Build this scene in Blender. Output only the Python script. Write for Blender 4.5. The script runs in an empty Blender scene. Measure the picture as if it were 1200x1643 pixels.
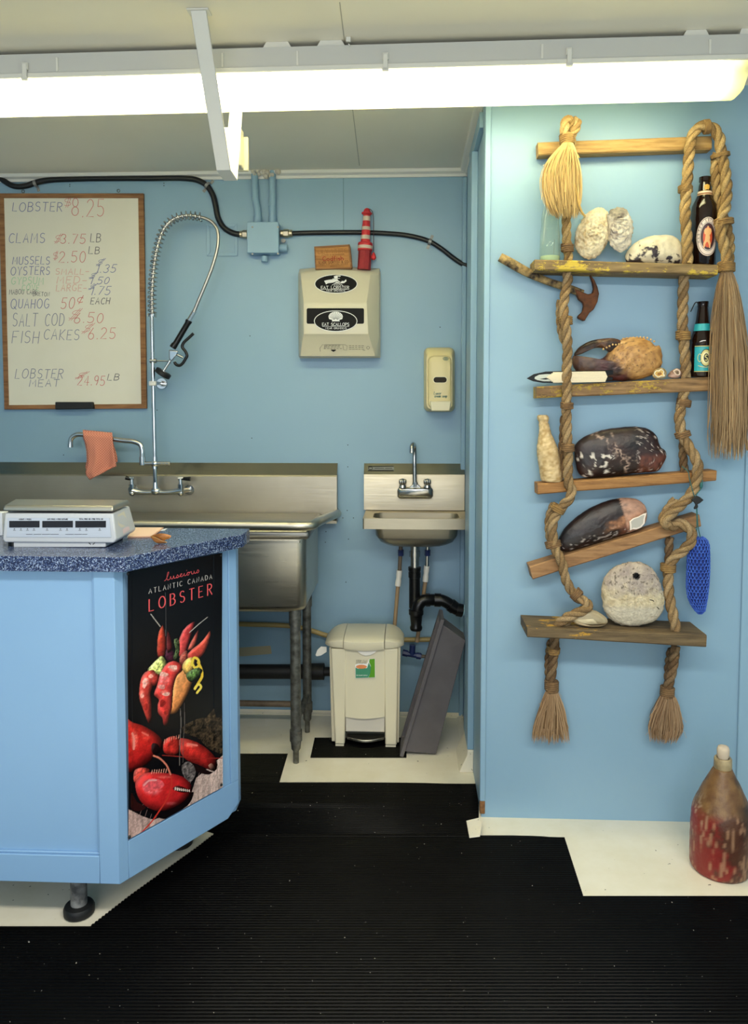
import bpy, math, random
import numpy as np
from mathutils import Vector, Matrix, noise as mnoise

scene = bpy.context.scene
COL = scene.collection
PI = math.pi
random.seed(11)

# ------------------------------------------------------------------ camera
F_PX, PX0, PY0, IMG_W, IMG_H = 1250.0, 600.0, 721.5, 1200.0, 1643.0
cam_data = bpy.data.cameras.new('camera')
cam = bpy.data.objects.new('camera', cam_data)
COL.objects.link(cam)
cam.location = (0, 0, 1.34)
cam.rotation_euler = (math.radians(90 - 3.5), 0, math.radians(2.52))
cam_data.sensor_fit = 'VERTICAL'
cam_data.sensor_height = 24
cam_data.lens = F_PX / IMG_H * 24
cam_data.shift_y = (PY0 - IMG_H / 2) / IMG_H
cam_data.clip_start = 0.05
scene.camera = cam

# ------------------------------------------------------------------ world, daylight, exposure
world = bpy.data.worlds.new('world')
scene.world = world
world.use_nodes = True
world.node_tree.nodes['Background'].inputs[0].default_value = (0.62, 0.75, 0.95, 1)
world.node_tree.nodes['Background'].inputs[1].default_value = 0.6

def area_light(name, loc, rot, sx, sy, power, color):
    d = bpy.data.lights.new(name, 'AREA')
    d.shape = 'RECTANGLE'; d.size = sx; d.size_y = sy
    d.energy = power; d.color = color
    o = bpy.data.objects.new(name, d)
    o.location = loc; o.rotation_euler = rot
    COL.objects.link(o)
    return o
# daylight falling in through the shop window and the doorway behind the photographer
area_light('window_daylight', (-0.55, -2.5, 1.4), (PI/2, 0, 0), 2.6, 1.3, 50, (0.95, 0.975, 1.0))
# unseen overhead light without a fixture, added to brighten floor and counter front
area_light('overhead_fill', (0.3, 0.45, 2.2), (0, 0, 0), 2.4, 0.25, 58, (1.0, 0.97, 0.86))
TUBE_STRENGTH = 24.0
scene.view_settings.view_transform = 'Standard'
scene.view_settings.look = 'None'
scene.view_settings.exposure = 0.08
scene.view_settings.gamma = 1.0
scene.view_settings.use_curve_mapping = False
scene.cycles.max_bounces = 8
scene.cycles.diffuse_bounces = 4
scene.cycles.transparent_max_bounces = 12
scene.cycles.sample_clamp_indirect = 6
scene.cycles.caustics_reflective = False
scene.cycles.caustics_refractive = False
scene.cycles.use_denoising = True

# ------------------------------------------------------------------ picture measurements -> metres
CAM_M = cam.rotation_euler.to_matrix()
CAM_P = Vector(cam.location)
def ray(px, py):
    return CAM_M @ Vector(((px - PX0) / F_PX, -(py - PY0) / F_PX, -1.0))
def A(px, py, Y):
    d = ray(px, py); return CAM_P + d * ((Y - CAM_P.y) / d.y)
def F(px, py, z=0.0):
    d = ray(px, py); return CAM_P + d * ((z - CAM_P.z) / d.z)
def AX(px, py, X):
    d = ray(px, py); return CAM_P + d * ((X - CAM_P.x) / d.x)
def mm(px, Y):
    return px * Y / F_PX

# ------------------------------------------------------------------ materials
def lin(c):
    c = c / 255.0
    return c / 12.92 if c <= 0.04045 else ((c + 0.055) / 1.055) ** 2.4
def C(r, g, b):
    return (lin(r), lin(g), lin(b), 1.0)

def soft(c, k=0.8):
    g = 0.3 * c[0] + 0.59 * c[1] + 0.11 * c[2]
    return (g + (c[0] - g) * k, g + (c[1] - g) * k, g + (c[2] - g) * k, 1)

class Nt:
    def __init__(s, name):
        s.m = bpy.data.materials.new(name); s.m.use_nodes = True
        s.t = s.m.node_tree; s.b = s.t.nodes['Principled BSDF']
        s.co = None
    def n(s, typ, **kw):
        nd = s.t.nodes.new(typ)
        for k, v in kw.items(): setattr(nd, k, v)
        return nd
    def l(s, a, b): s.t.links.new(a, b)
    def coord(s, scale=(1, 1, 1)):
        tc = s.n('ShaderNodeTexCoord'); mp = s.n('ShaderNodeMapping')
        mp.inputs['Scale'].default_value = scale
        s.l(tc.outputs['Object'], mp.inputs['Vector'])
        return mp.outputs['Vector']
    def noise(s, scale, detail=4, rough=0.55, stretch=(1, 1, 1)):
        nd = s.n('ShaderNodeTexNoise')
        nd.inputs['Scale'].default_value = scale; nd.inputs['Detail'].default_value = detail
        nd.inputs['Roughness'].default_value = rough
        s.l(s.coord(stretch), nd.inputs['Vector'])
        return nd.outputs['Fac']
    def ramp(s, fac, stops):
        r = s.n('ShaderNodeValToRGB')
        el = r.color_ramp.elements
        el[0].position, el[0].color = stops[0]
        el[1].position, el[1].color = stops[-1]
        for p, c in stops[1:-1]:
            e = el.new(p); e.color = c
        s.l(fac, r.inputs['Fac'])
        return r.outputs['Color']
    def mix(s, fac, a, b, mode='MIX'):
        m = s.n('ShaderNodeMix', data_type='RGBA', blend_type=mode)
        for sock, v in ((m.inputs['Factor'], fac), (m.inputs['A'], a), (m.inputs['B'], b)):
            pass
        for idx, v in ((0, fac), (6, a), (7, b)):
            if hasattr(v, 'links'): s.l(v, m.inputs[idx])
            else: m.inputs[idx].default_value = v
        return m.outputs[2]
    def bump(s, h, strength, dist=0.002):
        b = s.n('ShaderNodeBump'); b.inputs['Strength'].default_value = strength
        b.inputs['Distance'].default_value = dist
        s.l(h, b.inputs['Height']); s.l(b.outputs['Normal'], s.b.inputs['Normal'])
    def set(s, **kw):
        for k, v in kw.items():
            inp = s.b.inputs[k.replace('_', ' ')]
            if hasattr(v, 'links'): s.l(v, inp)
            else: inp.default_value = v
        return s

def plain(name, col, rough=0.5, metal=0.0, coat=0.0, var=None, vscale=6.0, bump=0.0, bscale=200.0, spec=0.5):
    t = Nt(name)
    t.set(Roughness=rough, Metallic=metal, Coat_Weight=coat)
    t.b.inputs['Specular IOR Level'].default_value = spec
    if var: t.set(Base_Color=t.ramp(t.noise(vscale), [(0.35, col), (0.7, var)]))
    else: t.set(Base_Color=col)
    if bump: t.bump(t.noise(bscale, 3), bump)
    return t.m

def vcolmat(name, rough=0.5, bump=0.0, bscale=150, coat=0.0, metal=0.0):
    t = Nt(name)
    a = t.n('ShaderNodeAttribute', attribute_name='Col')
    t.set(Base_Color=a.outputs['Color'], Roughness=rough, Coat_Weight=coat, Metallic=metal)
    if bump: t.bump(t.noise(bscale, 5, 0.65), bump, 0.003)
    return t.m

def wood(name, dark, mid, light, paint=None, axis='X', pscale=14, pcut=0.56, rough=0.75):
    dark, mid, light = soft(dark, .92), soft(mid, .92), soft(light, .92)
    t = Nt(name)
    st = {'X': (1.5, 16, 16), 'Y': (16, 1.5, 16), 'Z': (16, 16, 1.5)}[axis]
    g = t.noise(5.5, 8, 0.65, st)
    col = t.ramp(g, [(0.28, dark), (0.5, mid), (0.72, light)])
    big = t.noise(3.0, 3)
    col = t.mix(t.ramp(big, [(0.35, (0, 0, 0, 1)), (0.75, (0.35, 0.35, 0.35, 1))]), col, dark)
    if paint:
        p = t.noise(pscale, 8, 0.75, (1, 2, 2.2))
        zone = t.noise(4.0, 2, 0.5)
        m = t.n('ShaderNodeMath', operation='MULTIPLY_ADD'); m.inputs[1].default_value = 0.6
        t.l(zone, m.inputs[0]); 
        m2 = t.n('ShaderNodeMath', operation='MULTIPLY'); m2.inputs[1].default_value = 0.7
        t.l(p, m2.inputs[0]); t.l(m2.outputs[0], m.inputs[2])
        col = t.mix(t.ramp(m.outputs[0], [(pcut + 0.10, (0, 0, 0, 1)), (pcut + 0.125, (1, 1, 1, 1))]), col, paint)
    t.set(Base_Color=col, Roughness=rough)
    t.bump(g, 0.5, 0.003)
    return t.m

def steel(name, col, rough=0.28, streak=(1, 40, 40), var=0.12):
    t = Nt(name)
    g = t.noise(9, 4, 0.6, streak)
    sm = t.noise(2.2, 4, 0.6)
    t.set(Base_Color=t.ramp(sm, [(0.3, tuple(c * (1 - var * 1.6) for c in col[:3]) + (1,)), (0.7, col)]), Metallic=1.0,
          Roughness=t.ramp(g, [(0.3, (rough - .06,) * 3 + (1,)), (0.7, (rough + .1,) * 3 + (1,))]))
    t.bump(g, 0.08, 0.001)
    return t.m

M = {}
def paint_mat(name, base, dirty):
    t = Nt(name)
    n1 = t.noise(1.3, 5, 0.6)
    col = t.ramp(n1, [(0.3, base), (0.75, dirty)])
    t.set(Base_Color=col, Roughness=0.42)
    t.bump(t.noise(90, 3), 0.06, 0.002)
    return t.m
M['blue'] = paint_mat('blue_wall_paint', C(139, 172, 196), C(132, 166, 190))
M['blue_trim'] = paint_mat('blue_trim_paint', C(141, 174, 198), C(134, 168, 192))
M['blue_counter'] = paint_mat('blue_counter_paint', C(133, 172, 212), C(127, 166, 207))
M['white_ceiling'] = plain('ceiling_paint', C(242, 236, 220), 0.6, var=C(236, 229, 211), vscale=1.5)
M['white_trim'] = plain('white_trim_paint', C(225, 224, 218), 0.5)
t = Nt('cream_floor'); n1 = t.noise(5, 6, 0.65)
sp = t.noise(60, 2, 0.5)
fc = t.ramp(n1, [(0.3, C(240, 233, 216)), (0.75, C(226, 216, 190))])
fc = t.mix(t.ramp(sp, [(0.73, (0, 0, 0, 1)), (0.76, (1, 1, 1, 1))]), fc, C(90, 80, 66))
t.set(Base_Color=fc, Roughness=0.38); t.bump(n1, 0.05); M['floor'] = t.m
t = Nt('black_rubber'); n1 = t.noise(9, 5); n2 = t.noise(150, 2, 0.5)
fc = t.ramp(n1, [(0.35, C(5, 5, 6)), (0.75, C(9, 9, 10))])
fc = t.mix(t.ramp(n2, [(0.76, (0, 0, 0, 1)), (0.79, (1, 1, 1, 1))]), fc, C(190, 185, 175))
t.set(Base_Color=fc, Roughness=0.27); t.b.inputs['Specular IOR Level'].default_value = .045; M['rubber_mat'] = t.m
M['chrome'] = plain('chrome', (0.66, 0.66, 0.65, 1), 0.12, 1.0)
M['old_chrome'] = plain('worn_chrome', (0.55, 0.54, 0.52, 1), 0.22, 1.0, var=(0.4, 0.39, 0.36, 1), vscale=30)
M['steel'] = steel('brushed_steel', (0.56, 0.53, 0.45, 1), 0.33)
M['steel_warm'] = steel('worn_warm_steel', (0.50, 0.445, 0.335, 1), 0.42)
M['steel_lip'] = steel('splash_lip_steel', (0.46, 0.425, 0.34, 1), 0.17)
M['steel_big'] = steel('splashback_steel', (0.43, 0.39, 0.305, 1), 0.40)
M['window_dark'] = plain('dark_window', C(14, 13, 13), 0.45, spec=0.12)
M['steel_dark'] = steel('dull_steel', (0.40, 0.38, 0.34, 1), 0.38)
M['galv'] = plain('galvanised_pipe', (0.20, 0.20, 0.185, 1), 0.5, 0.7, var=(0.07, 0.07, 0.06, 1), vscale=45, bump=0.3)
M['black_plastic'] = plain('black_plastic', C(13, 13, 14), 0.28, spec=0.35)
M['black_matte'] = plain('black_matte', C(14, 14, 15), 0.55)
M['cable'] = plain('black_cable', C(17, 17, 19), 0.45)
M['white_plastic'] = plain('white_plastic', C(226, 224, 216), 0.35)
M['cream_plastic'] = plain('cream_plastic', C(222, 214, 180), 0.3)
M['dispenser'] = plain('putty_plastic', C(212, 204, 178), 0.3)
M['soap_cream'] = plain('yellowed_plastic', C(222, 206, 152), 0.3)
M['bin'] = plain('bin_plastic', C(222, 214, 188), 0.34)
M['grey_tub'] = plain('grey_tub_plastic', C(92, 88, 92), 0.5, var=C(82, 78, 82), vscale=12, bump=0.1, bscale=300)
M['board'] = plain('whiteboard_surface', C(236, 231, 214), 0.25, var=C(229, 223, 204), vscale=3)
M['oak'] = wood('oak_frame', C(110, 70, 35), C(146, 100, 58), C(170, 122, 76))
M['brass'] = plain('dull_brass', (0.55, 0.47, 0.33, 1), 0.35, 1.0)
M['white'] = plain('white_print', C(240, 240, 236), 0.5)
M['black'] = plain('black_print', C(10, 9, 11), 0.6, spec=0.2)

# ------------------------------------------------------------------ mesh building
class MB:
    def __init__(s): s.v = []; s.f = []; s.c = []; s.cc = (1, 1, 1, 1); s.usec = False
    def color(s, c): s.cc = c; s.usec = True; return s
    def _add(s, vs, fs):
        o = len(s.v)
        s.v.extend([tuple(p) for p in vs]); s.c.extend([s.cc] * len(vs))
        s.f.extend([tuple(i + o for i in f) for f in fs]); return s
    def box(s, c, size, rot=None):
        hx, hy, hz = (q / 2 for q in size)
        p = [Vector((x, y, z)) for x in (-hx, hx) for y in (-hy, hy) for z in (-hz, hz)]
        if rot is not None: p = [rot @ q for q in p]
        c = Vector(c)
        return s._add([q + c for q in p], [(0, 1, 3, 2), (4, 6, 7, 5), (0, 4, 5, 1), (2, 3, 7, 6), (0, 2, 6, 4), (1, 5, 7, 3)])
    def bb(s, lo, hi):
        return s.box([(a + b) / 2 for a, b in zip(lo, hi)], [b - a for a, b in zip(lo, hi)])
    def hexa(s, a, b):
        """two quads (same winding order) joined into a solid"""
        return s._add(list(a) + list(b), [(0, 1, 2, 3), (7, 6, 5, 4), (0, 4, 5, 1), (1, 5, 6, 2), (2, 6, 7, 3), (3, 7, 4, 0)])
    def prism(s, poly, off):
        n = len(poly); off = Vector(off)
        a = [Vector(p) for p in poly]; b = [p + off for p in a]
        return s._add(a + b, [tuple(range(n)), tuple(range(2 * n - 1, n - 1, -1))] + [(i, i + n, (i + 1) % n + n, (i + 1) % n) for i in range(n)])
    def loft(s, rings, closed=True, cap=True):
        n = len(rings[0]); vs = [p for r in rings for p in r]; fs = []
        for k in range(len(rings) - 1):
            for i in range(n if closed else n - 1):
                j = (i + 1) % n
                fs.append((k * n + i, k * n + j, (k + 1) * n + j, (k + 1) * n + i))
        if cap:
            fs.append(tuple(range(n - 1, -1, -1))); fs.append(tuple((len(rings) - 1) * n + i for i in range(n)))
        return s._add(vs, fs)
    def tube(s, pts, r, n=10, cap=True, closed=False):
        pts = [Vector(p) for p in pts]
        rs = r if isinstance(r, (list, tuple)) else [r] * len(pts)
        fr = frames(pts, closed)
        rings = []
        for p, (T, N, B), rr in zip(pts, fr, rs):
            rings.append([p + (N * math.cos(2 * PI * i / n) + B * math.sin(2 * PI * i / n)) * rr for i in range(n)])
        if closed: rings.append(rings[0]); cap = False
        return s.loft(rings, True, cap)
    def cyl(s, a, b, r, r2=None, n=16):
        return s.tube([a, b], [r, r if r2 is None else r2], n)
    def lathe(s, base, prof, n=24, axis=(0, 0, 1), sx=1.0, sy=1.0):
        ax = Vector(axis).normalized(); base = Vector(base)
        u = ax.orthogonal().normalized() if abs(ax.z) < 0.999 else Vector((1, 0, 0)); w = ax.cross(u)
        rings = [[base + ax * h + (u * math.cos(2 * PI * i / n) * sx + w * math.sin(2 * PI * i / n) * sy) * max(r, 1e-5) for i in range(n)] for r, h in prof]
        return s.loft(rings)
    def ball(s, c, r, n=12, m=8):
        c = Vector(c); r = Vector(r) if not isinstance(r, (int, float)) else Vector((r, r, r))
        return s.loft([[c + Vector((r.x * math.sin(PI * k / m) * math.cos(2 * PI * i / n), r.y * math.sin(PI * k / m) * math.sin(2 * PI * i / n), -r.z * math.cos(PI * k / m))) for i in range(n)] for k in ([0.02] + list(range(1, m)) + [m - 0.02])])
    def build(s, name, mat, parent=None, smooth=None, bevel=0.0, seg=2, label=None, stuff=False, loc=None):
        me = bpy.data.meshes.new(name)
        me.from_pydata(s.v, [], s.f)
        if s.usec:
            ca = me.color_attributes.new('Col', 'FLOAT_COLOR', 'POINT')
            ca.data.foreach_set('color', np.array(s.c, dtype=np.float32).ravel())
        me.materials.append(M[mat] if isinstance(mat, str) else mat)
        o = bpy.data.objects.new(name, me)
        COL.objects.link(o)
        if smooth is not None:
            me.shade_smooth(); me.set_sharp_from_angle(angle=math.radians(smooth))
        if bevel:
            b = o.modifiers.new('bevel', 'BEVEL'); b.width = bevel; b.segments = seg; b.limit_method = 'ANGLE'; b.angle_limit = math.radians(35)
            me.shade_smooth(); me.set_sharp_from_angle(angle=math.radians(50))
        if parent is not None:
            o.parent = parent
            root = parent
            while root.parent is not None: root = root.parent
            me.transform(Matrix.Translation(-Vector(root.location))); me.update()
        fix_normals(me)
        if label: o['label'] = label
        if stuff: o['kind'] = 'stuff'
        return o

def fix_normals(me):
    import bmesh
    bm = bmesh.new(); bm.from_mesh(me)
    bmesh.ops.recalc_face_normals(bm, faces=bm.faces)
    bm.to_mesh(me); bm.free()

def frames(pts, closed=False):
    n = len(pts); out = []
    T0 = None
    for i in range(n):
        a = pts[i - 1] if (i > 0 or closed) else pts[i]
        b = pts[(i + 1) % n] if (i < n - 1 or closed) else pts[i]
        T = (b - a)
        T = T.normalized() if T.length > 1e-9 else Vector((0, 0, 1))
        if T0 is None:
            N = T.orthogonal().normalized()
        else:
            N = N - T * N.dot(T)
            N = N.normalized() if N.length > 1e-6 else T.orthogonal().normalized()
        T0 = T
        out.append((T, N, T.cross(N)))
    return out

def spline(pts, ds=0.01, closed=False):
    """Catmull-Rom through the points, resampled at about ds"""
    P = [Vector(p) for p in pts]; n = len(P); dense = []
    segs = n if closed else n - 1
    for i in range(segs):
        p0 = P[i - 1] if (i > 0 or closed) else P[0] * 2 - P[1]
        p1 = P[i]; p2 = P[(i + 1) % n]
        p3 = P[(i + 2) % n] if (i + 2 < n or closed) else P[-1] * 2 - P[-2]
        d1 = max((p1 - p0).length, 1e-6) ** .5; d2 = max((p2 - p1).length, 1e-6) ** .5; d3 = max((p3 - p2).length, 1e-6) ** .5
        for k in range(16):
            u = k / 16
            t0, t1, t2, t3 = 0, d1, d1 + d2, d1 + d2 + d3
            t = t1 + (t2 - t1) * u
            A1 = p0 * ((t1 - t) / (t1 - t0)) + p1 * ((t - t0) / (t1 - t0))
            A2 = p1 * ((t2 - t) / (t2 - t1)) + p2 * ((t - t1) / (t2 - t1))
            A3 = p2 * ((t3 - t) / (t3 - t2)) + p3 * ((t - t2) / (t3 - t2))
            B1 = A1 * ((t2 - t) / (t2 - t0)) + A2 * ((t - t0) / (t2 - t0))
            B2 = A2 * ((t3 - t) / (t3 - t1)) + A3 * ((t - t1) / (t3 - t1))
            dense.append(B1 * ((t2 - t) / (t2 - t1)) + B2 * ((t - t1) / (t2 - t1)))
    if not closed: dense.append(P[-1])
    else: dense.append(dense[0])
    L = [0]
    for a, b in zip(dense, dense[1:]): L.append(L[-1] + (b - a).length)
    m = max(2, int(round(L[-1] / ds)))
    out = []; j = 0
    for k in range(m + (0 if closed else 1)):
        s_ = L[-1] * k / m
        while j < len(L) - 2 and L[j + 1] < s_: j += 1
        q = (s_ - L[j]) / max(L[j + 1] - L[j], 1e-9)
        out.append(dense[j].lerp(dense[j + 1], q))
    return out

def thing(name, label, cat, loc=(0, 0, 0), group=None):
    o = bpy.data.objects.new(name, None); COL.objects.link(o)
    o.empty_display_size = 0.05
    o.location = loc; o['label'] = label; o['category'] = cat
    if group: o['group'] = group
    return o
def tag(o, label, cat, group=None):
    o['label'] = label; o['category'] = cat
    if group: o['group'] = group
    return o
def struct(o):
    o['kind'] = 'structure'; return o

# ------------------------------------------------------------------ stroke lettering
def arc(cx, cy, rx, ry, a0, a1, n=8):
    return [(cx + rx * math.cos(math.radians(a0 + (a1 - a0) * i / n)), cy + ry * math.sin(math.radians(a0 + (a1 - a0) * i / n))) for i in range(n + 1)]
G = {
 'A': [[(0, 0), (.3, 1), (.6, 0)], [(.12, .36), (.48, .36)]],
 'B': [[(0, 0), (0, 1)], [(0, 1)] + arc(.24, .77, .26, .23, 90, -90) + [(0, .54)], [(0, .54)] + arc(.26, .27, .3, .27, 90, -90) + [(0, 0)]],
 'C': [arc(.34, .5, .34, .5, 50, 310, 12)],
 'D': [[(0, 0), (0, 1)], [(0, 1)] + arc(.18, .5, .42, .5, 90, -90, 10) + [(0, 0)]],
 'E': [[(.5, 1), (0, 1), (0, 0), (.52, 0)], [(0, .52), (.4, .52)]],
 'F': [[(.55, 1), (0, 1), (0, 0)], [(0, .52), (.4, .52)]],
 'G': [arc(.34, .5, .34, .5, 50, 330, 12) + [(.64, .42), (.4, .42)]],
 'H': [[(0, 0), (0, 1)], [(.55, 0), (.55, 1)], [(0, .5), (.55, .5)]],
 'I': [[(.08, 0), (.08, 1)]],
 'K': [[(0, 0), (0, 1)], [(.5, 1), (0, .45), (.52, 0)]],
 'L': [[(0, 1), (0, 0), (.5, 0)]],
 'M': [[(0, 0), (.06, 1), (.36, .35), (.64, 1), (.72, 0)]],
 'N': [[(0, 0), (0, 1), (.55, 0), (.55, 1)]],
 'O': [arc(.36, .5, .36, .5, 90, 450, 16)],
 'P': [[(0, 0), (0, 1)], [(0, 1)] + arc(.24, .74, .28, .26, 90, -90) + [(0, .48)]],
 'Q': [arc(.36, .5, .36, .5, 90, 450, 16), [(.42, .22), (.74, -.06)]],
 'R': [[(0, 0), (0, 1)], [(0, 1)] + arc(.24, .76, .28, .24, 90, -90) + [(0, .52)], [(.2, .52), (.56, 0)]],
 'S': [arc(.26, .76, .25, .24, 40, 270, 9) + arc(.26, .26, .27, .26, 90, -140, 9)],
 'T': [[(0, 1), (.6, 1)], [(.3, 1), (.3, 0)]],
 'U': [[(0, 1), (0, .28)] + arc(.28, .28, .28, .28, 180, 360) + [(.56, 1)]],
 'V': [[(0, 1), (.3, 0), (.6, 1)]],
 'W': [[(0, 1), (.2, 0), (.4, .8), (.6, 0), (.8, 1)]],
 'X': [[(0, 1), (.55, 0)], [(.55, 1), (0, 0)]],
 'Y': [[(0, 1), (.28, .5), (.56, 1)], [(.28, .5), (.28, 0)]],
 '0': [arc(.27, .5, .27, .5, 90, 450, 14)],
 '1': [[(.1, .8), (.24, 1), (.24, 0)]],
 '2': [arc(.26, .73, .25, .27, 160, -30, 8) + [(0, 0), (.55, 0)]],
 '3': [arc(.24, .75, .25, .25, 150, -80, 8) + arc(.24, .25, .28, .26, 85, -150, 9)],
 '4': [[(.4, 0), (.4, 1), (0, .32), (.56, .32)]],
 '5': [[(.5, 1), (.08, 1), (.04, .56)] + arc(.24, .3, .29, .3, 120, -140, 9)],
 '6': [[(.42, 1), (.1, .5)] + arc(.27, .27, .25, .27, 150, 510, 12)],
 '7': [[(0, 1), (.52, 1), (.18, 0)]],
 '8': [arc(.26, .75, .22, .25, 270, -90, 12), arc(.26, .25, .27, .25, 90, 450, 12)],
 '9': [arc(.27, .72, .24, .28, 0, 360, 12) + [(.46, .3), (.34, 0)]],
 '.': [[(.04, 0), (.08, .05)]], '-': [[(0, .45), (.45, .45)]], ',': [[(.06, .05), (0, -.15)]], "'": [[(.04, 1), (.02, .8)]],
 '$': [arc(.26, .7, .22, .2, 40, 270, 8) + arc(.26, .3, .24, .2, 90, -140, 8), [(.2, -.08), (.3, 1.08)], [(.32, -.08), (.42, 1.08)]],
 '\u00a2': [arc(.3, .42, .24, .3, 50, 310, 9), [(.2, -.05), (.42, .95)]],
 '&': [[(.55, 0), (.12, .75)] + arc(.26, .8, .16, .2, 200, -20, 6) + [(.05, .3)] + arc(.22, .2, .2, .2, 180, 350, 6)],
 '/': [[(0, 0), (.35, 1)]], '(': [arc(.3, .5, .25, .6, 120, 240, 6)], ')': [arc(-.02, .5, .25, .6, 60, -60, 6)],
 'a': [arc(.24, .27, .23, .27, 30, 390, 10), [(.47, .54), (.47, 0)]],
 'c': [arc(.25, .27, .24, .27, 50, 310, 9)], 'd': [arc(.24, .27, .23, .27, 0, 360, 10), [(.47, 1), (.47, 0)]],
 'e': [[(.02, .28), (.48, .28)] + arc(.25, .27, .24, .27, 10, 310, 10)], 'f': [[(.36, .95), (.22, 1), (.14, .85), (.14, 0)], [(0, .55), (.32, .55)]],
 'h': [[(0, 0), (0, 1)], [(0, .35)] + arc(.2, .33, .2, .21, 150, 0, 6) + [(.4, 0)]], 'i': [[(.06, 0), (.06, .54)], [(.06, .72), (.08, .78)]],
 'l': [[(.06, 0), (.06, 1)]], 'm': [[(0, 0), (0, .54)], [(0, .35)] + arc(.16, .36, .16, .18, 150, 0, 5) + [(.32, 0)], [(.32, .35)] + arc(.48, .36, .16, .18, 150, 0, 5) + [(.64, 0)]],
 'n': [[(0, 0), (0, .54)], [(0, .35)] + arc(.2, .33, .2, .21, 150, 0, 6) + [(.4, 0)]],
 'o': [arc(.25, .27, .25, .27, 90, 450, 12)], 'p': [[(0, .54), (0, -.3)], arc(.24, .27, .23, .27, 180, 540, 10)],
 'r': [[(0, 0), (0, .54)], [(0, .34), (.14, .5), (.3, .52)]], 's': [arc(.18, .41, .16, .13, 40, 270, 6) + arc(.18, .14, .18, .14, 90, -140, 6)],
 't': [[(.15, .85), (.15, .1), (.28, 0)], [(0, .55), (.3, .55)]], 'u': [[(0, .54), (0, .2)] + arc(.2, .2, .2, .2, 180, 360, 6) + [(.4, .54), (.4, 0)]],
 'x': [[(0, .54), (.36, 0)], [(.36, .54), (0, 0)]], 'y': [[(0, .54), (.2, .05)], [(.4, .54), (.1, -.3)]],
}
def glyph_w(ch):
    if ch == ' ': return 0.42
    return max(p[0] for st in G[ch] for p in st)
def text_strokes(txt, gap=0.22, slant=0.0, jit=0.0):
    """strokes in a frame of height 1; returns (strokes, total width)"""
    x = 0; out = []
    for ch in txt:
        if ch == ' ': x += 0.42 + gap; continue
        dy = random.uniform(-jit, jit); sc = 1 + random.uniform(-jit, jit)
        for st in G[ch]:
            out.append([(x + px * sc + slant * py, py * sc + dy) for px, py in st])
        x += glyph_w(ch) * sc + gap
    return out, max(x - gap, 0.01)
def ribbons(mb, strokes, put, w, thick=None, serif=0.0):
    """flat ribbons; put(x,y)->Vector, w = stroke width in the same flat frame as x,y"""
    for st in strokes:
        pts = [Vector((p[0], p[1], 0)) for p in st]
        n = len(pts); L = []; R = []
        for i in range(n):
            a = pts[max(i - 1, 0)]; b = pts[min(i + 1, n - 1)]
            d = b - a
            d = d.normalized() if d.length > 1e-9 else Vector((1, 0, 0))
            ww = w
            if thick: ww = w * (thick + (1 - thick) * abs(d.y))
            k = Vector((-d.y, d.x, 0)) * ww / 2
            e = d * (ww * 0.35 if i in (0, n - 1) else 0) * (-1 if i == 0 else 1)
            L.append(pts[i] + k + e); R.append(pts[i] - k + e)
        vs = [put(p.x, p.y) for p in L] + [put(p.x, p.y) for p in R]
        mb._add(vs, [(i, i + 1, n + i + 1, n + i) for i in range(n - 1)])
        if serif:
            for i, j in ((0, 1), (n - 1, n - 2)):
                d = (pts[i] - pts[j])
                if d.length > 1e-6 and abs(d.normalized().y) > 0.75 and n < 7:
                    p = pts[i]; q = serif
                    vs = [put(p.x - q, p.y - .02), put(p.x + q, p.y - .02), put(p.x + q, p.y + .02), put(p.x - q, p.y + .02)]
                    mb._add(vs, [(0, 1, 2, 3)])
    return mb
def text_between(mb, txt, put01, h_over_w, w=0.12, gap=0.22, slant=0.0, jit=0.0, thick=None, serif=0.0):
    """fit text into the unit square of put01(u,v); h_over_w = real height / real width of that square"""
    st, tw = text_strokes(txt, gap, slant, jit)
    sx = 1.0 / tw
    kx = (1 / h_over_w) / tw          # how many real heights one text unit is wide
    st2 = [[(p[0] * kx, p[1]) for p in s] for s in st]      # isotropic frame (height 1)
    return ribbons(mb, st2, lambda x, y: put01(x * h_over_w, y), w, thick, serif)

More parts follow.
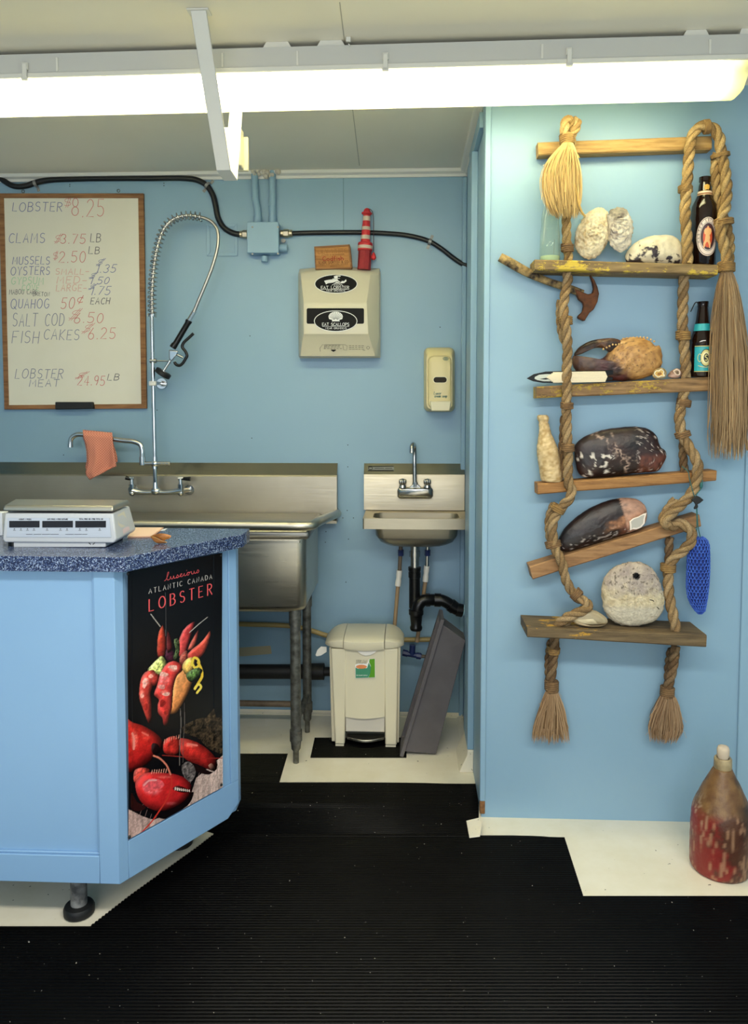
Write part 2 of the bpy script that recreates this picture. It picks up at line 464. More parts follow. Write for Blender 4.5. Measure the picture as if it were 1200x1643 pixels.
# ------------------------------------------------------------------ organic shapes
def inflate(mb, outline, Y, T, rings=44, segs=104, colf=None, disp=0.0, dscale=30, seed=0, power=2.0, back=True, cx=None):
    """a solid of real thickness 2*T around the plane y=Y whose side view is the outline (list of (x,z))"""
    P = spline([Vector((p.x, 0, p.z)) for p in outline], 0.004, closed=True)
    step = max(1, len(P) / segs)
    P = [P[int(i * step) % len(P)] for i in range(segs)]
    c = sum(P, Vector()) / len(P) if cx is None else Vector((cx.x, 0, cx.z))
    vs = []; cs = []; fs = []
    def put(p, y, r):
        q = Vector((p.x, y, p.z))
        if disp:
            d = mnoise.fractal(q * dscale + Vector((seed, 0, 0)), 0.8, 2.0, 4)
            dirv = Vector((p.x - c.x, 0, p.z - c.z))
            dirv = dirv.normalized() if dirv.length > 1e-6 else Vector((0, 0, 1))
            sgn = -1 if y < Y else 1
            q = q + dirv * d * disp * r + Vector((0, sgn * d * disp * (1.05 - r), 0))
        vs.append(q)
        cs.append(colf(q, (p - c)) if colf else (1, 1, 1, 1))
    sides = (-1, 1)
    start = {}
    for sd in sides:
        o = len(vs); start[sd] = o
        for k in range(rings + 1):
            r = .7 * k / rings + .3 * math.sin(PI / 2 * k / rings)
            th = T * max(0.0, 1 - r ** power) ** (1 / power)
            if k == 0: put(c, Y + sd * T, 0)
            else:
                for p in P: put(c + (p - c) * r, Y + sd * th, r)
        n = segs
        for i in range(n): fs.append((o, o + 1 + i, o + 1 + (i + 1) % n))
        for k in range(rings - 1):
            a = o + 1 + k * n; b = a + n
            for i in range(n): fs.append((a + i, b + i, b + (i + 1) % n, a + (i + 1) % n))
    a = start[-1] + 1 + (rings - 1) * segs; b = start[1] + 1 + (rings - 1) * segs
    for i in range(segs): fs.append((a + i, b + i, b + (i + 1) % segs, a + (i + 1) % segs))
    o = len(mb.v)
    mb.v.extend([tuple(p) for p in vs]); mb.c.extend(cs); mb.usec = True
    mb.f.extend([tuple(i + o for i in f) for f in fs])
    return mb

def mixc(a, b, t):
    t = max(0.0, min(1.0, t)); return tuple(x + (y - x) * t for x, y in zip(a, b))
def sstep(a, b, x):
    t = max(0.0, min(1.0, (x - a) / (b - a))); return t * t * (3 - 2 * t)
def nz(q, s, seed=0, oct=4):
    return mnoise.fractal(Vector(q) * s + Vector((seed * 7.3, seed * 1.7, 0)), 0.9, 2.0, oct)

def rope(mb, path, r, pitch=None, strands=3, cols=None, n=7, phase=0.0):
    pts = spline(path, 0.0055)
    fr = frames(pts)
    pitch = pitch or r * 6.2
    L = 0; ang = [0]
    for a, b in zip(pts, pts[1:]): L += (b - a).length; ang.append(L / pitch * 2 * PI)
    cols = [soft(c) for c in cols]
    for k in range(strands):
        sp = [p + (N * math.cos(t + phase + 2 * PI * k / strands) + B * math.sin(t + phase + 2 * PI * k / strands)) * r * 0.5 for p, (T, N, B), t in zip(pts, fr, ang)]
        o = len(mb.v)
        mb.color(cols[k % len(cols)])
        mb.tube(sp, r * 0.52, n)
        for i in range(o, len(mb.v)):
            q = mb.v[i]; t = nz(q, 9, k) * 0.5 + 0.5
            f = 0.78 + 0.34 * t + 0.12 * nz(q, 120, k + 3)
            c = mb.c[i]; mb.c[i] = (c[0] * f, c[1] * f, c[2] * f, 1)
    return mb
def binding(path2, r, name, parent, mat, turns=5):
    a, b = Vector(path2[0]), Vector(path2[1]); mb = MB()
    ax = (b - a).normalized(); u = ax.orthogonal().normalized(); w = ax.cross(u)
    L = (b - a).length; steps = turns * 14; pts = []
    for i in range(steps + 1):
        t = 2 * PI * turns * i / steps
        pts.append(a + ax * (L * i / steps) + (u * math.cos(t) + w * math.sin(t)) * r)
    mb.tube(pts, L / turns * 0.56, 6)
    mb.cyl(a, b, r * 0.99)
    return mb.build(name, mat, parent, smooth=60)
# ================================================================== the setting
YB = 3.28                    # back wall
YL = 2.456                   # wall that carries the rope ladder
ZC = 2.293                   # ceiling
XS = A(745, 900, YB).x       # side wall of the sink alcove
XR, XL0, YF = 1.9, -2.3, -2.6
def wall(name, lo, hi, mat='blue'):
    return struct(MB().bb(lo, hi).build(name, mat))
wall('floor', (XL0 - .1, YF - .1, -.1), (XR + .1, YB + .1, 0), 'floor')
wall('ceiling', (XL0 - .1, YF - .1, ZC), (XR + .1, YB + .1, ZC + .1), 'white_ceiling')
wall('wall_back', (XL0 - .1, YB, 0), (XS + .1, YB + .1, ZC))
wall('wall_alcove', (XS, YL + .1, 0), (XS + .1, YB, ZC))
wall('wall_ladder', (XS, YL, 0), (XR + .1, YL + .1, ZC))
wall('wall_left', (XL0 - .1, YF, 0), (XL0, YB, ZC))
wall('wall_right', (XR, YF, 0), (XR + .1, YL, ZC))
# the wall behind the photographer, with the opening the daylight comes in by
mb = MB()
mb.bb((XL0 - .1, YF - .1, 0), (-1.85, YF, ZC)); mb.bb((.75, YF - .1, 0), (XR + .1, YF, ZC))
mb.bb((-1.85, YF - .1, 2.1), (.75, YF, ZC)); mb.bb((-1.85, YF - .1, 0), (.75, YF, .6))
struct(mb.build('wall_front', 'blue'))
# seams and trims
z0 = A(400, 288, YB).z
def trim(n, lo, hi, mat, bevel=0.004):
    return struct(MB().bb(lo, hi).build('trim_%d' % n, mat, bevel=bevel))
mb = MB().prism([(XL0, YB, ZC), (XL0, YB - .030, ZC), (XL0, YB - .026, ZC - .012), (XL0, YB - .010, ZC - .018), (XL0, YB - .008, z0), (XL0, YB, z0)], (XS - XL0, 0, 0))
struct(mb.build('trim_1', 'white_trim'))
mb = MB().prism([(XS, YL, ZC), (XS - .030, YL, ZC), (XS - .026, YL, ZC - .012), (XS - .010, YL, ZC - .018), (XS - .008, YL, z0), (XS, YL, z0)], (0, YB - .03 - YL, 0))
struct(mb.build('trim_2', 'white_trim'))
# raised boards on the alcove side wall
YPO = 2.76
XPO = A(753.5, 700, YPO).x
zpo, zpf = A(757, 242, YPO).z, A(757, 1203, YPO).z
trim(3, (XPO, YPO, zpf), (XS, YPO + .19, zpo), 'blue_trim', .002)
trim(4, (XPO + .006, YL + .08, zpo + .001), (XS, YPO + .19, zpo + .05), 'blue_trim', .002)
trim(5, (XS - .020, YB - .020, 0), (XS, YB, z0 - .004), 'blue_trim')
# corner bead of the ladder wall, with the bare wooden end at its foot
xa = A(773, 700, YL).x; xb = A(790, 700, YL).x
trim(6, (XS - .006, YL - .006, .055), (xb - .012, YL + .07, ZC), 'blue_trim', 0.003)
o = struct(MB().bb((XS - .005, YL - .005, .012), (xb - .013, YL + .02, .056)).build('trim_7', plain('bare_wood_end', C(150, 105, 60), .8, var=C(95, 60, 35), vscale=40), bevel=.003))
trim(8, (A(1196, 700, YL).x, YL - .008, .0), (A(1196, 700, YL).x + .05, YL, ZC), 'blue_trim', 0.003)
# cove bases in the floor's cream vinyl
zb = A(420, 1144, YB).z
def cove(n, a, b, out):
    a, b, out = Vector(a), Vector(b), Vector(out)
    prof = [(0, zb), (.004, zb), (.006, .012), (.012, .005), (.03, .002), (.03, 0), (0, 0)]
    ra = [a + out * d + Vector((0, 0, z)) for d, z in prof]; rb = [b + out * d + Vector((0, 0, z)) for d, z in prof]
    return struct(MB().loft([ra, rb]).build('baseboard_' + n, 'floor', smooth=40))
cove('back', (XL0, YB, 0), (XS, YB, 0), (0, -1, 0))
cove('alcove', (XS, YB, 0), (XS, F(760, 1212).y, 0), (-1, 0, 0))
pq = MB().prism([(XPO - .03, YPO - .004, 0), (XPO - .001, YPO - .004, zpf - .02), (XPO + .001, YPO - .004, zpf - .001), (XS, YPO - .004, zpf - .001), (XS, YPO - .004, 0)], (0, .19, 0))
struct(pq.build('trim_9', 'floor', bevel=.003))
# panel joints: thin raised seams in the wall and ceiling panelling
sx = A(551, 300, YB).x
trim(10, (sx - .0012, YB - .0012, A(551, 372, YB).z), (sx + .0012, YB, z0), plain('seam', C(96, 130, 146), .7), 0)
for k, (p, q) in enumerate((((545, 4), (552, 62)),)):
    a, b = F(*p, ZC - .001), F(*q, ZC - .001)
    d = (b - a).normalized(); d.z = 0; nn = Vector((-d.y, d.x, 0)) * .0012
    struct(MB().prism([a - nn, b + d * 1.1 - nn, b + d * 1.1 + nn, a + nn], (0, 0, .0008)).build('trim_%d' % (11 + k), plain('ceiling_seam', C(176, 172, 158), .7)))
# nail and screw holes in the back wall
mb = MB()
for x, y in ((112, 296), (112, 299), (263, 294), (263, 298), (558, 714), (558, 749), (557, 819), (550, 831), (567, 831), (523, 853), (522, 870), (559, 865), (555, 934), (556, 1003), (404, 703), (401, 539), (706, 525), (252, 658), (102, 730)):
    p = A(x, y, YB); mb.cyl(p + Vector((0, -.0008, 0)), p + Vector((0, .001, 0)), .0022, n=8)
o = mb.build('screw_hole', 'black_matte', None); struct(o); o.name = 'trim_12'
# patches of bare wall where something hung
o = struct(MB().prism([A(x, y, YB - .0006) for x, y in ((372, 1040), (434, 1036), (436, 1049), (390, 1053), (372, 1052))], (0, .0006, 0)).build('trim_13', plain('bare_patch', C(178, 168, 140), .8)))

# ------------------------------------------------------------------ ribbed rubber mats
def mat_thing(label, poly, pitch=.0102, h=.004, far=False):
    """ribs run along x: every rib is a real ridge, cut to the mat's outline"""
    mb = MB(); th = MAT_ANGLE; ca, sa = math.cos(th), math.sin(th)
    poly = [(x * ca + y * sa, -x * sa + y * ca) for x, y in poly]        # the mats lie a little askew to the walls
    ys = [p[1] for p in poly]; y = min(ys) + pitch * .5
    if far: y = max(ys) - pitch * (math.floor((max(ys) - min(ys)) / pitch) - .5)
    n = len(poly)
    while y < max(ys):
        def cross(yy):
            xs = []
            for i in range(n):
                (x1, y1), (x2, y2) = poly[i], poly[(i + 1) % n]
                if (y1 <= yy) != (y2 <= yy): xs.append(x1 + (yy - y1) / (y2 - y1) * (x2 - x1))
            return sorted(xs)
        xs = cross(y); q = pitch / 2; lo_, hi_ = cross(y - q * .98), cross(y + q * .98)
        if not (len(lo_) == len(hi_) == len(xs)): lo_ = hi_ = xs
        prof = [(-q, 0), (-q, h * .3), (-q * .66, h * .42), (-q * .46, h * .84), (-q * .2, h), (q * .2, h), (q * .46, h * .84), (q * .66, h * .42), (q, h * .3), (q, 0)]
        for k in range(0, len(xs) - 1, 2):
            mb.loft([[((lo_[j] + (hi_[j] - lo_[j]) * (d + q) / (2 * q)), y + d, z) for d, z in prof] for j in (k, k + 1)])
        y += pitch
    mb.v = [(x * ca - y_ * sa, x * sa + y_ * ca, z) for x, y_, z in mb.v]
    o = mb.build('rubber_mat', 'rubber_mat', smooth=62)
    return tag(o, label, 'mat')
_a, _b = F(300, 1437), F(935, 1437)
MAT_ANGLE = math.atan2(_b.y - _a.y, _b.x - _a.x)
def P2(*pts): return [(F(x, y).x, F(x, y).y) for x, y in pts]
p = P2((-400, 1491), (140, 1491), (208, 1438.3), (935, 1438.3), (1500, 1438.3))
mat_thing('long black ribbed rubber mat across the near floor', p + [(p[-1][0], 1.25), (p[0][0], 1.25)], far=True)
mat_thing('black ribbed rubber mat between the counter and the ladder wall',
          P2((208, 1438.3), (314, 1362), (345, 1338), (200, 1296), (-60, 1290), (-60, 1208), (462, 1209), (448, 1257), (768, 1257), (768, 1343), (905, 1343), (935.5, 1438.3)))
mat_thing('small black ribbed mat offcut under the pedal bin', P2((505, 1184), (652, 1184), (652, 1216), (498, 1216)))
# cut strip of cream vinyl turned up at the wall corner
q = [F(748, 1318, .006), F(769, 1313, .03), F(773, 1322, .03), F(770, 1343, .006), F(753, 1345, .005)]
o = MB().prism(q, (0, 0, .003)).build('vinyl_flap', 'floor', bevel=.001)
tag(o, 'curled cream vinyl scrap at the foot of the wall corner', 'vinyl scrap')

# ================================================================== ceiling fixtures
zt = ZC - .012
P0, P1 = F(0, 85, zt), F(1200, 51, zt)
ld = (P0 - P1); ld.z = 0; Llen = ld.length + .35; ld.normalize()
P1 = P1 - ld * .012
lt = thing('fluorescent_light', 'long white fluorescent ceiling light with clear diffuser', 'ceiling light', P1)
perp = Vector((-ld.y, ld.x, 0));  perp = perp if perp.y > 0 else -perp
W_ = .165
def L_(s, d, z): return P1 + ld * s + perp * d + Vector((0, 0, z))
def lbox(mb, s0, s1, d0, d1, za, zb_):
    return mb.hexa([L_(s0, d0, za), L_(s1, d0, za), L_(s1, d1, za), L_(s0, d1, za)], [L_(s0, d0, zb_), L_(s1, d0, zb_), L_(s1, d1, zb_), L_(s0, d1, zb_)])
HB = -.060
mb = MB()
prof = [(0, HB), (-.003, HB + .004), (.002, -.004), (.012, 0), (W_ - .012, 0), (W_ - .002, -.004), (W_ + .003, HB + .004), (W_, HB), (W_ - .004, HB + .002), (W_ - .016, -.006), (.016, -.006), (.004, HB + .002)]
mb.loft([[L_(s, d, z) for d, z in prof] for s in (0, Llen)], cap=False)
lbox(mb, -.004, .0, -.002, W_ + .002, HB, 0); lbox(mb, Llen, Llen + .004, 0, W_, HB, 0)
mb.build('housing', plain('grey_white_enamel', C(204, 204, 200), .4), lt, smooth=30)
mb = MB(); lbox(mb, 0, Llen, -.006, .003, HB - .009, HB + .004); lbox(mb, 0, Llen, W_ - .003, W_ + .006, HB - .009, HB + .004)
mb.build('rim', 'white_plastic', lt, bevel=.002)
# clear prismatic diffuser
t = Nt('clear_diffuser'); out = t.t.nodes['Material Output']
tr = t.n('ShaderNodeBsdfTransparent'); tl = t.n('ShaderNodeBsdfTranslucent'); gl = t.n('ShaderNodeBsdfGlossy')
tl.inputs[0].default_value = (1, .94, .50, 1); gl.inputs['Roughness'].default_value = .15
m1 = t.n('ShaderNodeMixShader'); m1.inputs[0].default_value = .62
t.l(tr.outputs[0], m1.inputs[1]); t.l(tl.outputs[0], m1.inputs[2])
m2 = t.n('ShaderNodeMixShader'); m2.inputs[0].default_value = .06
t.l(m1.outputs[0], m2.inputs[1]); t.l(gl.outputs[0], m2.inputs[2]); t.l(m2.outputs[0], out.inputs['Surface'])
mb = MB(); DZ = HB - .068
prof = [(.003, HB), (.004, HB - .018), (.014, HB - .040), (.040, DZ + .004), (.062, DZ), (W_ - .062, DZ), (W_ - .040, DZ + .004), (W_ - .014, HB - .040), (W_ - .004, HB - .018), (W_ - .003, HB)]
mb.loft([[L_(s, d, z) for d, z in prof] for s in (.003, Llen)], closed=False, cap=False)
mb._add([L_(.003, d, z) for d, z in prof], [tuple(range(len(prof)))])
mb.build('diffuser', t.m, lt, smooth=60)
# the tube, the only thing in the fixture that gives off light
t = Nt('tube_glow'); t.b.inputs['Emission Color'].default_value = (1.0, .962, .735, 1); t.b.inputs['Emission Strength'].default_value = TUBE_STRENGTH
for dd, nm in ((.052, 'tube'), (W_ - .052, 'tube')):
    mb = MB().cyl(L_(.055, dd, HB - .010), L_(Llen - .03, dd, HB - .010), .0165, n=12); mb.build(nm, t.m, lt, smooth=60)
for dd in (.052, W_ - .052):
    mb = MB(); lbox(mb, .022, .055, dd - .014, dd + .014, HB - .028, HB + .03); mb.build('tube_socket', 'white_plastic', lt)
def s_of(px, py):   # distance along the fixture of a picture column on its front face
    a = F(px, py, zt - .03); return (a - P1).dot(ld)
def clip(px, py):
    s = s_of(px, py); mb = MB()
    lbox(mb, s - .006, s + .006, -.013, -.006, HB - .016, HB + .026); lbox(mb, s - .008, s + .008, -.010, -.001, HB + .012, HB + .030)
    lbox(mb, s - .009, s + .009, -.013, -.004, HB - .018, HB - .009)
    mb.build('latch', 'white_plastic', lt, bevel=.0015)
for px, py in ((57, 115), (342, 106), (620, 100), (907, 92), (1196, 82)): clip(px, py)
for px, py in ((100, 108), (364, 105), (866, 90), (1129, 84), (482, 103)):
    s = s_of(px, py); mb = MB(); lbox(mb, s - .0025, s + .0025, -.0045, .004, HB + .006, HB + .042); mb.build('rib', 'white_plastic', lt)
for px0, px1 in ((412, 459), (503, 549), (1098, 1140), (1186, 1215)):
    s0, s1 = s_of(px0, 72), s_of(px1, 70); mb = MB()
    mb.hexa([L_(s0, .004, -.004), L_(s1, .004, -.004), L_(s1, .05, -.004), L_(s0, .05, -.004)],
            [L_(s0 + (s1 - s0) * .12, .006, .0115), L_(s0 + (s1 - s0) * .88, .006, .0115), L_(s0 + (s1 - s0) * .88, .05, .0115), L_(s0 + (s1 - s0) * .12, .05, .0115)])
    mb.build('mounting_tab', 'white_plastic', lt)

# white sheet-metal strap that passes under the light and carries a small box
hb = F(318, 14, ZC)
bf = A(356, 273, 2.175); br = A(371, 283, 2.262); br.z = bf.z - .001
xc = hb.x; hw = .0195
st = thing('ceiling_strap', 'white metal strap hanging around the long ceiling light', 'bracket', (xc, hb.y, ZC))
mb = MB()
topf = Vector((xc, hb.y, ZC - .004)); botf = Vector((xc, bf.y, bf.z))
dn = (botf - topf).normalized(); nrm = Vector((0, -dn.z, dn.y))
w = Vector((hw, 0, 0)); th = Vector((0, .003, 0)); fl = Vector((0, .007, 0))
mb.hexa([topf - w, topf + w, botf + w, botf - w], [topf - w + th, topf + w + th, botf + w + th, botf - w + th])
mb.hexa([topf - w, topf - w + fl, botf - w + fl, botf - w], [topf - w * .9, topf - w * .9 + fl, botf - w * .9 + fl, botf - w * .9])
mb.hexa([topf + w * .9, topf + w * .9 + fl, botf + w * .9 + fl, botf + w * .9], [topf + w, topf + w + fl, botf + w + fl, botf + w])
mb.build('front_strap', 'white_trim', st, bevel=.0008)
rb_ = Vector((xc, br.y, bf.z - .004)); rtop = Vector((xc, 2.375, ZC - .002))
mb = MB().hexa([botf - w, botf + w, rb_ + w, rb_ - w], [q + Vector((0, 0, .003)) for q in (botf - w, botf + w, rb_ + w, rb_ - w)])
mb.build('bottom_plate', 'white_trim', st)
MB().hexa([rb_ - w, rb_ + w, rtop + w, rtop - w], [q + th for q in (rb_ - w, rb_ + w, rtop + w, rtop - w)]).build('rear_strap', 'white_trim', st, bevel=.0008)
mb = MB().bb((xc - .028, hb.y - .006, ZC - .004), (xc + .026, hb.y + .03, ZC - .0005)); mb.build('foot', 'white_trim', st, bevel=.001)
yb0 = 2.318
lo, hi = A(351, 266, yb0), A(386, 203, yb0)
bx = MB().bb((lo.x, yb0, lo.z), (hi.x, yb0 + .045, hi.z)).build('box', 'cream_plastic', st, bevel=.004)
MB().bb((lo.x + .005, yb0 + .0452, lo.z - .002), (hi.x + .012, yb0 + .060, hi.z - .014)).build('box_lid', 'cream_plastic', st, bevel=.003)
p = A(559, 66, 2.1); p = F(559, 63, ZC - .006)
mb = MB().bb((p.x - .006, p.y - .004, ZC - .012), (p.x + .006, p.y + .004, ZC - .0005)).cyl(p + Vector((0, 0, -.012)), p + Vector((.004, -.004, -.018)), .002, n=6)
tag(mb.build('screw_eye', 'white_plastic', bevel=.001), 'tiny screw hook in the ceiling above the long light', 'hook')
# ================================================================== things on the back wall
def quad_put(tl, tr, br, bl, off=Vector((0, 0, 0))):
    tl, tr, br, bl = (Vector(q) + off for q in (tl, tr, br, bl))
    return lambda u, v: (bl.lerp(br, u)).lerp(tl.lerp(tr, u), v)
def ellipse_pts(cx, cy, rx, ry, n=40):
    return [(cx + rx * math.cos(2 * PI * i / n), cy + ry * math.sin(2 * PI * i / n)) for i in range(n)]
def plate(mb, pts, y, t=.0006):
    """flat polygon given in picture columns/rows, standing at depth y"""
    return mb.prism([A(px, py, y) for px, py in pts], (0, -t, 0))

# ---- whiteboard
YW = YB - .012
wb = thing('whiteboard', 'oak framed whiteboard with a handwritten seafood price list', 'whiteboard', A(120, 657, YB))
MB().prism([A(4, 316, YB - .004), A(226, 316, YB - .004), A(231, 650, YB - .004), A(14, 652, YB - .004)], (0, -.008, 0)).build('writing_surface', 'board', wb)
co = [A(-2, 310.5, YW), A(230.5, 310.5, YW), A(235.5, 655.5, YW), A(7.5, 657, YW)]; ci = [A(6.5, 318, YW), A(222, 318, YW), A(227, 648, YW), A(14.5, 650, YW)]
for i in range(4):
    j = (i + 1) % 4
    q = [co[i], co[j], ci[j], ci[i]]
    MB().prism([p + Vector((0, -.004, 0)) for p in q], (0, .014, 0)).build('frame', M['oak'], wb, bevel=.0015)
for px, py in ((37, 307), (190, 306)):
    p = A(px, py, YB - .004)
    ring = [p + Vector((.006 * math.cos(a * PI / 6), 0, .006 * math.sin(a * PI / 6))) for a in range(12)]
    MB().tube(ring, .0014, 6, closed=True).build('hanging_ring', 'galv', wb)
ink = {'b': plain('blue_marker', C(112, 116, 158), .6), 'g': plain('grey_blue_marker', C(124, 126, 146), .6), 'r': plain('red_marker', C(206, 116, 110), .6),
       'p': plain('faded_red_marker', C(222, 174, 156), .6), 'e': plain('faded_green_marker', C(168, 204, 164), .6), 'k': plain('black_marker', C(92, 90, 92), .6)}
YI = YB - .0124
def hand(txt, x0, x1, y1, y0, k, slant=.12, w=1.05):
    """txt written between columns x0..x1 and rows y0 (foot) .. y1 (top)"""
    mb = MB(); H = abs(y0 - y1); Wd = (x1 - x0)
    wpx = w / H * (.62 if txt == '$' else 1)
    random.seed(len(txt) * 7 + int(x0))
    text_between(mb, txt, lambda u, v: A(x0 + Wd * u, y0 + (y1 - y0) * v, YI), H / Wd, wpx, .3, slant, .05)
    nm = mb.build('handwriting', ink[k], wb, stuff=(txt == 'LB'))
for a in (("LOBSTER", 20, 99, 325, 339, 'b'), ("$", 101, 113, 317, 331, 'r'), ("8.25", 115, 166, 320, 347, 'r', .05),
          ("CLAMS", 14, 71, 374, 389, 'b'), ("$", 84, 95, 375, 389, 'r', .3), ("3.75", 97, 136, 376, 391, 'r'), ("LB", 145, 161, 375, 388, 'k'),
          ("$", 84, 92, 403, 416, 'r'), ("2.50", 94, 136, 404, 421, 'r'), ("LB", 142, 159, 396, 407, 'k'),
          ("MUSSELS", 20, 79, 412, 424, 'b'), ("OYSTERS", 17, 79, 428, 441, 'b'), ("SMALL-", 89, 142, 431, 440, 'p'), ("$", 151, 161, 416, 426, 'b', .5), ("1.35", 153, 184, 424, 437, 'b', .3),
          ("GYPSUM", 18, 69, 445, 456, 'e'), ("COVE", 35, 62, 457, 466, 'e'), ("MED-", 91, 138, 444, 455, 'p'), ("$", 140, 149, 437, 447, 'b', .5), ("1.50", 143, 173, 445, 456, 'b', .3),
          ("MABOU CAPE", 15, 59, 464.5, 472, 'k', .1, .75), ("BRETON", 53, 79, 468.5, 475, 'k', .1, .75), ("LARGE-", 90, 138, 457, 467, 'p'), ("$", 139, 148, 456, 464, 'b', .5), ("1.75", 144, 175, 460, 473, 'b', .3),
          ("QUAHOG", 17, 78, 480, 495, 'b'), ("50", 97, 118, 478, 496, 'r', .2), ("\u00a2", 122, 132, 474, 487, 'r'), ("EACH", 145, 175, 478, 488, 'k', .2),
          ("SALT COD", 20, 102, 503, 523, 'g', .15), ("$", 106, 120, 496, 512, 'r', .5), ("6.50", 118, 164, 502, 518, 'r', .15),
          ("FISH", 19, 61, 531, 550, 'g', .15), ("CAKES", 70, 126, 529, 545, 'g', .15), ("$", 127, 140, 519, 534, 'r', .5), ("6.25", 141, 184, 526, 544, 'r', .1),
          ("LOBSTER", 24, 100, 592, 607, 'g', .2), ("MEAT", 47, 94, 609, 620, 'g', .1), ("$", 116, 130, 596, 607, 'r', .5), ("24.95", 124, 167, 603, 618, 'r', .15), ("LB", 172, 190, 600, 610, 'k', .2)):
    hand(*a)
q = [A(92, 645, YB - .014), A(151, 645, YB - .014), A(153, 656, YB - .014), A(92, 657, YB - .014)]
tag(MB().prism(q, (0, -.022, 0)).build('eraser', 'black_matte', bevel=.003), 'black board eraser on the lower edge of the whiteboard', 'eraser')

# ---- black armoured cables, junction box and conduits
def cable(label, path, r, clamps, y=YB - .013):
    root = thing('power_cable', label, 'cable', A(path[0][0], path[0][1], YB))
    MB().tube(spline([A(px, py, y if len(p) == 0 else p[0]) for px, py, *p in path], .012), r, 12).build('sheath', 'cable', root, smooth=60)
    for px, py, ang in clamps:
        c = A(px, py, y); u = Vector((math.cos(ang), 0, math.sin(ang))); v = Vector((-u.z, 0, u.x))
        mb = MB(); pts = []
        for k in range(9):
            a = PI * k / 8
            pts.append(c + v * (r + .002) * math.cos(a) + Vector((0, -(r + .002) * math.sin(a), 0)))
        pts = [c + v * (r + .020) + Vector((0, .0115, 0)), c + v * (r + .004) + Vector((0, .0115, 0))] + pts + [c - v * (r + .004) + Vector((0, .0115, 0)), c - v * (r + .020) + Vector((0, .0115, 0))]
        rings = [[p - u * .006 + Vector((0, -.0012, 0)), p + u * .006 + Vector((0, -.0012, 0)), p + u * .006 + Vector((0, .0006, 0)), p - u * .006 + Vector((0, .0006, 0))] for p in pts]
        mb.loft(rings)
        for s in (1, -1): mb.cyl(c + v * (r + .013) * s + Vector((0, .011, 0)), c + v * (r + .013) * s + Vector((0, .0065, 0)), .0035, n=8)
        mb.build('clamp', M['galv2'], root, bevel=.0004)
    return root
M['galv2'] = plain('zinc_clip', (0.30, .30, .29, 1), .45, .35)
cable('thick black cable looping over the whiteboard to the junction box',
      [(-30, 262), (-6, 279), (6, 290), (22, 298.5), (42, 298), (57, 293), (78, 289), (120, 287), (180, 286), (240, 286), (296, 286), (316, 289), (331, 297), (341, 312), (346, 330), (350, 350), (360, 366), (374, 374), (387, 376.5)],
      .0118, ((57, 294, .25), (333, 297.5, -.75)))
cable('thick black cable running from the junction box past the lighthouse',
      [(468, 374.5), (500, 373.5), (540, 373), (580, 373), (620, 374.5), (655, 378), (688, 387), (708, 399), (726, 413), (741, 423), (752, 427)],
      .0098, ((690, 387.5, -.35),))
jb = thing('junction_box', 'blue painted junction box with two brass cable glands', 'junction box', A(426, 412, YB))
lo, hi = A(401.5, 411, YB), A(450, 361, YB)
MB().bb((lo.x, YB - .048, lo.z), (hi.x, YB, hi.z)).build('housing', 'blue_trim', jb, bevel=.004)
MB().bb((lo.x - .001, YB - .062, lo.z + .001), (hi.x + .002, YB - .049, hi.z)).build('lid', 'blue_trim', jb, bevel=.003)
for px, py in ((405, 364.5), (446, 364.5), (405, 407.5), (446, 407)):
    p = A(px, py, YB - .062); MB().cyl(p, p + Vector((0, -.002, 0)), .004, n=10).build('lid_screw', 'galv2', jb)
for x0, x1, r, nm in ((385, 389, .0145, 0), (389.5, 397, .0175, 0), (397, 402, .014, 0), (450, 455, .014, 0), (455, 463, .0175, 0), (463.5, 469, .015, 0)):
    a, b = A(x0, 376 if x0 < 420 else 374.5, YB - .02), A(x1, 376 if x0 < 420 else 374.5, YB - .02)
    MB().cyl(a, b, r, n=6 if x1 - x0 > 5.5 else 16).build('cable_gland', 'brass', jb, bevel=.001)
a, b = A(424.5, 411, YB - .022), A(424.5, 420, YB - .022); MB().cyl(a, b, .014, n=18).build('plug', 'blue_trim', jb, bevel=.001)
a, b = A(449, 398, YB - .022), A(461, 398, YB - .022); MB().cyl(a, b, .017, n=18).build('plug', 'blue_trim', jb, bevel=.001)
p = A(455, 386.5, YB - .004); MB().cyl(p, p + Vector((0, -.006, 0)), .009, n=12).build('mounting_ear', 'galv2', jb)
pts1 = [A(*p, YB - .017) for p in ((408.5, 272), (408.5, 300), (410, 322), (413.5, 338), (413.5, 352), (413.5, 362))]
pts2 = [A(*p, YB - .017) for p in ((437, 272), (437, 320), (437, 362))]
for pts, lb in ((pts1, 'bent blue painted conduit pipe rising to the ceiling'), (pts2, 'straight blue painted conduit pipe rising to the ceiling')):
    root = thing('conduit_pipe', lb, 'pipe', pts[0])
    MB().tube(spline(pts, .02), .0145, 16).build('pipe', 'blue_trim', root, smooth=60)
    MB().cyl(pts[-1] + Vector((0, 0, .035)), pts[-1] + Vector((0, 0, .002)), .0175, n=16).build('collar', 'blue_trim', root, smooth=40)
    if pts is pts2:
        MB().cyl(A(437, 330, YB - .017), A(437, 318, YB - .017), .0165, n=16).build('collar', 'blue_trim', root, smooth=40)
mb = MB()
for k in range(26):
    x = random.uniform(403, 446); y = random.uniform(274, 283) - abs(x - 425) * .12
    c = A(x, y, YB - random.uniform(.010, .036)); mb.ball(c, random.uniform(.006, .013), 7, 5)
tag(mb.build('foam_sealant', plain('foam_bead', C(206, 200, 186), .9, bump=.5), smooth=80), 'lumpy foam sealant where two conduits meet the ceiling', 'sealant')
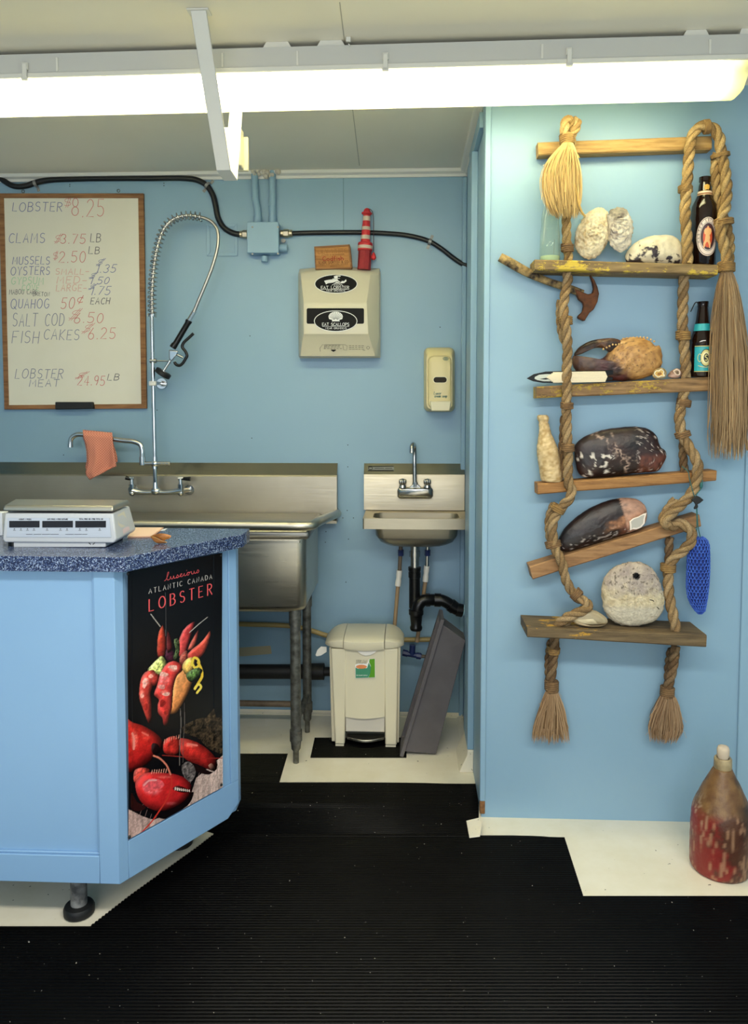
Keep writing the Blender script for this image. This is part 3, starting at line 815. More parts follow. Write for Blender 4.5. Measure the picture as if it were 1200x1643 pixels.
# ---- painted blanking plate
bp = thing('blanking_plate', 'square blue painted cover plate behind the spray hose', 'wall plate', A(356, 410, YB))
plate(MB(), ((331.5, 359), (381, 359), (381.5, 411), (332, 411)), YB, .003).build('plate', 'blue', bp, bevel=.001)
for q in (((331.5, 359), (381, 359), (376, 364), (337, 364)), ((332, 411), (381.5, 411), (376.5, 405), (337.5, 405)), ((331.5, 359), (337, 364), (337.5, 405), (332, 411)), ((381, 359), (376, 364), (376.5, 405), (381.5, 411))):
    plate(MB(), q, YB - .003, .003).build('plate_edge', 'blue_trim', bp, bevel=.001)

# ---- paper towel dispenser
td = thing('towel_dispenser', 'putty coloured paper towel dispenser with two black oval stickers', 'dispenser', A(545, 575, YB))
rows = [(431.5, 483, 600, .006), (437, 482, 595.5, .062), (441, 482.5, 594, .074), (470, 485.5, 590.5, .092), (484, 487, 588, .104), (489, 487, 588.5, .108), (536, 487.5, 591, .108), (541, 486, 592.5, .098), (566, 482.5, 600.5, .078), (572, 482, 602, .072)]
ztop, zbot = A(540, 437, YB).z, A(540, 573.5, YB).z
xb0, xb1 = A(481, 500, YB).x, A(609.5, 500, YB).x
front = []
for py, x0, x1, d in rows:
    a, b = A(x0, py, YB - d), A(x1, py, YB - d); front.append((a, b))
mb = MB(); N = len(rows)
rings = []
for (a, b), (py, x0, x1, d) in zip(front, rows):
    bz = a.z
    mid = a.lerp(b, .5)
    bow = .010 if py < 438 else 0
    L0 = Vector((xb0, YB, bz)); R0 = Vector((xb1, YB, bz))
    pts = [L0, Vector((xb0 + .001, YB - min(d * .6, .05), bz)), a]
    for k in range(1, 8): pts.append(a.lerp(b, k / 8) + Vector((0, 0, bow * math.sin(PI * k / 8))))
    pts += [b, Vector((xb1 - .001, YB - min(d * .6, .05), bz)), R0]
    rings.append(pts)
mb.loft(rings)
body = mb.build('cover', 'dispenser', td, bevel=.002)
MB().bb((xb0 - .001, YB - .012, zbot - .003), (xb1 + .002, YB, ztop + .001)).build('back_plate', 'dispenser', td, bevel=.002)
MB().bb((A(600, 566, YB - .03).x + .012, YB - .035, A(600, 566, YB - .03).z), (A(600, 566, YB - .03).x + .019, YB - .028, A(600, 562, YB - .03).z)).build('lock', 'black_plastic', td)
yf = YB - .108
def rounded(x0, y0, x1, y1, r, n=5):
    out = []
    for cx, cy, a0 in ((x1 - r, y0 + r, -90), (x1 - r, y1 - r, 0), (x0 + r, y1 - r, 90), (x0 + r, y0 + r, 180)):
        for k in range(n + 1):
            a = math.radians(a0 + 90 * k / n); out.append((cx + r * math.cos(a), cy + r * math.sin(a)))
    return out
plate(MB(), rounded(492, 494.5, 584, 519.5, 2.5), yf, .001).build('window', 'window_dark', td, label='dark viewing window')
plate(MB(), [(494, 489.5), (494, 490.3), (580, 490.3), (580, 489.5)], yf, .0004).build('embossed_line', M['cream_plastic'], td)
def yface(py):  # depth of the dispenser face at a picture row
    for (p0, _, _, d0), (p1, _, _, d1) in zip(rows, rows[1:]):
        if p0 <= py <= p1: return YB - (d0 + (d1 - d0) * (py - p0) / (p1 - p0))
    return YB - .1
def on_face(off, cy):
    def f(px, py):
        return A(px, py, yface(cy + (py - cy)) - off)
    return f
def poly_on(mb, fn, pts):
    mb._add([fn(*p) for p in pts], [tuple(range(len(pts)))]); return mb
def oval_sticker(cx, cy, rx, ry, rot, words, emblem, flat):
    f = (lambda o: (lambda px, py: A(px, py, yf - o - .0015))) if flat else (lambda o: on_face(o + .0012, cy))
    def fan(mb, fn, pts):
        c = (sum(p[0] for p in pts) / len(pts), sum(p[1] for p in pts) / len(pts)); n = len(pts)
        mid = [((p[0] + c[0]) / 2, (p[1] + c[1]) / 2) for p in pts]
        mb._add([fn(*c)] + [fn(*p) for p in mid] + [fn(*p) for p in pts], [(0, 1 + i, 1 + (i + 1) % n) for i in range(n)] + [(1 + i, 1 + n + i, 1 + n + (i + 1) % n, 1 + (i + 1) % n) for i in range(n)])
        return mb
    st_ = fan(MB(), f(0), ellipse_pts(cx, cy, rx, ry)).build('sticker', 'white', td, label='oval black and white sticker')
    fan(MB(), f(.0004), ellipse_pts(cx, cy, rx - 1.1, ry - 1.1)).build('print', 'black', st_)
    mb = MB()
    for txt, x0, x1, y0, y1, w in words:
        text_between(mb, txt, lambda u, v: f(.0008)(x0 + (x1 - x0) * u, y0 + (y1 - y0) * v), abs(y1 - y0) / (x1 - x0), w, .2)
    for kind, *g in emblem:
        if kind == 'poly': poly_on(mb, f(.0008), g[0])
        else:
            pts = [(p[0], p[1]) for p in g[0]]
            ribbons(mb, [pts], lambda x, y: f(.0009)(x, y), g[1])
    mb.build('print', 'white', st_)
oval_sticker(539, 455.5, 34.5, 15.3, 0,
             [("EAT LOBSTER", 515, 560, 463.4, 459.0, .15), ("WEAR GRUNDENS", 523.5, 553.5, 467.6, 465.2, .16)],
             [('line', [(515, 464.2), (560, 464.2)], .5),
              ('poly', [(520, 450.5), (524, 449.5), (532, 448.3), (541, 447.5), (543, 450.5), (534, 453.5), (526, 454.5), (523, 456.3)]),
              ('poly', [(535.5, 443.2), (540, 441.9), (546, 442.4), (546.5, 443.8), (541.5, 443.6), (542, 446.8), (536.5, 447)]),
              ('line', [(533.5, 447.4), (545, 446.4)], .8),
              ('poly', [(546, 453.5), (548.5, 450.8), (552, 451), (555, 448.2), (556, 451), (552.5, 454), (548, 454.8)]),
              ('line', [(541, 450), (546, 453)], 1.3)] +
             [('line', [(540 + .4 * k, 452.5), (532.5 + k * 3.4, 457.6 + (1 - abs(k - 2.5) / 3))], .7) for k in range(6)], False)
shell = [(538.5 + 11.5 * math.cos(math.radians(a)) * (1 if 0 <= a <= 180 else .98), 508.5 - 8.5 * math.sin(math.radians(a))) for a in range(-25, 206, 10)]
oval_sticker(538.5, 515.2, 34.8, 17.0, 0,
             [("EAT SCALLOPS", 517, 560, 522.8, 518.1, .15), ("WEAR GRUNDENS", 522, 556, 528.0, 525.4, .16)],
             [('line', [(517, 523.8), (560, 523.8)], .5),
              ('poly', shell + [(533, 513.3), (532.5, 515.6), (545, 515.6), (544.4, 513.3)])] , True)
# dark grooves that separate the ribs of the shell emblem
mb = MB()
for k in range(1, 12):
    a = math.radians(-15 + 210 * k / 12)
    ribbons(mb, [[(538.5 + 1.5 * math.cos(a) * 1.5, 513 - 1.5 * math.sin(a)), (538.5 + 10.6 * math.cos(a), 508.5 - 7.8 * math.sin(a))]], lambda x, y: A(x, y, yf - .0028), .38)
mb.build('shell_groove', 'black', td)
mb = MB()
def tline(x0, x1, y): ribbons(mb, [[(x0, y), (x1, y)]], lambda x, yy: A(x, yy, yface(yy) - .0016), .55)
for k, y in enumerate((554.2, 556.6, 559.2)):
    for x in range(int(522 + k * -1), 546, 5): tline(x, x + random.uniform(2.5, 4.2), y)
for y in (554.8, 557.4, 560.2, 562):
    for x in range(560 if y < 562 else 582, 585, 5): tline(x, x + random.uniform(2.5, 4.2), y)
for pts in ([(514, 564), (513, 559), (516, 555), (517, 553), (521, 553.2), (520, 560)], [(553, 553), (557, 555), (556, 562), (551, 561), (550, 554)], [(521, 553), (553, 553)]):
    ribbons(mb, [pts], lambda x, y: A(x, y, yface(y) - .0016), .4)
ribbons(mb, [ellipse_pts(590.5, 558, 2.3, 2.3, 12) + [(592.8, 558)]], lambda x, y: A(x, y, yface(y) - .0016), .45)
poly_on(mb, lambda x, y: A(x, y, yface(y) - .0016), [(531, 561), (539, 561), (539, 562.2), (535, 564.6), (531, 562.2)])
mb.build('instructions', 'black', td)

# ---- codfish box and wooden lighthouse on the dispenser
zt_ = max(front[1][0].z, front[1][1].z) + .0105
M['crate'] = wood('crate_wood', C(132, 82, 34), C(186, 126, 56), C(206, 148, 74))
ybx = YB - .058
cb = thing('wooden_box', 'small wooden codfish box standing on the towel dispenser', 'box', A(535, 428, YB - .03))
q = [A(504, 390, ybx), A(561, 386.5, ybx), A(565, 425.5, ybx), A(506, 427, ybx)]
zs = zt_ - min(p.z for p in q) + .0005
q = [p + Vector((0, 0, zs)) for p in q]
MB().prism(q, (0, .05, 0)).build('case', 'crate', cb, bevel=.002)
bp_ = quad_put(*q, off=Vector((0, -.0008, 0)))
e = lambda u0, u1, v0, v1: [bp_(u0, v0), bp_(u1, v0), bp_(u1, v1), bp_(u0, v1)]
mbe = MB()
for a in (e(0, 1, .93, 1), e(0, 1, 0, .05), e(0, .035, 0, 1), e(.955, 1, 0, 1)): mbe.prism(a, (0, -.003, 0))
mbe.build('edge_strip', M['oak'], cb, bevel=.001)
for txt, u0, u1, v0, v1, mt, w in (("LILY WHITE", .10, .90, .68, .84, 'crate_faint', .15), ("PACKED IN GLOUCESTER", .2, .82, .59, .635, 'crate_dark', .18), ("Codfish", .22, .78, .37, .545, 'crate_red', .17),
                                   ("SLADE GORTON & CO.", .09, .93, .25, .345, 'crate_dark', .17), ("FISH AND CANNED GOODS", .14, .9, .185, .225, 'crate_dark', .2), ("BOSTON", .42, .6, .11, .15, 'crate_dark', .2)):
    if mt not in M: M[mt] = plain(mt, {'crate_faint': C(150, 102, 54), 'crate_dark': C(98, 58, 34), 'crate_red': C(150, 48, 34)}[mt], .8)
    mb = MB(); text_between(mb, txt, lambda u, v: bp_(u0 + (u1 - u0) * u, v0 + (v1 - v0) * v) + Vector((0, -.0004, 0)), (v1 - v0) * .098 / ((u1 - u0) * .15), w, .2)
    mb.build('lettering', mt, cb)
M['lh_red'] = plain('red_buoy_paint', C(206, 44, 50), .55, var=C(176, 36, 44), vscale=60)
M['lh_dark'] = plain('dark_red_buoy_paint', C(158, 38, 44), .6, var=C(140, 34, 40), vscale=40)
M['lh_white'] = plain('off_white_buoy_paint', C(206, 190, 170), .6)
yl = YB - .045
base = A(584, 427.5, yl); base.z = zt_ + .0012
top = A(589, 334, yl); ax = (top - base); H = ax.length; ax.normalize()
lh = thing('wooden_lighthouse', 'red and white striped wooden lighthouse on the towel dispenser', 'ornament', base)
def lp(name, mat, prof, n=20): MB().lathe(base, [(r * 3.28 / F_PX, h * H) for r, h in prof], n, ax).build(name, mat, lh, smooth=35)
lp('base', 'lh_dark', [(10.4, 0), (10.2, .305)], 8)
lp('gallery', 'lh_red', [(10, .305), (11.6, .31), (11.6, .425), (10.5, .44), (7.2, .44)])
lp('white_band', 'lh_white', [(11.9, .335), (11.9, .385)])
lp('tower', 'lh_red', [(7.6, .44), (5.5, .86), (5.4, .89)])
for h0, h1 in ((.49, .555), (.64, .695), (.79, .865)):
    lp('white_band', 'lh_white', [(7.6 - (h0 - .44) * 5 + .25, h0), (7.6 - (h1 - .44) * 5 + .25, h1)])
lp('cap', 'lh_red', [(5.4, .885), (8.2, .905), (8.2, .925), (5.6, .935), (5.4, .955), (4, .985), (1.5, 1.0)])
p = [A(591, 335, yl), A(595.5, 337, yl), A(598.6, 344, yl), A(599.5, 370, yl), A(599.5, 404, yl)]
MB().tube(spline([q_ + Vector((0, -.004, 0)) for q_ in p], .01), .0013, 6).build('cord', plain('dark_cord', C(60, 30, 34), .8), lh)
q_ = A(599.5, 416, yl) + Vector((0, -.004, 0))
MB().lathe(q_ + Vector((0, 0, -.004)), [(.004, 0), (.0098, .006), (.0105, .012), (.007, .024), (.002, .032)], 14).build('float', 'lh_red', lh, smooth=60)

# ---- soap dispenser
sd = thing('soap_dispenser', 'yellowed cream soap dispenser on the wall above the small sink', 'soap dispenser', A(705, 660, YB))
def rr_ring(x0, y0, x1, y1, r, Y): return [A(px, py, Y) for px, py in rounded(x0, y0, x1, y1, r, 5)]
mb = MB().loft([rr_ring(680.5, 557.5, 729.5, 660, 9, YB), rr_ring(680, 557.5, 729.5, 661, 9, YB - .03), rr_ring(681.5, 559, 728, 660, 9, YB - .055), rr_ring(684.5, 566, 725.5, 657, 9, YB - .075)])
mb.build('body', 'soap_cream', sd, smooth=50)
mb = MB().loft([rr_ring(686, 570, 724.5, 656, 10, YB - .073), rr_ring(687.5, 572, 723.5, 655, 10, YB - .086), rr_ring(690.5, 577, 722, 640, 9, YB - .090)])
mb.build('front_panel', 'soap_cream', sd, smooth=30)
yfr = YB - .0905
wn = plate(MB(), rounded(694.5, 604, 717.5, 614.8, 4.6), yfr, .0015).build('window_rim', plain('pale_rim', C(238, 228, 186), .3), sd)
plate(MB(), rounded(695.6, 605, 716.6, 613.8, 4.2), yfr - .0015, .0006).build('window', plain('smoked_window', C(52, 46, 38), .45, spec=.1), wn, label='dark sight window')
q = [A(689.5, 643.5, YB - .085), A(723.5, 643.5, YB - .085), A(721, 659.5, YB - .085), A(691.5, 659.5, YB - .085)]
MB().prism(q, (0, -.02, 0)).build('push_lever', plain('pale_lever', C(232, 222, 186), .35), sd, bevel=.004)
M['teal_print'] = plain('teal_print', C(88, 128, 116), .6)
mb = MB(); ribbons(mb, [ellipse_pts(715, 575.5, 4.2, 2.4, 16) + [(719.2, 575.5)], ellipse_pts(715, 575.5, 2.2, 1, 10)], lambda x, y: A(x, y, yfr - .0006), .8)
f2 = lambda x0, x1, y0, y1: (lambda u, v: A(x0 + (x1 - x0) * u, y0 + (y1 - y0) * v, yfr - .0006))
text_between(mb, 'Luxor', f2(696, 707.5, 633, 628.5), .4, .16, .2, .2)
text_between(mb, 'cream soap', f2(697, 717, 637.5, 633), .24, .16, .2, .2)
mb.build('print', 'teal_print', sd)

# ---- pre-rinse spray unit over the big sink
YP = YB - .115
pr = thing('spray_faucet', 'tall chrome sink faucet with a spring hose sprayer', 'faucet', A(249, 800, YB))
ch = 'chrome'
def seg(name, a, b, r, mat=ch, n=14, r2=None, bevel=.0): return MB().cyl(a, b, r, r2, n).build(name, mat, pr, smooth=40)
b0, b1 = A(213, 787, YP), A(291, 787, YP)
mb = MB().tube(spline([b0, A(225, 789.5, YP), A(240, 790, YP), A(250, 789, YP), A(262, 790, YP), A(278, 789, YP), b1], .006), [.0095 + .004 * abs(2 * k / 32 - 1) ** 4 for k in range(len(spline([b0, A(225, 789.5, YP), A(240, 790, YP), A(250, 789, YP), A(262, 790, YP), A(278, 789, YP), b1], .006)))], 12)
mb.ball(A(250, 788, YP), (.022, .016, .017), 14, 10)
mb.build('bridge', ch, pr, smooth=60)
for px, s in ((212, -1), (290, 1)):
    c = A(px, 787, YP)
    mb = MB().cyl(c + Vector((0, 0, -.012)), c + Vector((0, 0, .026)), .0125, n=14); mb.ball(c + Vector((0, 0, -.010)), .0135, 12, 8)
    mb.cyl(c, Vector((c.x + s * .018, YB - .055, c.z - .004)), .010, n=14)
    mb.build('valve_body', ch, pr, smooth=40)
    w = Vector((c.x + s * .018, YB - .055, c.z - .004))
    MB().cyl(w, w + Vector((0, .006, 0)), .021, n=20).build('wall_flange', ch, pr, smooth=40)
    MB().cyl(c + Vector((0, 0, .024)), c + Vector((0, 0, .047)), .0085, .0075, 12).build('valve_stem', ch, pr, smooth=40)
    MB().cyl(c + Vector((-s * .010, 0, .050)), c + Vector((s * .012, 0, .052)), .0075, .006, 12).build('handle_hub', ch, pr, smooth=40)
    a, b = (A(212, 769, YP), A(202, 766.5, YP)) if s < 0 else (A(292, 768, YP), A(305.5, 768.5, YP))
    MB().tube([a, a.lerp(b, .4), b], [.0058, .0075, .009], 12).build('handle', 'black_plastic', pr, smooth=50)
seg('riser_base', A(250, 784, YP), A(249.5, 774, YP), .0125, r2=.0095)
seg('riser_pipe', A(249.5, 776, YP), A(248.8, 752, YP), .0088)
mb = MB().ball(A(248.7, 744, YP), (.0165, .015, .016), 12, 8); mb.cyl(A(248.7, 752, YP), A(248.7, 733, YP), .0115, .0095, 14)
mb.cyl(A(230, 743.5, YP), A(270, 743.5, YP), .0088, n=12)
mb.build('tee', ch, pr, smooth=40)
for x in (259, 264, 270): seg('valve_nut', A(x, 743.5, YP), A(x + 3.4, 743.5, YP), .0098, n=8)
seg('elbow', A(229, 746, YP), A(228.5, 733, YP), .0128)
sp = spline([A(228.5, 735, YP), A(228.3, 722, YP), A(225, 713, YP), A(215, 708.5, YP), A(195, 706.3, YP), A(160, 701, YP), A(133, 697.3, YP), A(122, 698, YP), A(114.5, 704, YP), A(113, 716.5, YP)], .006)
MB().tube(sp, .0105, 12).build('spout', ch, pr, smooth=60)
seg('aerator', A(113, 713, YP), A(113, 717.5, YP), .0115)
seg('riser_pipe', A(248.6, 735, YP), A(243.5, 505, YP), .0080)
# spring-guarded hose
hp = [(244.3, 508), (243.8, 480), (245, 450), (248.5, 418), (254.5, 390), (264, 366), (279, 351.5), (300, 346), (322, 348.5), (338, 355), (347.5, 366), (350.3, 382), (348, 402), (340, 430), (329, 458), (318, 484), (311, 501)]
hpts = spline([A(x, y, YP - .004) for x, y in hp], .006)
MB().tube(hpts, .0068, 10).build('hose', steel('hose_braid', (.5, .48, .45, 1), .35), pr, smooth=60)
cut = int(len(hpts) * .56)
fr = frames(hpts[:cut]); coil = []
turns = 30
for i in range(turns * 12 + 1):
    f = i / (turns * 12) * (cut - 1.001); k = int(f); p = hpts[k].lerp(hpts[k + 1], f - k); T, N, B = fr[k]
    a = 2 * PI * i / 12; coil.append(p + (N * math.cos(a) + B * math.sin(a)) * .0165)
MB().tube(coil, .0027, 6).build('spring', 'old_chrome', pr, smooth=60)
seg('spring_collar', A(244.2, 503, YP), A(244.2, 508.5, YP), .0185, n=18)
seg('hose_fitting', A(313, 498, YP), A(302.5, 515, YP), .0098, n=8)
mb = MB().tube([A(303.5, 514, YP), A(302.5, 516, YP), A(301, 519, YP), A(282, 551, YP), A(279.5, 554, YP), A(277, 558, YP)], [.0135, .0142, .0118, .0118, .0142, .0138], 16); mb.build('grip', 'black_plastic', pr, smooth=40)
mb = MB().loft([[A(x, y, YP + d) for x, y in ((271, 561), (286, 563), (283.5, 570), (277, 578), (273.5, 580), (271, 574))] for d in (-.012, .012)]); mb.build('valve_body', ch, pr, bevel=.004)
seg('valve_plunger', A(284, 569, YP), A(294, 574, YP), .0055)
seg('spray_stem', A(274, 577, YP), A(262.5, 595, YP), .006)
lv = spline([A(280, 580.5, YP), A(282, 584.5, YP), A(288, 586.5, YP), A(293, 583, YP), A(297.5, 576, YP), A(300, 571, YP), A(297.5, 564, YP), A(292.5, 557, YP), A(294, 551, YP), A(303, 542, YP), A(310.5, 535, YP)], .004)
MB().tube(lv, .0062, 10).build('trigger_lever', 'black_plastic', pr, smooth=60)
dr = (A(274, 577, YP) - A(262.5, 595, YP)).normalized(); c = A(261.5, 599, YP)
MB().cyl(c - dr * .010, c + dr * .010, .0335, n=24).build('spray_head', 'black_matte', pr, bevel=.004)
MB().cyl(c + dr * .010, c + dr * .013, .018, n=20).build('spray_cap', ch, pr, smooth=40)
mb = MB().tube([A(240, 579, YP), A(248, 579, YP), A(270, 579.5, YP), A(274, 583, YP)], .0026, 8); mb.cyl(A(241, 579, YP), A(251, 579, YP), .0095, n=12); mb.build('hose_hook', 'old_chrome', pr, smooth=40)
c = A(259.5, 615.5, YB - .006)
mb = MB().cyl(c + Vector((0, .0045, 0)), c + Vector((0, -.004, 0)), .0245, .022, 24); mb.cyl(c, c + Vector((0, -.03, 0)), .012, n=16); mb.build('bracket_rosette', ch, pr, smooth=40)
MB().tube([c + Vector((0, -.02, 0)), Vector((c.x, YP, c.z)), A(246, 615.5, YP)], .007, 10).build('bracket_arm', ch, pr, smooth=60)
lo, hi = A(240, 619, YP), A(251, 611.5, YP); MB().bb((lo.x, YP - .011, lo.z), (hi.x, YP + .011, hi.z)).build('bracket_clamp', 'white_trim', pr, bevel=.003)

# ---- cloth over the spout
t = Nt('orange_cloth'); w1 = t.n('ShaderNodeTexChecker'); w1.inputs['Scale'].default_value = 190
t.l(t.coord((1, .01, 1)), w1.inputs['Vector']); w1.inputs['Color1'].default_value = C(226, 156, 132); w1.inputs['Color2'].default_value = C(204, 118, 96)
t.set(Base_Color=w1.outputs['Color'], Roughness=.9)
edgeL = [(133, 691.5), (133.5, 703), (137, 712), (140, 730), (140, 745), (137, 758), (138.5, 763), (144, 770)]
edgeR = [(180, 696), (181.5, 712), (183, 722), (185, 730), (187, 740), (187.5, 748), (184.5, 749), (178, 752)]
def cloth_sheet(yo, sgn, scale, seed):
    rows_ = 22; cols_ = 20; V = []
    for i in range(rows_ + 1):
        f = i / rows_ * (len(edgeL) - 1); k = min(int(f), len(edgeL) - 2); g = f - k
        l = [edgeL[k][j] + (edgeL[k + 1][j] - edgeL[k][j]) * g for j in (0, 1)]; r = [edgeR[k][j] + (edgeR[k + 1][j] - edgeR[k][j]) * g for j in (0, 1)]
        for j in range(cols_ + 1):
            u = j / cols_; drop = i / rows_
            x = l[0] + (r[0] - l[0]) * u; y = l[1] + (r[1] - l[1]) * u; y = 697 + (y - 697) * scale if i > 2 else y
            fold = math.sin(u * 9 + seed + drop * 2) * .007 * min(1, drop * 2.5) + math.sin(u * 21 + drop * 5 + seed) * .003 * drop + nz((u * 2, drop * 2, seed), 1.2) * .006 * drop
            V.append(A(x, y, YP + yo * min(1, drop * 22 + .15)) + Vector((0, fold, 0)))
    return V, rows_, cols_
mb = MB()
for yo, scale, seed in ((-.0145, 1.0, 1), (.0145, .86, 4)):
    V, R_, C_ = cloth_sheet(yo, 1, scale, seed)
    mb._add(V, [(i * (C_ + 1) + j, i * (C_ + 1) + j + 1, (i + 1) * (C_ + 1) + j + 1, (i + 1) * (C_ + 1) + j) for i in range(R_) for j in range(C_)])
top = [A(133 + 47 * u / 20, 690 + 4.5 * u / 20, YP) for u in range(21)]
o1 = 0; n1_ = len(mb.v) // 2
tp = len(mb.v); mb._add(top, []); 
for j in range(20):
    mb.f.append((j, j + 1, tp + j + 1, tp + j)); mb.f.append((n1_ + j, n1_ + j + 1, tp + j + 1, tp + j))
o = mb.build('dish_cloth', t.m, smooth=70)
sm = o.modifiers.new('thick', 'SOLIDIFY'); sm.thickness = .0025; sm.offset = 0
tag(o, 'checked orange dish cloth draped over the faucet spout', 'cloth')

# ---- big stainless sink
bs = thing('stainless_sink', 'long stainless steel sink bench with high splashback on pipe legs', 'sink', (A(475, 1225, 2.9).x, 2.92, 0))
XL_ = -2.1; xr = A(540.5, 780, YB - .04).x
zA, zB_, zC_ = A(400, 743, YB).z, A(400, 762, YB - .04).z, A(400, 834, YB - .05).z
prof = [(YB, zB_), (YB - .042, zB_), (YB - .046, zB_ - .006), (YB - .050, zC_ + .01), (YB - .062, zC_), (YB - .062, zC_ - .012), (YB, zC_ - .012)]
lip = [(YB, zA), (YB - .004, zA + .001), (YB - .042, zB_ + .0002), (YB, zB_ + .0002)]
MB().loft([[(x, y, z) for y, z in lip] for x in (XL_, xr)]).build('top_return', 'steel_lip', bs, smooth=30)
MB().loft([[(x, y, z) for y, z in prof] for x in (XL_, xr)]).build('splashback', 'steel_big', bs, smooth=30)
YG = F(474, 1226, 0).y + .012
YFR = YG - .055
rimL = A(380, 843, YFR); zr = rimL.z
cpt = [Vector((XL_, YFR, zr)), Vector((A(440, 843, YFR).x, YFR, zr)), A(488, 843.5, YFR), A(500, 842, YFR + .01), A(506, 839.5, YFR + .035), A(541, 824, YB - .05)]
cpt = [Vector((p.x, p.y, zr if i < 4 else p.z)) for i, p in enumerate(cpt)]
MB().tube(spline(cpt, .02), .0175, 14).build('rolled_rim', 'steel', bs, smooth=70)
mb = MB().prism([Vector((p.x, p.y, zC_ - .012)) for p in [Vector((XL_, YFR + .01, 0)), A(480, 843, YFR + .012), A(486, 843, YFR + .06), A(516, 824, YB - .06), Vector((XL_, YB - .06, 0))]], (0, 0, .008)); mb.build('drainboard', 'steel', bs)
za, zb2 = A(440, 853, YFR + .01).z, A(440, 868, YFR + .01).z
xq = A(497, 860, YFR + .035).x
MB().bb((XL_, YFR + .030, zb2), (xq, YB - .07, za + .004)).build('apron', 'steel_dark', bs, bevel=.016, seg=4)
# basin
YBF = YG - .034; xf = A(490, 925, YBF).x; zbt, zbb = zb2, A(440, 986, YBF).z
prof2 = rounded(-.55, zbb, .0, zbt + .06, .03)
def rrect(x0, x1, y0, y1, r, z, n=5): return [(px, py, z) for px, py in rounded(x0, y0, x1, y1, r, n)]
rs = []
for dz, ins in ((0, .045), (.004, .022), (.014, .008), (.03, 0)): rs.append(rrect(xf - .62 + ins, xf - ins, YBF + ins, YB - .08 - ins, .035, zbb + dz))
rs.append(rrect(xf - .62, xf, YBF, YB - .08, .035, zbt + .004))
MB().loft(rs).build('basin', 'steel', bs, smooth=40)
# legs
def leg(px0, px1, yy, Y, foot_py):
    c = A((px0 + px1) / 2, 1100, Y); r = (px1 - px0) / 2 * Y / F_PX
    z1 = zbb + .012
    lg = MB().cyl((c.x, Y, .075), (c.x, Y, z1), r * .88, n=18).build('leg', 'galv', bs, smooth=40)
    MB().cyl((c.x, Y, z1 - .06), (c.x, Y, z1), r * 1.05, n=18).build('leg_socket', 'galv', lg, smooth=40)
    MB().cyl((c.x, Y, .085), (c.x, Y, .125), r * 1.05, n=18).build('collar', 'galv', lg, smooth=40)
    MB().lathe((c.x, Y, 0), [(r * .5, 0), (r * .5, .045), (r * .8, .055), (r * .88, .085)], 16).build('bullet_foot', 'galv', lg, smooth=40)
    return c
c1 = leg(464.5, 484, 1100, YG, 1226); c2 = leg(484.5, 501, 1100, YG + .27, 1172)
zc = A(470, 1136, YG + .2).z
MB().cyl((c2.x, YG + .27, zc - .012), (XL_, YG + .27, zc - .012), .0125, n=12).build('cross_bar', plain('dirty_pipe', C(120, 104, 88), .6, .3, var=C(88, 74, 62), vscale=30), bs, smooth=40)
MB().cyl((c1.x, YG, .155), (c2.x, YG + .27, .155), .0125, n=12).build('cross_bar', 'galv', bs, smooth=40)

# ---- small hand sink
hs = thing('hand_sink', 'small stainless wall sink beside the alcove wall', 'sink', A(664, 880, YB))
x0, x1 = A(584.5, 770, YB).x, A(744.5, 770, YB).x
z1_, z2_, z3_ = A(664, 744, YB).z, A(664, 761, YB - .022).z, A(664, 818, YB - .024).z
prof = [(YB, z2_), (YB - .034, z2_), (YB - .035, z2_ - .003), (YB - .035, z3_), (YB, z3_)]
lip = [(YB, z1_), (YB - .003, z1_ + .001), (YB - .034, z2_ + .0002), (YB, z2_ + .0002)]
MB().loft([[(x, y, z) for y, z in lip] for x in (x0, x1)]).build('top_return', 'steel_lip', hs, smooth=30)
MB().loft([[(x, y, z) for y, z in prof] for x in (x0, x1)]).build('splashback', 'steel_warm', hs, smooth=30)
YH = 3.03
xa_, xb_ = A(582, 840, YH).x, min(A(752, 840, YH).x, XS - .003)
zt2, zb3 = A(664, 832.5, YH).z, A(664, 849.5, YH).z
# rim as a plate with a rounded opening
outer = rounded(xa_, YH, xb_, YB - .024, .006, 4)
oc = ((xa_ + xb_) / 2, 0)
bx0, bx1 = A(598, 828, YH + .03).x, A(738, 828, YH + .03).x
inner = rounded(bx0, YH + .026, bx1, YB - .07, .035, 4)
n_ = len(outer)
mb = MB(); mb._add([(x, y, z3_ - .001 if y > YB - .06 else zt2) for x, y in outer] + [(x, y, zt2 - .002) for x, y in inner], [(i, (i + 1) % n_, n_ + (i + 1) % n_, n_ + i) for i in range(n_)])
zf = .1
mb.loft([[(x, y, zt2 - .002) for x, y in inner], [(x * .97 + oc[0] * .03, y, zt2 - .03) for x, y in inner], [(oc[0] + (x - oc[0]) * .9, 3.14 + (y - 3.14) * .85, zt2 - .085) for x, y in inner], [(oc[0] + (x - oc[0]) * .3, 3.14 + (y - 3.14) * .3, zt2 - .092) for x, y in inner]], cap=False)
mb._add([(oc[0] + (x - oc[0]) * .3, 3.14 + (y - 3.14) * .3, zt2 - .092) for x, y in inner], [tuple(range(n_))])
mb.build('bowl_inside', 'steel_warm', hs, smooth=40)
mb = MB(); mb.loft([[(x, y, zt2) for x, y in outer], [(x, y, zb3) for x, y in outer]], cap=False); mb.build('rim', 'steel_warm', hs, smooth=40)
MB().bb((xa_ + .004, YH + .004, zb3 - .0005), (xb_ - .004, YB - .03, zb3 + .0015)).build('rim_underside', 'steel_dark', hs)
xc_ = A(668, 860, YH + .1).x; hwid = mm(67, 3.12)
zz0, zz1 = zb3, A(668, 879, YH + .06).z
rs = []
for f, ins in ((0, 0), (.45, .004), (.75, .02), (.92, .045), (1, .075)):
    rs.append(rrect(xc_ - hwid + ins, xc_ + hwid - ins, YH + .035 + ins * .6, YB - .06 - ins * .6, .05, zz0 + (zz1 - zz0) * f))
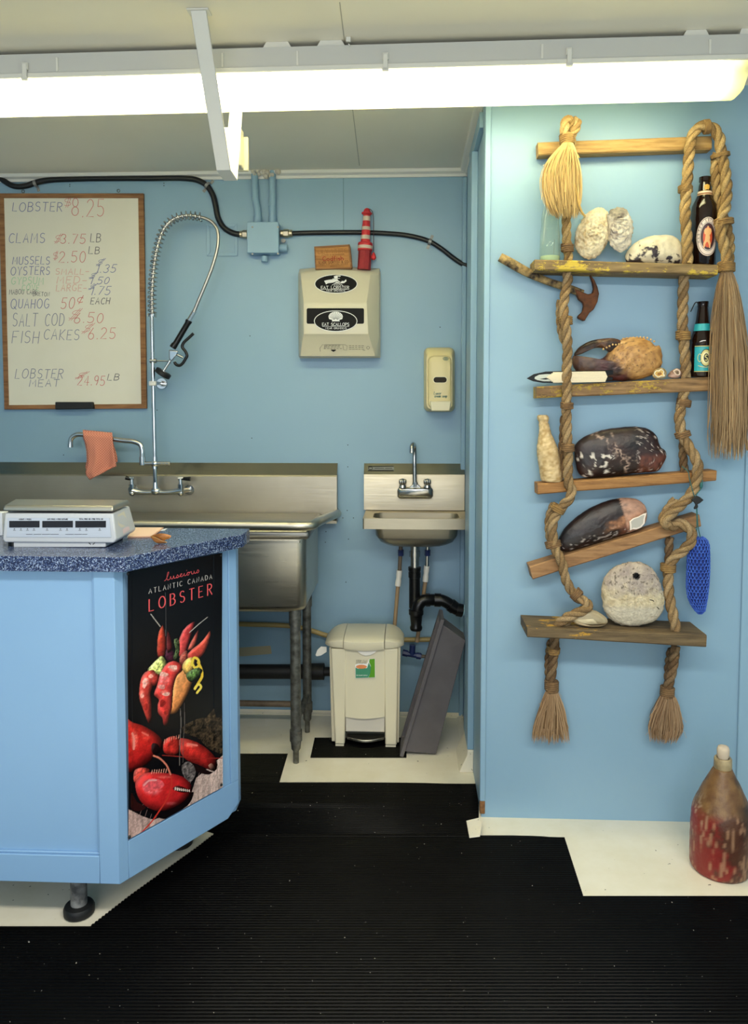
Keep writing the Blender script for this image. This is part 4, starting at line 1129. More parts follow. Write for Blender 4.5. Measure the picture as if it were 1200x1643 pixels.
MB().loft(rs).build('bowl', 'steel_dark', hs, smooth=60)
bd = MB().prism([A(590, 747.5, YB - .007), A(632, 747.5, YB - .007), A(632, 755, YB - .024), A(590, 755, YB - .024)], (0, -.0025, 0)).build('badge', 'galv2', hs)
mb = MB(); f_ = lambda x, y: A(x, y, YB - .007 - .017 * (y - 747.5) / 7.5 - .0036)
ribbons(mb, [[(591, 748.2), (631, 748.2), (631, 754.3), (591, 754.3), (591, 748.2)], ellipse_pts(594.5, 751.2, 3.4, 2, 14) + [(597.9, 751.2)], [(601, 751.2), (616, 751.2)], [(618, 751.2), (629, 751.2)]], f_, .9)
mb.build('engraving', 'black_matte', bd)
# its faucet
hf = thing('basin_faucet', 'two handled gooseneck faucet on the small sink', 'faucet', A(665, 800, YB))
YQ = YB - .055
oc_ = 'old_chrome'
mb = MB().loft([[A(px, py, Y) for px, py in rounded(637.5, 781.5, 694.5, 800.5, 6)] for Y in (YB - .0358, YB - .06)] + [[A(px, py, YB - .072) for px, py in rounded(642, 785, 690, 796.5, 5)]]); mb.build('body', oc_, hf, smooth=45)
MB().loft([[A(px, py, Y) for px, py in ((655, 784), (661, 777), (671, 777), (678, 784))] for Y in (YB - .036, YB - .064)]).build('spout_boss', oc_, hf, bevel=.003)
p0 = A(666, 781, YQ)
MB().cyl(p0, A(666, 773.5, YQ), .013, .0105, 10).build('spout_nut', oc_, hf, smooth=35)
sp = spline([A(665.5, 776, YQ), A(665, 745, YQ), A(665, 724, YQ), A(664.6, 715.5, YQ - .014), A(663, 712.5, YQ - .035), A(661, 716, YQ - .058), A(660.5, 727, YQ - .066)], .006)
MB().tube(sp, .0088, 12).build('spout', oc_, hf, smooth=60)
for px in (646, 685.5):
    c = A(px, 783, YQ)
    MB().cyl(c + Vector((0, 0, .002)), A(px, 778, YQ), .0165, .0135, 16).build('valve_seat', oc_, hf, smooth=40)
    mb = MB()
    for k in range(8):
        a = PI * k / 8 * 2; mb.ball(A(px, 773, YQ) + Vector((math.cos(a) * .0115, math.sin(a) * .0115, 0)), (.0045, .0045, .0115), 6, 5)
    mb.ball(A(px, 772.5, YQ), (.0125, .0125, .0125), 12, 8); mb.build('handle', oc_, hf, smooth=60)

# ---- waste pipe and supply pipes under the hand sink
YT = 3.14
wp = thing('drain_pipe', 'black plastic drain trap below the small sink', 'drain pipe', A(665, 1010, YT))
MB().cyl(A(665.5, 876, YT), A(665.5, 917, YT), mm(7.4, YT), n=18).build('tailpiece', 'old_chrome', wp, smooth=40)
MB().cyl(A(665.5, 884, YT), A(665.5, 893, YT), mm(9, YT), n=10).build('slip_nut', 'old_chrome', wp, smooth=40)
MB().lathe(A(665, 975, YT), [(mm(9, YT), 0), (mm(9, YT), .125), (mm(10.3, YT), .126), (mm(10.3, YT), .147), (mm(9.6, YT), .148), (mm(9.6, YT), .153), (mm(10.5, YT), .154), (mm(10.5, YT), .168)], 20).build('standpipe', 'black_plastic', wp, smooth=35)
MB().lathe(A(667.5, 1011, YT - .02), [(mm(9, YT), 0), (mm(10, YT), .006), (mm(10, YT), .014), (mm(8.5, YT), .022), (mm(10.2, YT), .06), (mm(10.8, YT), .065), (mm(12, YT), .066), (mm(12, YT), .084)], 20).build('trap_cup', 'black_plastic', wp, smooth=35)
el = spline([A(669, 981, YT - .02), A(671, 972, YT - .02), A(678, 964, YT - .015), A(688, 962.5, YT - .01), A(700, 962.5, YT), A(710, 963.5, YT), A(722, 970, YT), A(731, 977, YT), A(743, 980, YT)], .008)
MB().tube(el, mm(9.5, YT), 16).build('trap_arm', 'black_plastic', wp, smooth=60)
for a, b, r in (((683, 962.8), (690, 962.6), 10.8), ((697, 962.6), (707, 963), 11), ((722, 970), (729, 975.5), 11), ((733, 978), (742, 980), 10.8)): MB().cyl(A(*a, YT), A(*b, YT), mm(r, YT), n=16).build('coupling', 'black_plastic', wp, smooth=40)
MB().cyl(A(742, 979, YT), Vector((XS + .01, YT, A(742, 979, YT).z)), mm(9, YT), n=16).build('wall_stub', plain('pale_blue_stub', C(168, 214, 232), .4), wp, smooth=40)
M['pex'] = plain('tan_pipe', C(150, 126, 96), .5); M['pex_dark'] = plain('brown_pipe', C(96, 84, 70), .5)
M['pex_gold'] = plain('yellow_pipe', C(168, 146, 92), .45); M['blue_fit'] = plain('blue_fitting', C(26, 40, 88), .4)
YS = 3.19
for lb, up, cp, dn, mt in (('brown supply pipe with a white coupling beside the drain trap, running to the floor pipe', ((643, 876), (641, 915)), ((640.8, 915), (638.2, 940)), ((638.5, 938), (631.5, 1024)), 'pex'),
                           ('short supply pipe with a white coupling behind the drain trap', ((686, 876), (685, 908)), ((684.8, 908), (682.2, 933)), ((682.5, 932), (669, 1030)), 'pex')):
    r = thing('supply_pipe', lb, 'pipe', A(*dn[1], YS))
    MB().cyl(A(*up[0], YS), A(*up[1], YS), mm(3.3, YS), n=12).build('upper_pipe', 'pex_dark' if up[0][0] < 650 else 'old_chrome', r, smooth=40)
    a, b = A(*cp[0], YS), A(*cp[1], YS); MB().tube([a, a.lerp(b, .3), a.lerp(b, .5), a.lerp(b, .7), b], [mm(q_, YS) for q_ in (4.8, 4.8, 4.0, 4.8, 4.8)], 14).build('coupling', 'white_plastic', r, smooth=35)
    MB().cyl(A(*dn[0], YS), A(*dn[1], YS), mm(3.3, YS), n=12).build('lower_pipe', mt, r, smooth=40)
    a = A(up[0][0], 882, YS); MB().cyl(a, a + Vector((0, 0, -.025)), mm(4.6, YS), n=8).build('nut', 'blue_fit', r, smooth=40)
bv = thing('blue_tee', 'blue plastic pipe tee low on the wall behind the bin', 'pipe fitting', A(662, 1053, YS))
MB().cyl(A(662, 1035, YS), A(661, 1050, YS), mm(5, YS), n=12).build('stem', 'blue_fit', bv, smooth=40)
MB().cyl(A(646, 1048, YS), A(676, 1053, YS), mm(4.2, YS), n=12).build('run', 'blue_fit', bv, smooth=40)
for a, b in (((646, 1047), (654, 1049)), ((668, 1052), (675, 1053))): MB().cyl(A(*a, YS), A(*b, YS), mm(5.6, YS), n=8).build('nut', 'blue_fit', bv, smooth=40)
o = MB().cyl(A(675, 1053, YS), A(722, 1056, YS), mm(2.8, YS), n=10).build('water_pipe', 'pex_dark', smooth=40); tag(o, 'thin brown pipe leading off the blue tee behind the grey tub', 'pipe')
yy = YB - .028
o = MB().tube(spline([A(380, 1001, yy), A(470, 1005, yy), A(500, 1012, yy), A(530, 1021, yy), A(600, 1025, yy), A(648, 1026.5, yy), A(700, 1026, yy), A(738, 1026, yy)], .02), mm(4, yy), 10).build('yellow_pipe', 'pex_gold', smooth=60)
tag(o, 'yellowed plastic pipe running low along the wall behind the bin', 'pipe')
dp = thing('waste_pipe', 'thick black waste pipe running low behind the big sink legs', 'drain pipe', A(450, 1090, 3.215))
MB().cyl(A(-200, 1077.5, 3.215), A(505, 1077.5, 3.215), mm(12, 3.2), n=20).build('pipe', 'black_matte', dp, smooth=40)
MB().cyl(A(499, 1077.5, 3.215), A(520, 1077.5, 3.215), mm(13.5, 3.2), n=20).build('coupling', 'black_matte', dp, smooth=40)
MB().cyl(A(519, 1077.5, 3.215), A(545, 1077.5, 3.215), mm(7.5, 3.2), n=20).build('stub', 'black_matte', dp, smooth=40)

# ---- pedal bin
Yb = F(580, 1199, .004).y
pb = thing('pedal_bin', 'cream pedal bin with a green sticker under the small sink', 'bin', (A(586, 1199, Yb).x, Yb + .12, .0045))
dpt = .205
def ring_at(py, x0, x1, d, ch_=.02):
    a, b = A(x0, py, Yb), A(x1, py, Yb); z = max(a.z, .016)
    return [(a.x, Yb + ch_, z), (a.x + ch_ * .9, Yb, z), (b.x - ch_ * .9, Yb, z), (b.x, Yb + ch_, z), (b.x, Yb + d - .02, z), (b.x - .02, Yb + d, z), (a.x + .02, Yb + d, z), (a.x, Yb + d - .02, z)]
# body: two front legs and the bowed centre panel between them
def strip(x0t, x1t, x0b, x1b, y0, pyt, pyb, d):
    """upright tapering pillar; columns at its top and foot"""
    mb = MB()
    at, bt, ab, bb_ = A(x0t, pyt, Yb), A(x1t, pyt, Yb), A(x0b, pyb, Yb), A(x1b, pyb, Yb)
    for q in (at, bt, ab, bb_): q.y = Yb + y0
    ab.z = bb_.z = max(.014, min(ab.z, bb_.z))
    o_ = Vector((0, d, 0))
    return mb.hexa([at, bt, bb_, ab], [at + o_, bt + o_, bb_ + o_, ab + o_])
for q in ((531, 555, 537.5, 553, 'l'), (616, 638.5, 618, 636.5, 'r')):
    lg = strip(q[0], q[1], q[2], q[3], 0, 1041, 1197, .19).build('leg', 'bin', pb, bevel=.005)
    strip(q[2] + 1, q[2] + 1, q[2], q[2], 0, 1, 2, .1) if False else None
    a, b = A(q[2] + .5, 1197, Yb), A(q[3] - 1.5, 1200, Yb); MB().bb((a.x, Yb + .006, .0045), (b.x, Yb + .05, .016)).build('foot', 'bin', lg)
for x0, x1, x2, x3 in ((527, 531, 531, 538), (638, 642.5, 636, 640)):
    strip(x0, x1, x2, x3, .022, 1041, 1196, .165).build('side_panel', 'bin', pb, bevel=.004)
rows_ = []
for k, py in enumerate((1041, 1100, 1151)):
    rr = []
    for j in range(9):
        u = j / 8; p = A(554 + 63 * u, py + (1.8 * math.sin(PI * u) if k == 2 else 0), Yb); bow = math.sin(PI * u) * (.004 + .004 * k / 2)
        rr.append((p.x, Yb + .004 - bow, p.z))
    rows_.append(rr + [(q_[0], Yb + .19, q_[2]) for q_ in reversed(rr)])
MB().loft(rows_).build('front_panel', 'bin', pb, smooth=40)
a, b = A(554, 1176, Yb), A(617, 1148, Yb); MB().bb((a.x, Yb + .012, a.z), (b.x, Yb + .16, b.z + .004)).build('inner_bucket', plain('bucket_plastic', C(206, 200, 188), .4), pb, bevel=.003)
mb = MB(); a, b = A(556, 1181, Yb), A(616, 1181, Yb)
pr_ = [(a.x + (b.x - a.x) * k / 10, Yb + .015 - .028 * math.sin(PI * k / 10), .028) for k in range(11)]
mb.prism(pr_ + [(b.x, Yb + .05, .028), (a.x, Yb + .05, .028)], (0, 0, .010)); mb.build('pedal', steel('pedal_metal', (.5, .49, .44, 1), .3), pb, bevel=.002)
# lid: three sections, rounded ends
ztl, zbl = A(583, 1011, Yb + .1).z + .0, A(583, 1040.5, Yb - .01).z
zmid = A(583, 1026.5, Yb - .005).z
xla, xlb = A(519.5, 1040, Yb - .01).x, A(648, 1040, Yb - .01).x
def lid_section(x0, x1, endl, endr, extra, name):
    a, b = A(x0, 1040, Yb - .01).x, A(x1, 1040, Yb - .01).x; rings = []
    xm, hw2 = (xla + xlb) / 2, (xlb - xla) / 2; n = 14
    for k in range(n + 1):
        x = a + (b - a) * k / n; tt = min(1.0, abs((x - xm) / hw2)); e6 = tt ** 7; u = k / n
        yf_ = Yb - .012 - extra + .05 * e6; yk = Yb + .215 - .06 * e6; zt_l = ztl - .014 * tt ** 4 - .014 * e6 + extra * .3
        lip = extra * 1.2 * (math.sin(PI * u) if extra else 0)
        zm = min(zmid - lip * .5, zt_l - .004)
        rings.append([(x, yf_ + .003, zbl - lip), (x, yf_, zbl + .004 - lip), (x, yf_, zm - .004), (x, yf_ + .005, zm), (x, yf_ + .030, zt_l - .003), (x, yf_ + .05, zt_l), (x, yk - .03, zt_l), (x, yk, zm), (x, yk, zbl)])
    MB().loft(rings).build(name, 'bin', pb, smooth=40)
lid_section(519.5, 550.6, True, False, 0, 'lid_end'); lid_section(551.6, 616.4, False, False, .007, 'lid'); lid_section(617.4, 648, False, True, 0, 'lid_end')
mb = MB(); mb._add([A(x, y, Yb - .006) for x, y in [(571, 1042.5), (605.5, 1042.5), (601, 1047.5), (594, 1051), (586.5, 1052), (579, 1049.5)]], [(0, 1, 2, 3, 4, 5)])
M['liner'] = plain('white_bag', C(236, 232, 224), .4)
o = mb.build('bag_edge', 'liner', pb); so = o.modifiers.new('s', 'SOLIDIFY'); so.thickness = .002; so.offset = 0
mb = MB(); flap = [(524, 1038), (515, 1037.5), (509, 1043), (506, 1051), (508, 1053.3), (515, 1052), (521, 1048), (524, 1046)]
mb.prism([A(x, y, Yb + .05) for x, y in flap], (0, .003, 0)); mb.build('bag_corner', 'liner', pb, bevel=.001)
ys_ = Yb - .0062
sk = plate(MB(), ((569.5, 1067), (574, 1064.6), (589, 1064.3), (592, 1057.3), (602, 1056.5), (602.3, 1087.3), (570, 1088.3)), ys_, .0006).build('sticker', 'white', pb)
for pts, mt, nm in ((((570.3, 1071), (574, 1073), (589, 1072), (591.5, 1063), (595, 1070), (594, 1080), (591, 1087.2), (570.5, 1087.8)), C(62, 140, 108), 'sticker_teal'), (((593, 1057.5), (601.3, 1057), (601.5, 1086.8), (591.2, 1087.2), (594, 1080), (595, 1069), (592.2, 1062)), C(84, 150, 20), 'sticker_green'),
                    (tuple((579.8 + 8.8 * math.cos(k * PI / 8), 1069.8 + 3.2 * math.sin(k * PI / 8)) for k in range(16)), C(222, 138, 84), 'sticker_orange')):
    plate(MB(), pts, ys_ - .0008 - (.0006 if 'orange' in nm else 0), .0003).build('print', plain(nm, mt, .5), sk)
mb = MB(); text_between(mb, 'STEP CAN', lambda u, v: A(571.5 + 17 * u, 1062.5 - 3.2 * v, ys_ - .0012), .2, .14, .2); text_between(mb, 'FITS STANDARD BAGS', lambda u, v: A(571 + 17 * u, 1064.6 - 1.2 * v, ys_ - .0012), .08, .2, .2)
mb.build('lettering', plain('grey_print', C(120, 124, 116), .6), sk)
mb = MB(); text_between(mb, 'THE CLEANING COMPANY', lambda u, v: A(571.5 + 18 * u, 1084.3 - 1.4 * v, ys_ - .0014), .08, .2, .2); mb.build('lettering', 'white', sk)

# ---- grey tub leaning on the alcove wall
gt = thing('grey_tub', 'grey plastic bus tub standing on its side against the alcove wall', 'tub', (A(670, 1213, 3.0).x, 3.1, .004))
yt0, yt1 = F(650, 1214, .004).y, F(650, 1214, .004).y + .145
def T2(px, py, Y=None): return A(px, py, yt0 if Y is None else Y)
rim_t, rim_b, bas_t, bas_b = T2(708.5, 994), T2(642.5, 1214), T2(752, 1031), T2(700, 1215)
bas_t.x = min(bas_t.x, XS - .022)
ins = .022
body_rim = [rim_t.lerp(rim_b, .03), rim_b.lerp(rim_t, .03)]
ax_ = (bas_t - rim_t)
ring_r = [Vector((body_rim[0].x, yt0 + .012, body_rim[0].z)), Vector((body_rim[1].x, yt0 + .012, body_rim[1].z)), Vector((body_rim[1].x, yt1 - .012, body_rim[1].z)), Vector((body_rim[0].x, yt1 - .012, body_rim[0].z))]
bb2 = bas_b.lerp(bas_t, .0); bt2 = bas_t
bb2.z = max(bb2.z, .006)
ring_b = [Vector((bt2.x, yt0 + ins, bt2.z)), Vector((bb2.x, yt0 + ins, bb2.z)), Vector((bb2.x, yt1 - ins, bb2.z)), Vector((bt2.x, yt1 - ins, bt2.z))]
n3 = Vector((0, 0, 0))
inn_b = [p + Vector((-.012, (.004 if i < 2 else -.004), (-.01 if i in (0, 3) else .01))) for i, p in enumerate(ring_b)]
inn_r = [p + Vector((0, (.004 if i < 2 else -.004), (-.006 if i in (0, 3) else .006))) for i, p in enumerate(ring_r)]
mb = MB().loft([inn_b, inn_r, ring_r, ring_b], cap=True); mb.build('shell', 'grey_tub', gt, bevel=.010, seg=4)
dr_ = (rim_t - rim_b).normalized(); nx = Vector((dr_.z, 0, -dr_.x))
ro = [rim_t, rim_b, rim_b + Vector((0, yt1 - yt0, 0)), rim_t + Vector((0, yt1 - yt0, 0))]
ri = [p.lerp(sum(ro, Vector()) / 4, .0) for p in inn_r]
mb = MB()
off = nx * .011
mb._add([p - off * .3 for p in ro] + [p - off * .3 for p in ri] + [p + off for p in ro] + [p + off for p in ri],
        [(i, (i + 1) % 4, 4 + (i + 1) % 4, 4 + i) for i in range(4)] + [(8 + i, 8 + (i + 1) % 4, 12 + (i + 1) % 4, 12 + i) for i in range(4)] + [(i, (i + 1) % 4, 8 + (i + 1) % 4, 8 + i) for i in range(4)] + [(4 + i, 4 + (i + 1) % 4, 12 + (i + 1) % 4, 12 + i) for i in range(4)])
mb.build('rim', 'grey_tub', gt, bevel=.0015)
# ================================================================== the counter
YC = 1.862
t = Nt('speckled_laminate'); v = t.n('ShaderNodeTexVoronoi'); v.inputs['Scale'].default_value = 470
t.l(t.coord(), v.inputs['Vector']); sep = t.n('ShaderNodeSeparateColor'); t.l(v.outputs['Color'], sep.inputs[0])
t.set(Base_Color=t.ramp(sep.outputs[0], [(.30, C(26, 34, 66)), (.55, C(46, 60, 102)), (.78, C(82, 100, 142)), (.97, C(160, 176, 204))]), Roughness=.22)
t.b.inputs['Coat Weight'].default_value = .0
M['laminate'] = t.m
zk = A(190, 1419, YC).z                       # underside of the counter box
zT = A(100, 917, YC - .02).z                  # underside of the worktop
cf = A(190, 1300, YC); cfx = cf.x             # front corner
rr_ = F(383.5, 1303, zk); crx = rr_.x; YR = rr_.y
YBK = YR + .07
XLc = -2.27
ct = thing('counter', 'light blue painted shop counter with an angled end on black feet', 'counter', (cfx, YC, 0))
ddir = Vector((crx - cfx, YR - YC, 0)); dlen = ddir.length; ddir.normalize(); dn_ = Vector((ddir.y, -ddir.x, 0))   # outward normal of the angled end
rec = .012
# carcass, set back behind the frames
car = [(XLc, YC + rec), (cfx - .002 + .0, YC + rec), (crx - dn_.x * rec, YR - dn_.y * rec), (crx - dn_.x * rec, YBK), (XLc, YBK)]
MB().prism([(x, y, zk + .002) for x, y in car], (0, 0, zT - zk - .004)).build('carcass', 'blue_counter', ct)
def fbox(nm, x0, x1, z0, z1, d=rec, y=YC): return MB().bb((x0, y, z0), (x1, y + d, z1)).build(nm, 'blue_counter', ct, bevel=.0015)
xs0 = A(155.5, 1200, YC).x; zr0 = A(80, 1372, YC).z
fbox('stile', xs0, cfx, zk, zT); fbox('bottom_rail', XLc, xs0 - .0004, zk, zr0)
fbox('bead', XLc, xs0 - .0005, zr0 + .0004, zr0 + .006, .006, YC + .006); fbox('bead', xs0 - .006, xs0 - .0004, zr0 + .006, zT, .006, YC + .006)
def E(u, z, out=0.0):   # point on the angled end: u metres from the front corner
    p = Vector((cfx, YC, z)) + ddir * u + dn_ * out; return p
def u_of(px, py, out=0.0):
    d = ray(px, py); q = Vector((cfx, YC, 0)) + dn_ * out
    k = (q - CAM_P).dot(dn_) / d.dot(dn_); return (CAM_P + d * k - q).dot(ddir)
def z_of(px, py):
    d = ray(px, py); q = Vector((cfx, YC, 0)); k = (q - CAM_P).dot(dn_) / d.dot(dn_); return (CAM_P + d * k).z
def ebox(nm, pts, d=rec, o0=0.0):
    return MB().prism([E(u, z, o0) for u, z in pts], dn_ * -d).build(nm, 'blue_counter', ct, bevel=.0015)
u1 = u_of(205, 1300); u2 = u_of(357.5, 1200); u3 = u_of(370, 1200); u4 = dlen
zr = z_of(205, 1350)
ebox('stile', [(.0004, zk), (u1, zk), (u1, zT), (.0004, zT)])
uc = u_of(366, 1311); zcut = z_of(383, 1288)
ebox('bottom_rail', [(u1 + .0003, zk), (uc, zk), (u4, zcut), (u4, zr), (u1 + .0003, zr)])
ebox('stile', [(u2, zr + .0004), (u3, zr + .0004), (u3, zT), (u2, zT)], .009, -.003)
ebox('post', [(u3 + .0005, zr + .0004), (u4, zr + .0004), (u4, zT), (u3 + .0005, zT)])
ebox('top_rail', [(u1 + .0003, zT - .012), (u2 - .0004, zT - .012), (u2 - .0004, zT), (u1 + .0003, zT)])
ft = plain('grey_foot_tube', C(70, 70, 72), .6, var=C(150, 150, 148), vscale=35)
def foot(c, h, r=.021):
    lg = MB().cyl((c.x, c.y, .02), (c.x, c.y, h), r, n=18).build('leg', ft, ct, smooth=40)
    MB().lathe((c.x, c.y, .0003), [(r * 1.65, 0), (r * 1.85, .004), (r * 1.88, .018), (r * 1.7, .025), (r * 1.1, .028)], 24).build('foot_pad', 'black_matte', lg, smooth=40)
pL = F(122, 1474, 0); pL.y = max(pL.y + .02, YC + rec + .023); foot(Vector((pL.x, pL.y, 0)), zk + .001)
pR = F(289, 1364, 0); foot(Vector((pR.x - .01, pR.y + .03, 0)), zk + .001)
foot(Vector((-1.75, pL.y, 0)), zk + .001)
# worktop
zTop = A(100, 893, YC - .022).z
ov = .022
YW0 = YC - ov
c1_ = F(200, 893, zTop); c1_.y = YW0; c2_ = F(389, 857.5, zTop); c3_ = F(400.5, 848.5, zTop)
ybk = F(300, 847.5, zTop).y
pl = [(XLc, YW0), (c1_.x, YW0), (c2_.x, c2_.y), (c3_.x, c3_.y), (c3_.x - .002, ybk), (XLc, ybk)]
o = MB().prism([(x, y, zT) for x, y in pl], (0, 0, zTop - zT)).build('worktop', 'laminate', bevel=.0015)
tag(o, 'dark blue speckled laminate worktop on the shop counter', 'worktop')

# ------------------------------------------------------------------ poster
def EP(px, py): 
    return E(u_of(px, py, .0012), 0, .0012) + Vector((0, 0, z_of(px, py)))
pTL, pTR, pBR, pBL = EP(203.5, 917), EP(355.5, 886.5), EP(356.5, 1262), EP(205.5, 1346)
def pput(u, v, off=0.0):
    return pBL.lerp(pBR, u).lerp(pTL.lerp(pTR, u), v) + dn_ * off
SC, OX, OY = 3.423, 190.0, 880.0
def cuv(x, y):
    """picture crop position (as studied) -> place on the sheet"""
    P = (OX + x / SC, OY + y / SC)
    d = ray(*P); q = Vector((cfx, YC, 0)); k = (q - CAM_P).dot(dn_) / d.dot(dn_); W = CAM_P + d * k
    u = (W - pBL).dot((pBR - pBL)) / (pBR - pBL).length_squared
    zl = pBL.z + (pBR.z - pBL.z) * u; zh = pTL.z + (pTR.z - pTL.z) * u
    return (u, (W.z - zl) / (zh - zl))
NU, NV = 230, 640
Uo, Vo = np.meshgrid(np.linspace(0, 1, NU), np.linspace(0, 1, NV))
rng = np.random.default_rng(5)
def smooth_noise(nx_, ny_, seed):
    r = np.random.default_rng(seed).random((ny_ + 2, nx_ + 2))
    x = Uo * nx_; y = Vo * ny_; i = np.floor(x).astype(int); j = np.floor(y).astype(int); fx = x - i; fy = y - j
    fx = fx * fx * (3 - 2 * fx); fy = fy * fy * (3 - 2 * fy)
    i = np.clip(i, 0, nx_); j = np.clip(j, 0, ny_)
    return r[j, i] * (1 - fx) * (1 - fy) + r[j, i + 1] * fx * (1 - fy) + r[j + 1, i] * (1 - fx) * fy + r[j + 1, i + 1] * fx * fy
IMG = np.zeros((NV, NU, 3)); IMG[:] = (12, 11, 14)
IMG += (smooth_noise(5, 10, 1)[..., None] - .5) * 8
# crop coordinates for every sample of the sheet (inverse of cuv by bilinear on a coarse lattice)
def world_to_crop(W):
    q = CAM_M.transposed() @ (W - CAM_P); return ((PX0 + F_PX * q.x / -q.z - OX) * SC, (PY0 - F_PX * q.y / -q.z - OY) * SC)
CX = np.zeros((NV, NU)); CY = np.zeros((NV, NU))
for j in range(NV):
    for i in range(NU):
        CX[j, i], CY[j, i] = world_to_crop(pput(i / (NU - 1), j / (NV - 1)))
def inside(poly):
    P = [(p.x, p.z) for p in spline([Vector((x, 0, y)) for x, y in poly], 7.0, closed=True)]
    m = np.zeros(CX.shape, bool); n = len(P)
    for k in range(n):
        x1, y1 = P[k]; x2, y2 = P[(k + 1) % n]
        if y1 == y2: continue
        c = ((y1 > CY) != (y2 > CY)) & (CX < (x2 - x1) * (CY - y1) / (y2 - y1) + x1)
        m ^= c
    return m
def inside_sharp(P):
    m = np.zeros(CX.shape, bool); n = len(P)
    for k in range(n):
        x1, y1 = P[k]; x2, y2 = P[(k + 1) % n]
        if y1 == y2: continue
        m ^= ((y1 > CY) != (y2 > CY)) & (CX < (x2 - x1) * (CY - y1) / (y2 - y1) + x1)
    return m
def blur(a, r):
    for ax in (0, 1):
        k = np.pad(a, [(r, r) if x == ax else (0, 0) for x in (0, 1)], mode='edge'); c = np.cumsum(k, axis=ax); z = np.zeros_like(np.take(c, [0], ax))
        c = np.concatenate([z, c], ax); n = a.shape[ax]
        a = (np.take(c, range(2 * r + 1, 2 * r + 1 + n), ax) - np.take(c, range(0, n), ax)) / (2 * r + 1)
    return a
def fill(poly, c, var=0.0, grad=None, ns=(20, 40), seed=3, sharp=False, spots=(), vol=0):
    """one printed shape; vol > 0 prints the roundness of the pictured thing (radius in samples)"""
    m = inside_sharp(poly) if sharp else inside(poly)
    col = np.zeros(IMG.shape); col[:] = c
    if grad:
        (gx, gy), (hx, hy), c2 = grad
        d = np.clip(((CX - gx) * (hx - gx) + (CY - gy) * (hy - gy)) / ((hx - gx) ** 2 + (hy - gy) ** 2), 0, 1)[..., None]
        col = col * (1 - d) + np.array(c2) * d
    for sx_, sy_, rx_, ry_, c3 in spots:
        w = np.clip(1.25 - ((CX - sx_) / rx_) ** 2 - ((CY - sy_) / ry_) ** 2, 0, 1)[..., None]
        w = w * w * (.35 + .65 * smooth_noise(60, 150, seed + 9)[..., None])
        col = col * (1 - w) + np.array(c3) * w
    if var: col = col * (1 + (smooth_noise(*ns, seed)[..., None] - .5) * var + (smooth_noise(90, 240, seed + 4)[..., None] - .5) * var * .8)
    if vol:
        b = blur(blur(m.astype(float), vol), vol); gy_, gx_ = np.gradient(b); L = (gx_ * .6 - gy_ * .8) * vol * 1.3
        sh = np.clip(.42 + .62 * np.clip((b - .42) * 2, 0, 1), 0, 1.05) + np.clip(L, -.35, .30) 
        col = col * sh[..., None] + np.clip(L - .12, 0, 1)[..., None] * 120
    IMG[m] = col[m]
def stroke(pts, w, c):
    Q = [(p.x, p.z) for p in spline([Vector((x, 0, y)) for x, y in pts], 4.0)]
    m = np.zeros(CX.shape, bool)
    for (x1, y1), (x2, y2) in zip(Q, Q[1:]):
        L2 = (x2 - x1) ** 2 + (y2 - y1) ** 2 + 1e-9
        tt = np.clip(((CX - x1) * (x2 - x1) + (CY - y1) * (y2 - y1)) / L2, 0, 1)
        m |= (CX - x1 - tt * (x2 - x1)) ** 2 + (CY - y1 - tt * (y2 - y1)) ** 2 < (w / 2) ** 2
    IMG[m] = c
R1, R2, PK = (196, 42, 34), (132, 22, 22), (226, 120, 118)
fill([(350, 985), (420, 940), (480, 925), (520, 880), (540, 930), (600, 900), (600, 1130), (500, 1100), (430, 1040), (360, 1010)], (48, 38, 28), 1.3, None, (40, 90), 8)
fill([(40, 1425), (130, 1470), (190, 1490), (300, 1450), (400, 1340), (425, 1260), (480, 1215), (600, 1108), (600, 1330), (40, 1640)], (176, 146, 140), .35, ((60, 1560), (560, 1180), (196, 172, 164)), (60, 12), 9, True)
for x0 in range(90, 560, 38): stroke([(x0, 1560 - (x0 - 60) * .55), (x0 + 50, 1400 - (x0 - 60) * .52)], 1.6, (138, 108, 104))
fill([(70, 1340), (100, 1390), (150, 1420), (120, 1440), (70, 1430)], (40, 14, 14))
fill([(150, 1425), (200, 1470), (270, 1485), (340, 1440), (395, 1390), (410, 1335), (380, 1350), (300, 1420), (220, 1440)], (14, 8, 10))
fill([(390, 1180), (430, 1190), (520, 1225), (545, 1195), (500, 1240), (440, 1230), (410, 1215)], (24, 12, 12))
fill([(345, 1195), (380, 1170), (415, 1200), (420, 1240), (395, 1280), (370, 1270)], (96, 88, 88), .8, None, (60, 120), 4)
fill([(30, 930), (75, 955), (120, 968), (180, 1000), (225, 1035), (245, 1075), (225, 1120), (190, 1135), (175, 1170), (140, 1195), (100, 1215), (30, 1225)], R1, .25, ((80, 970), (160, 1190), (150, 22, 24)), (25, 60), 3, False, ((85, 1050, 26, 60, (232, 110, 96)), (150, 1030, 30, 30, (214, 66, 56))), vol=14)
fill([(185, 1070), (215, 1075), (225, 1110), (200, 1135), (180, 1110)], (28, 8, 10), vol=7)
fill([(250, 1055), (300, 1030), (325, 1040), (335, 1075), (330, 1130), (290, 1135), (250, 1120)], (178, 40, 34), .4, None, (30, 70), 5, vol=7)
fill([(335, 1045), (370, 1045), (430, 1065), (490, 1105), (530, 1150), (540, 1190), (525, 1222), (485, 1210), (430, 1185), (380, 1165), (345, 1130)], (202, 48, 40), .3, ((360, 1060), (520, 1200), (168, 30, 30)), (30, 60), 6, False, ((400, 1080, 40, 16, (234, 118, 104)),), vol=14)
fill([(492, 1190), (510, 1180), (528, 1212), (508, 1216)], (214, 140, 120), vol=7)
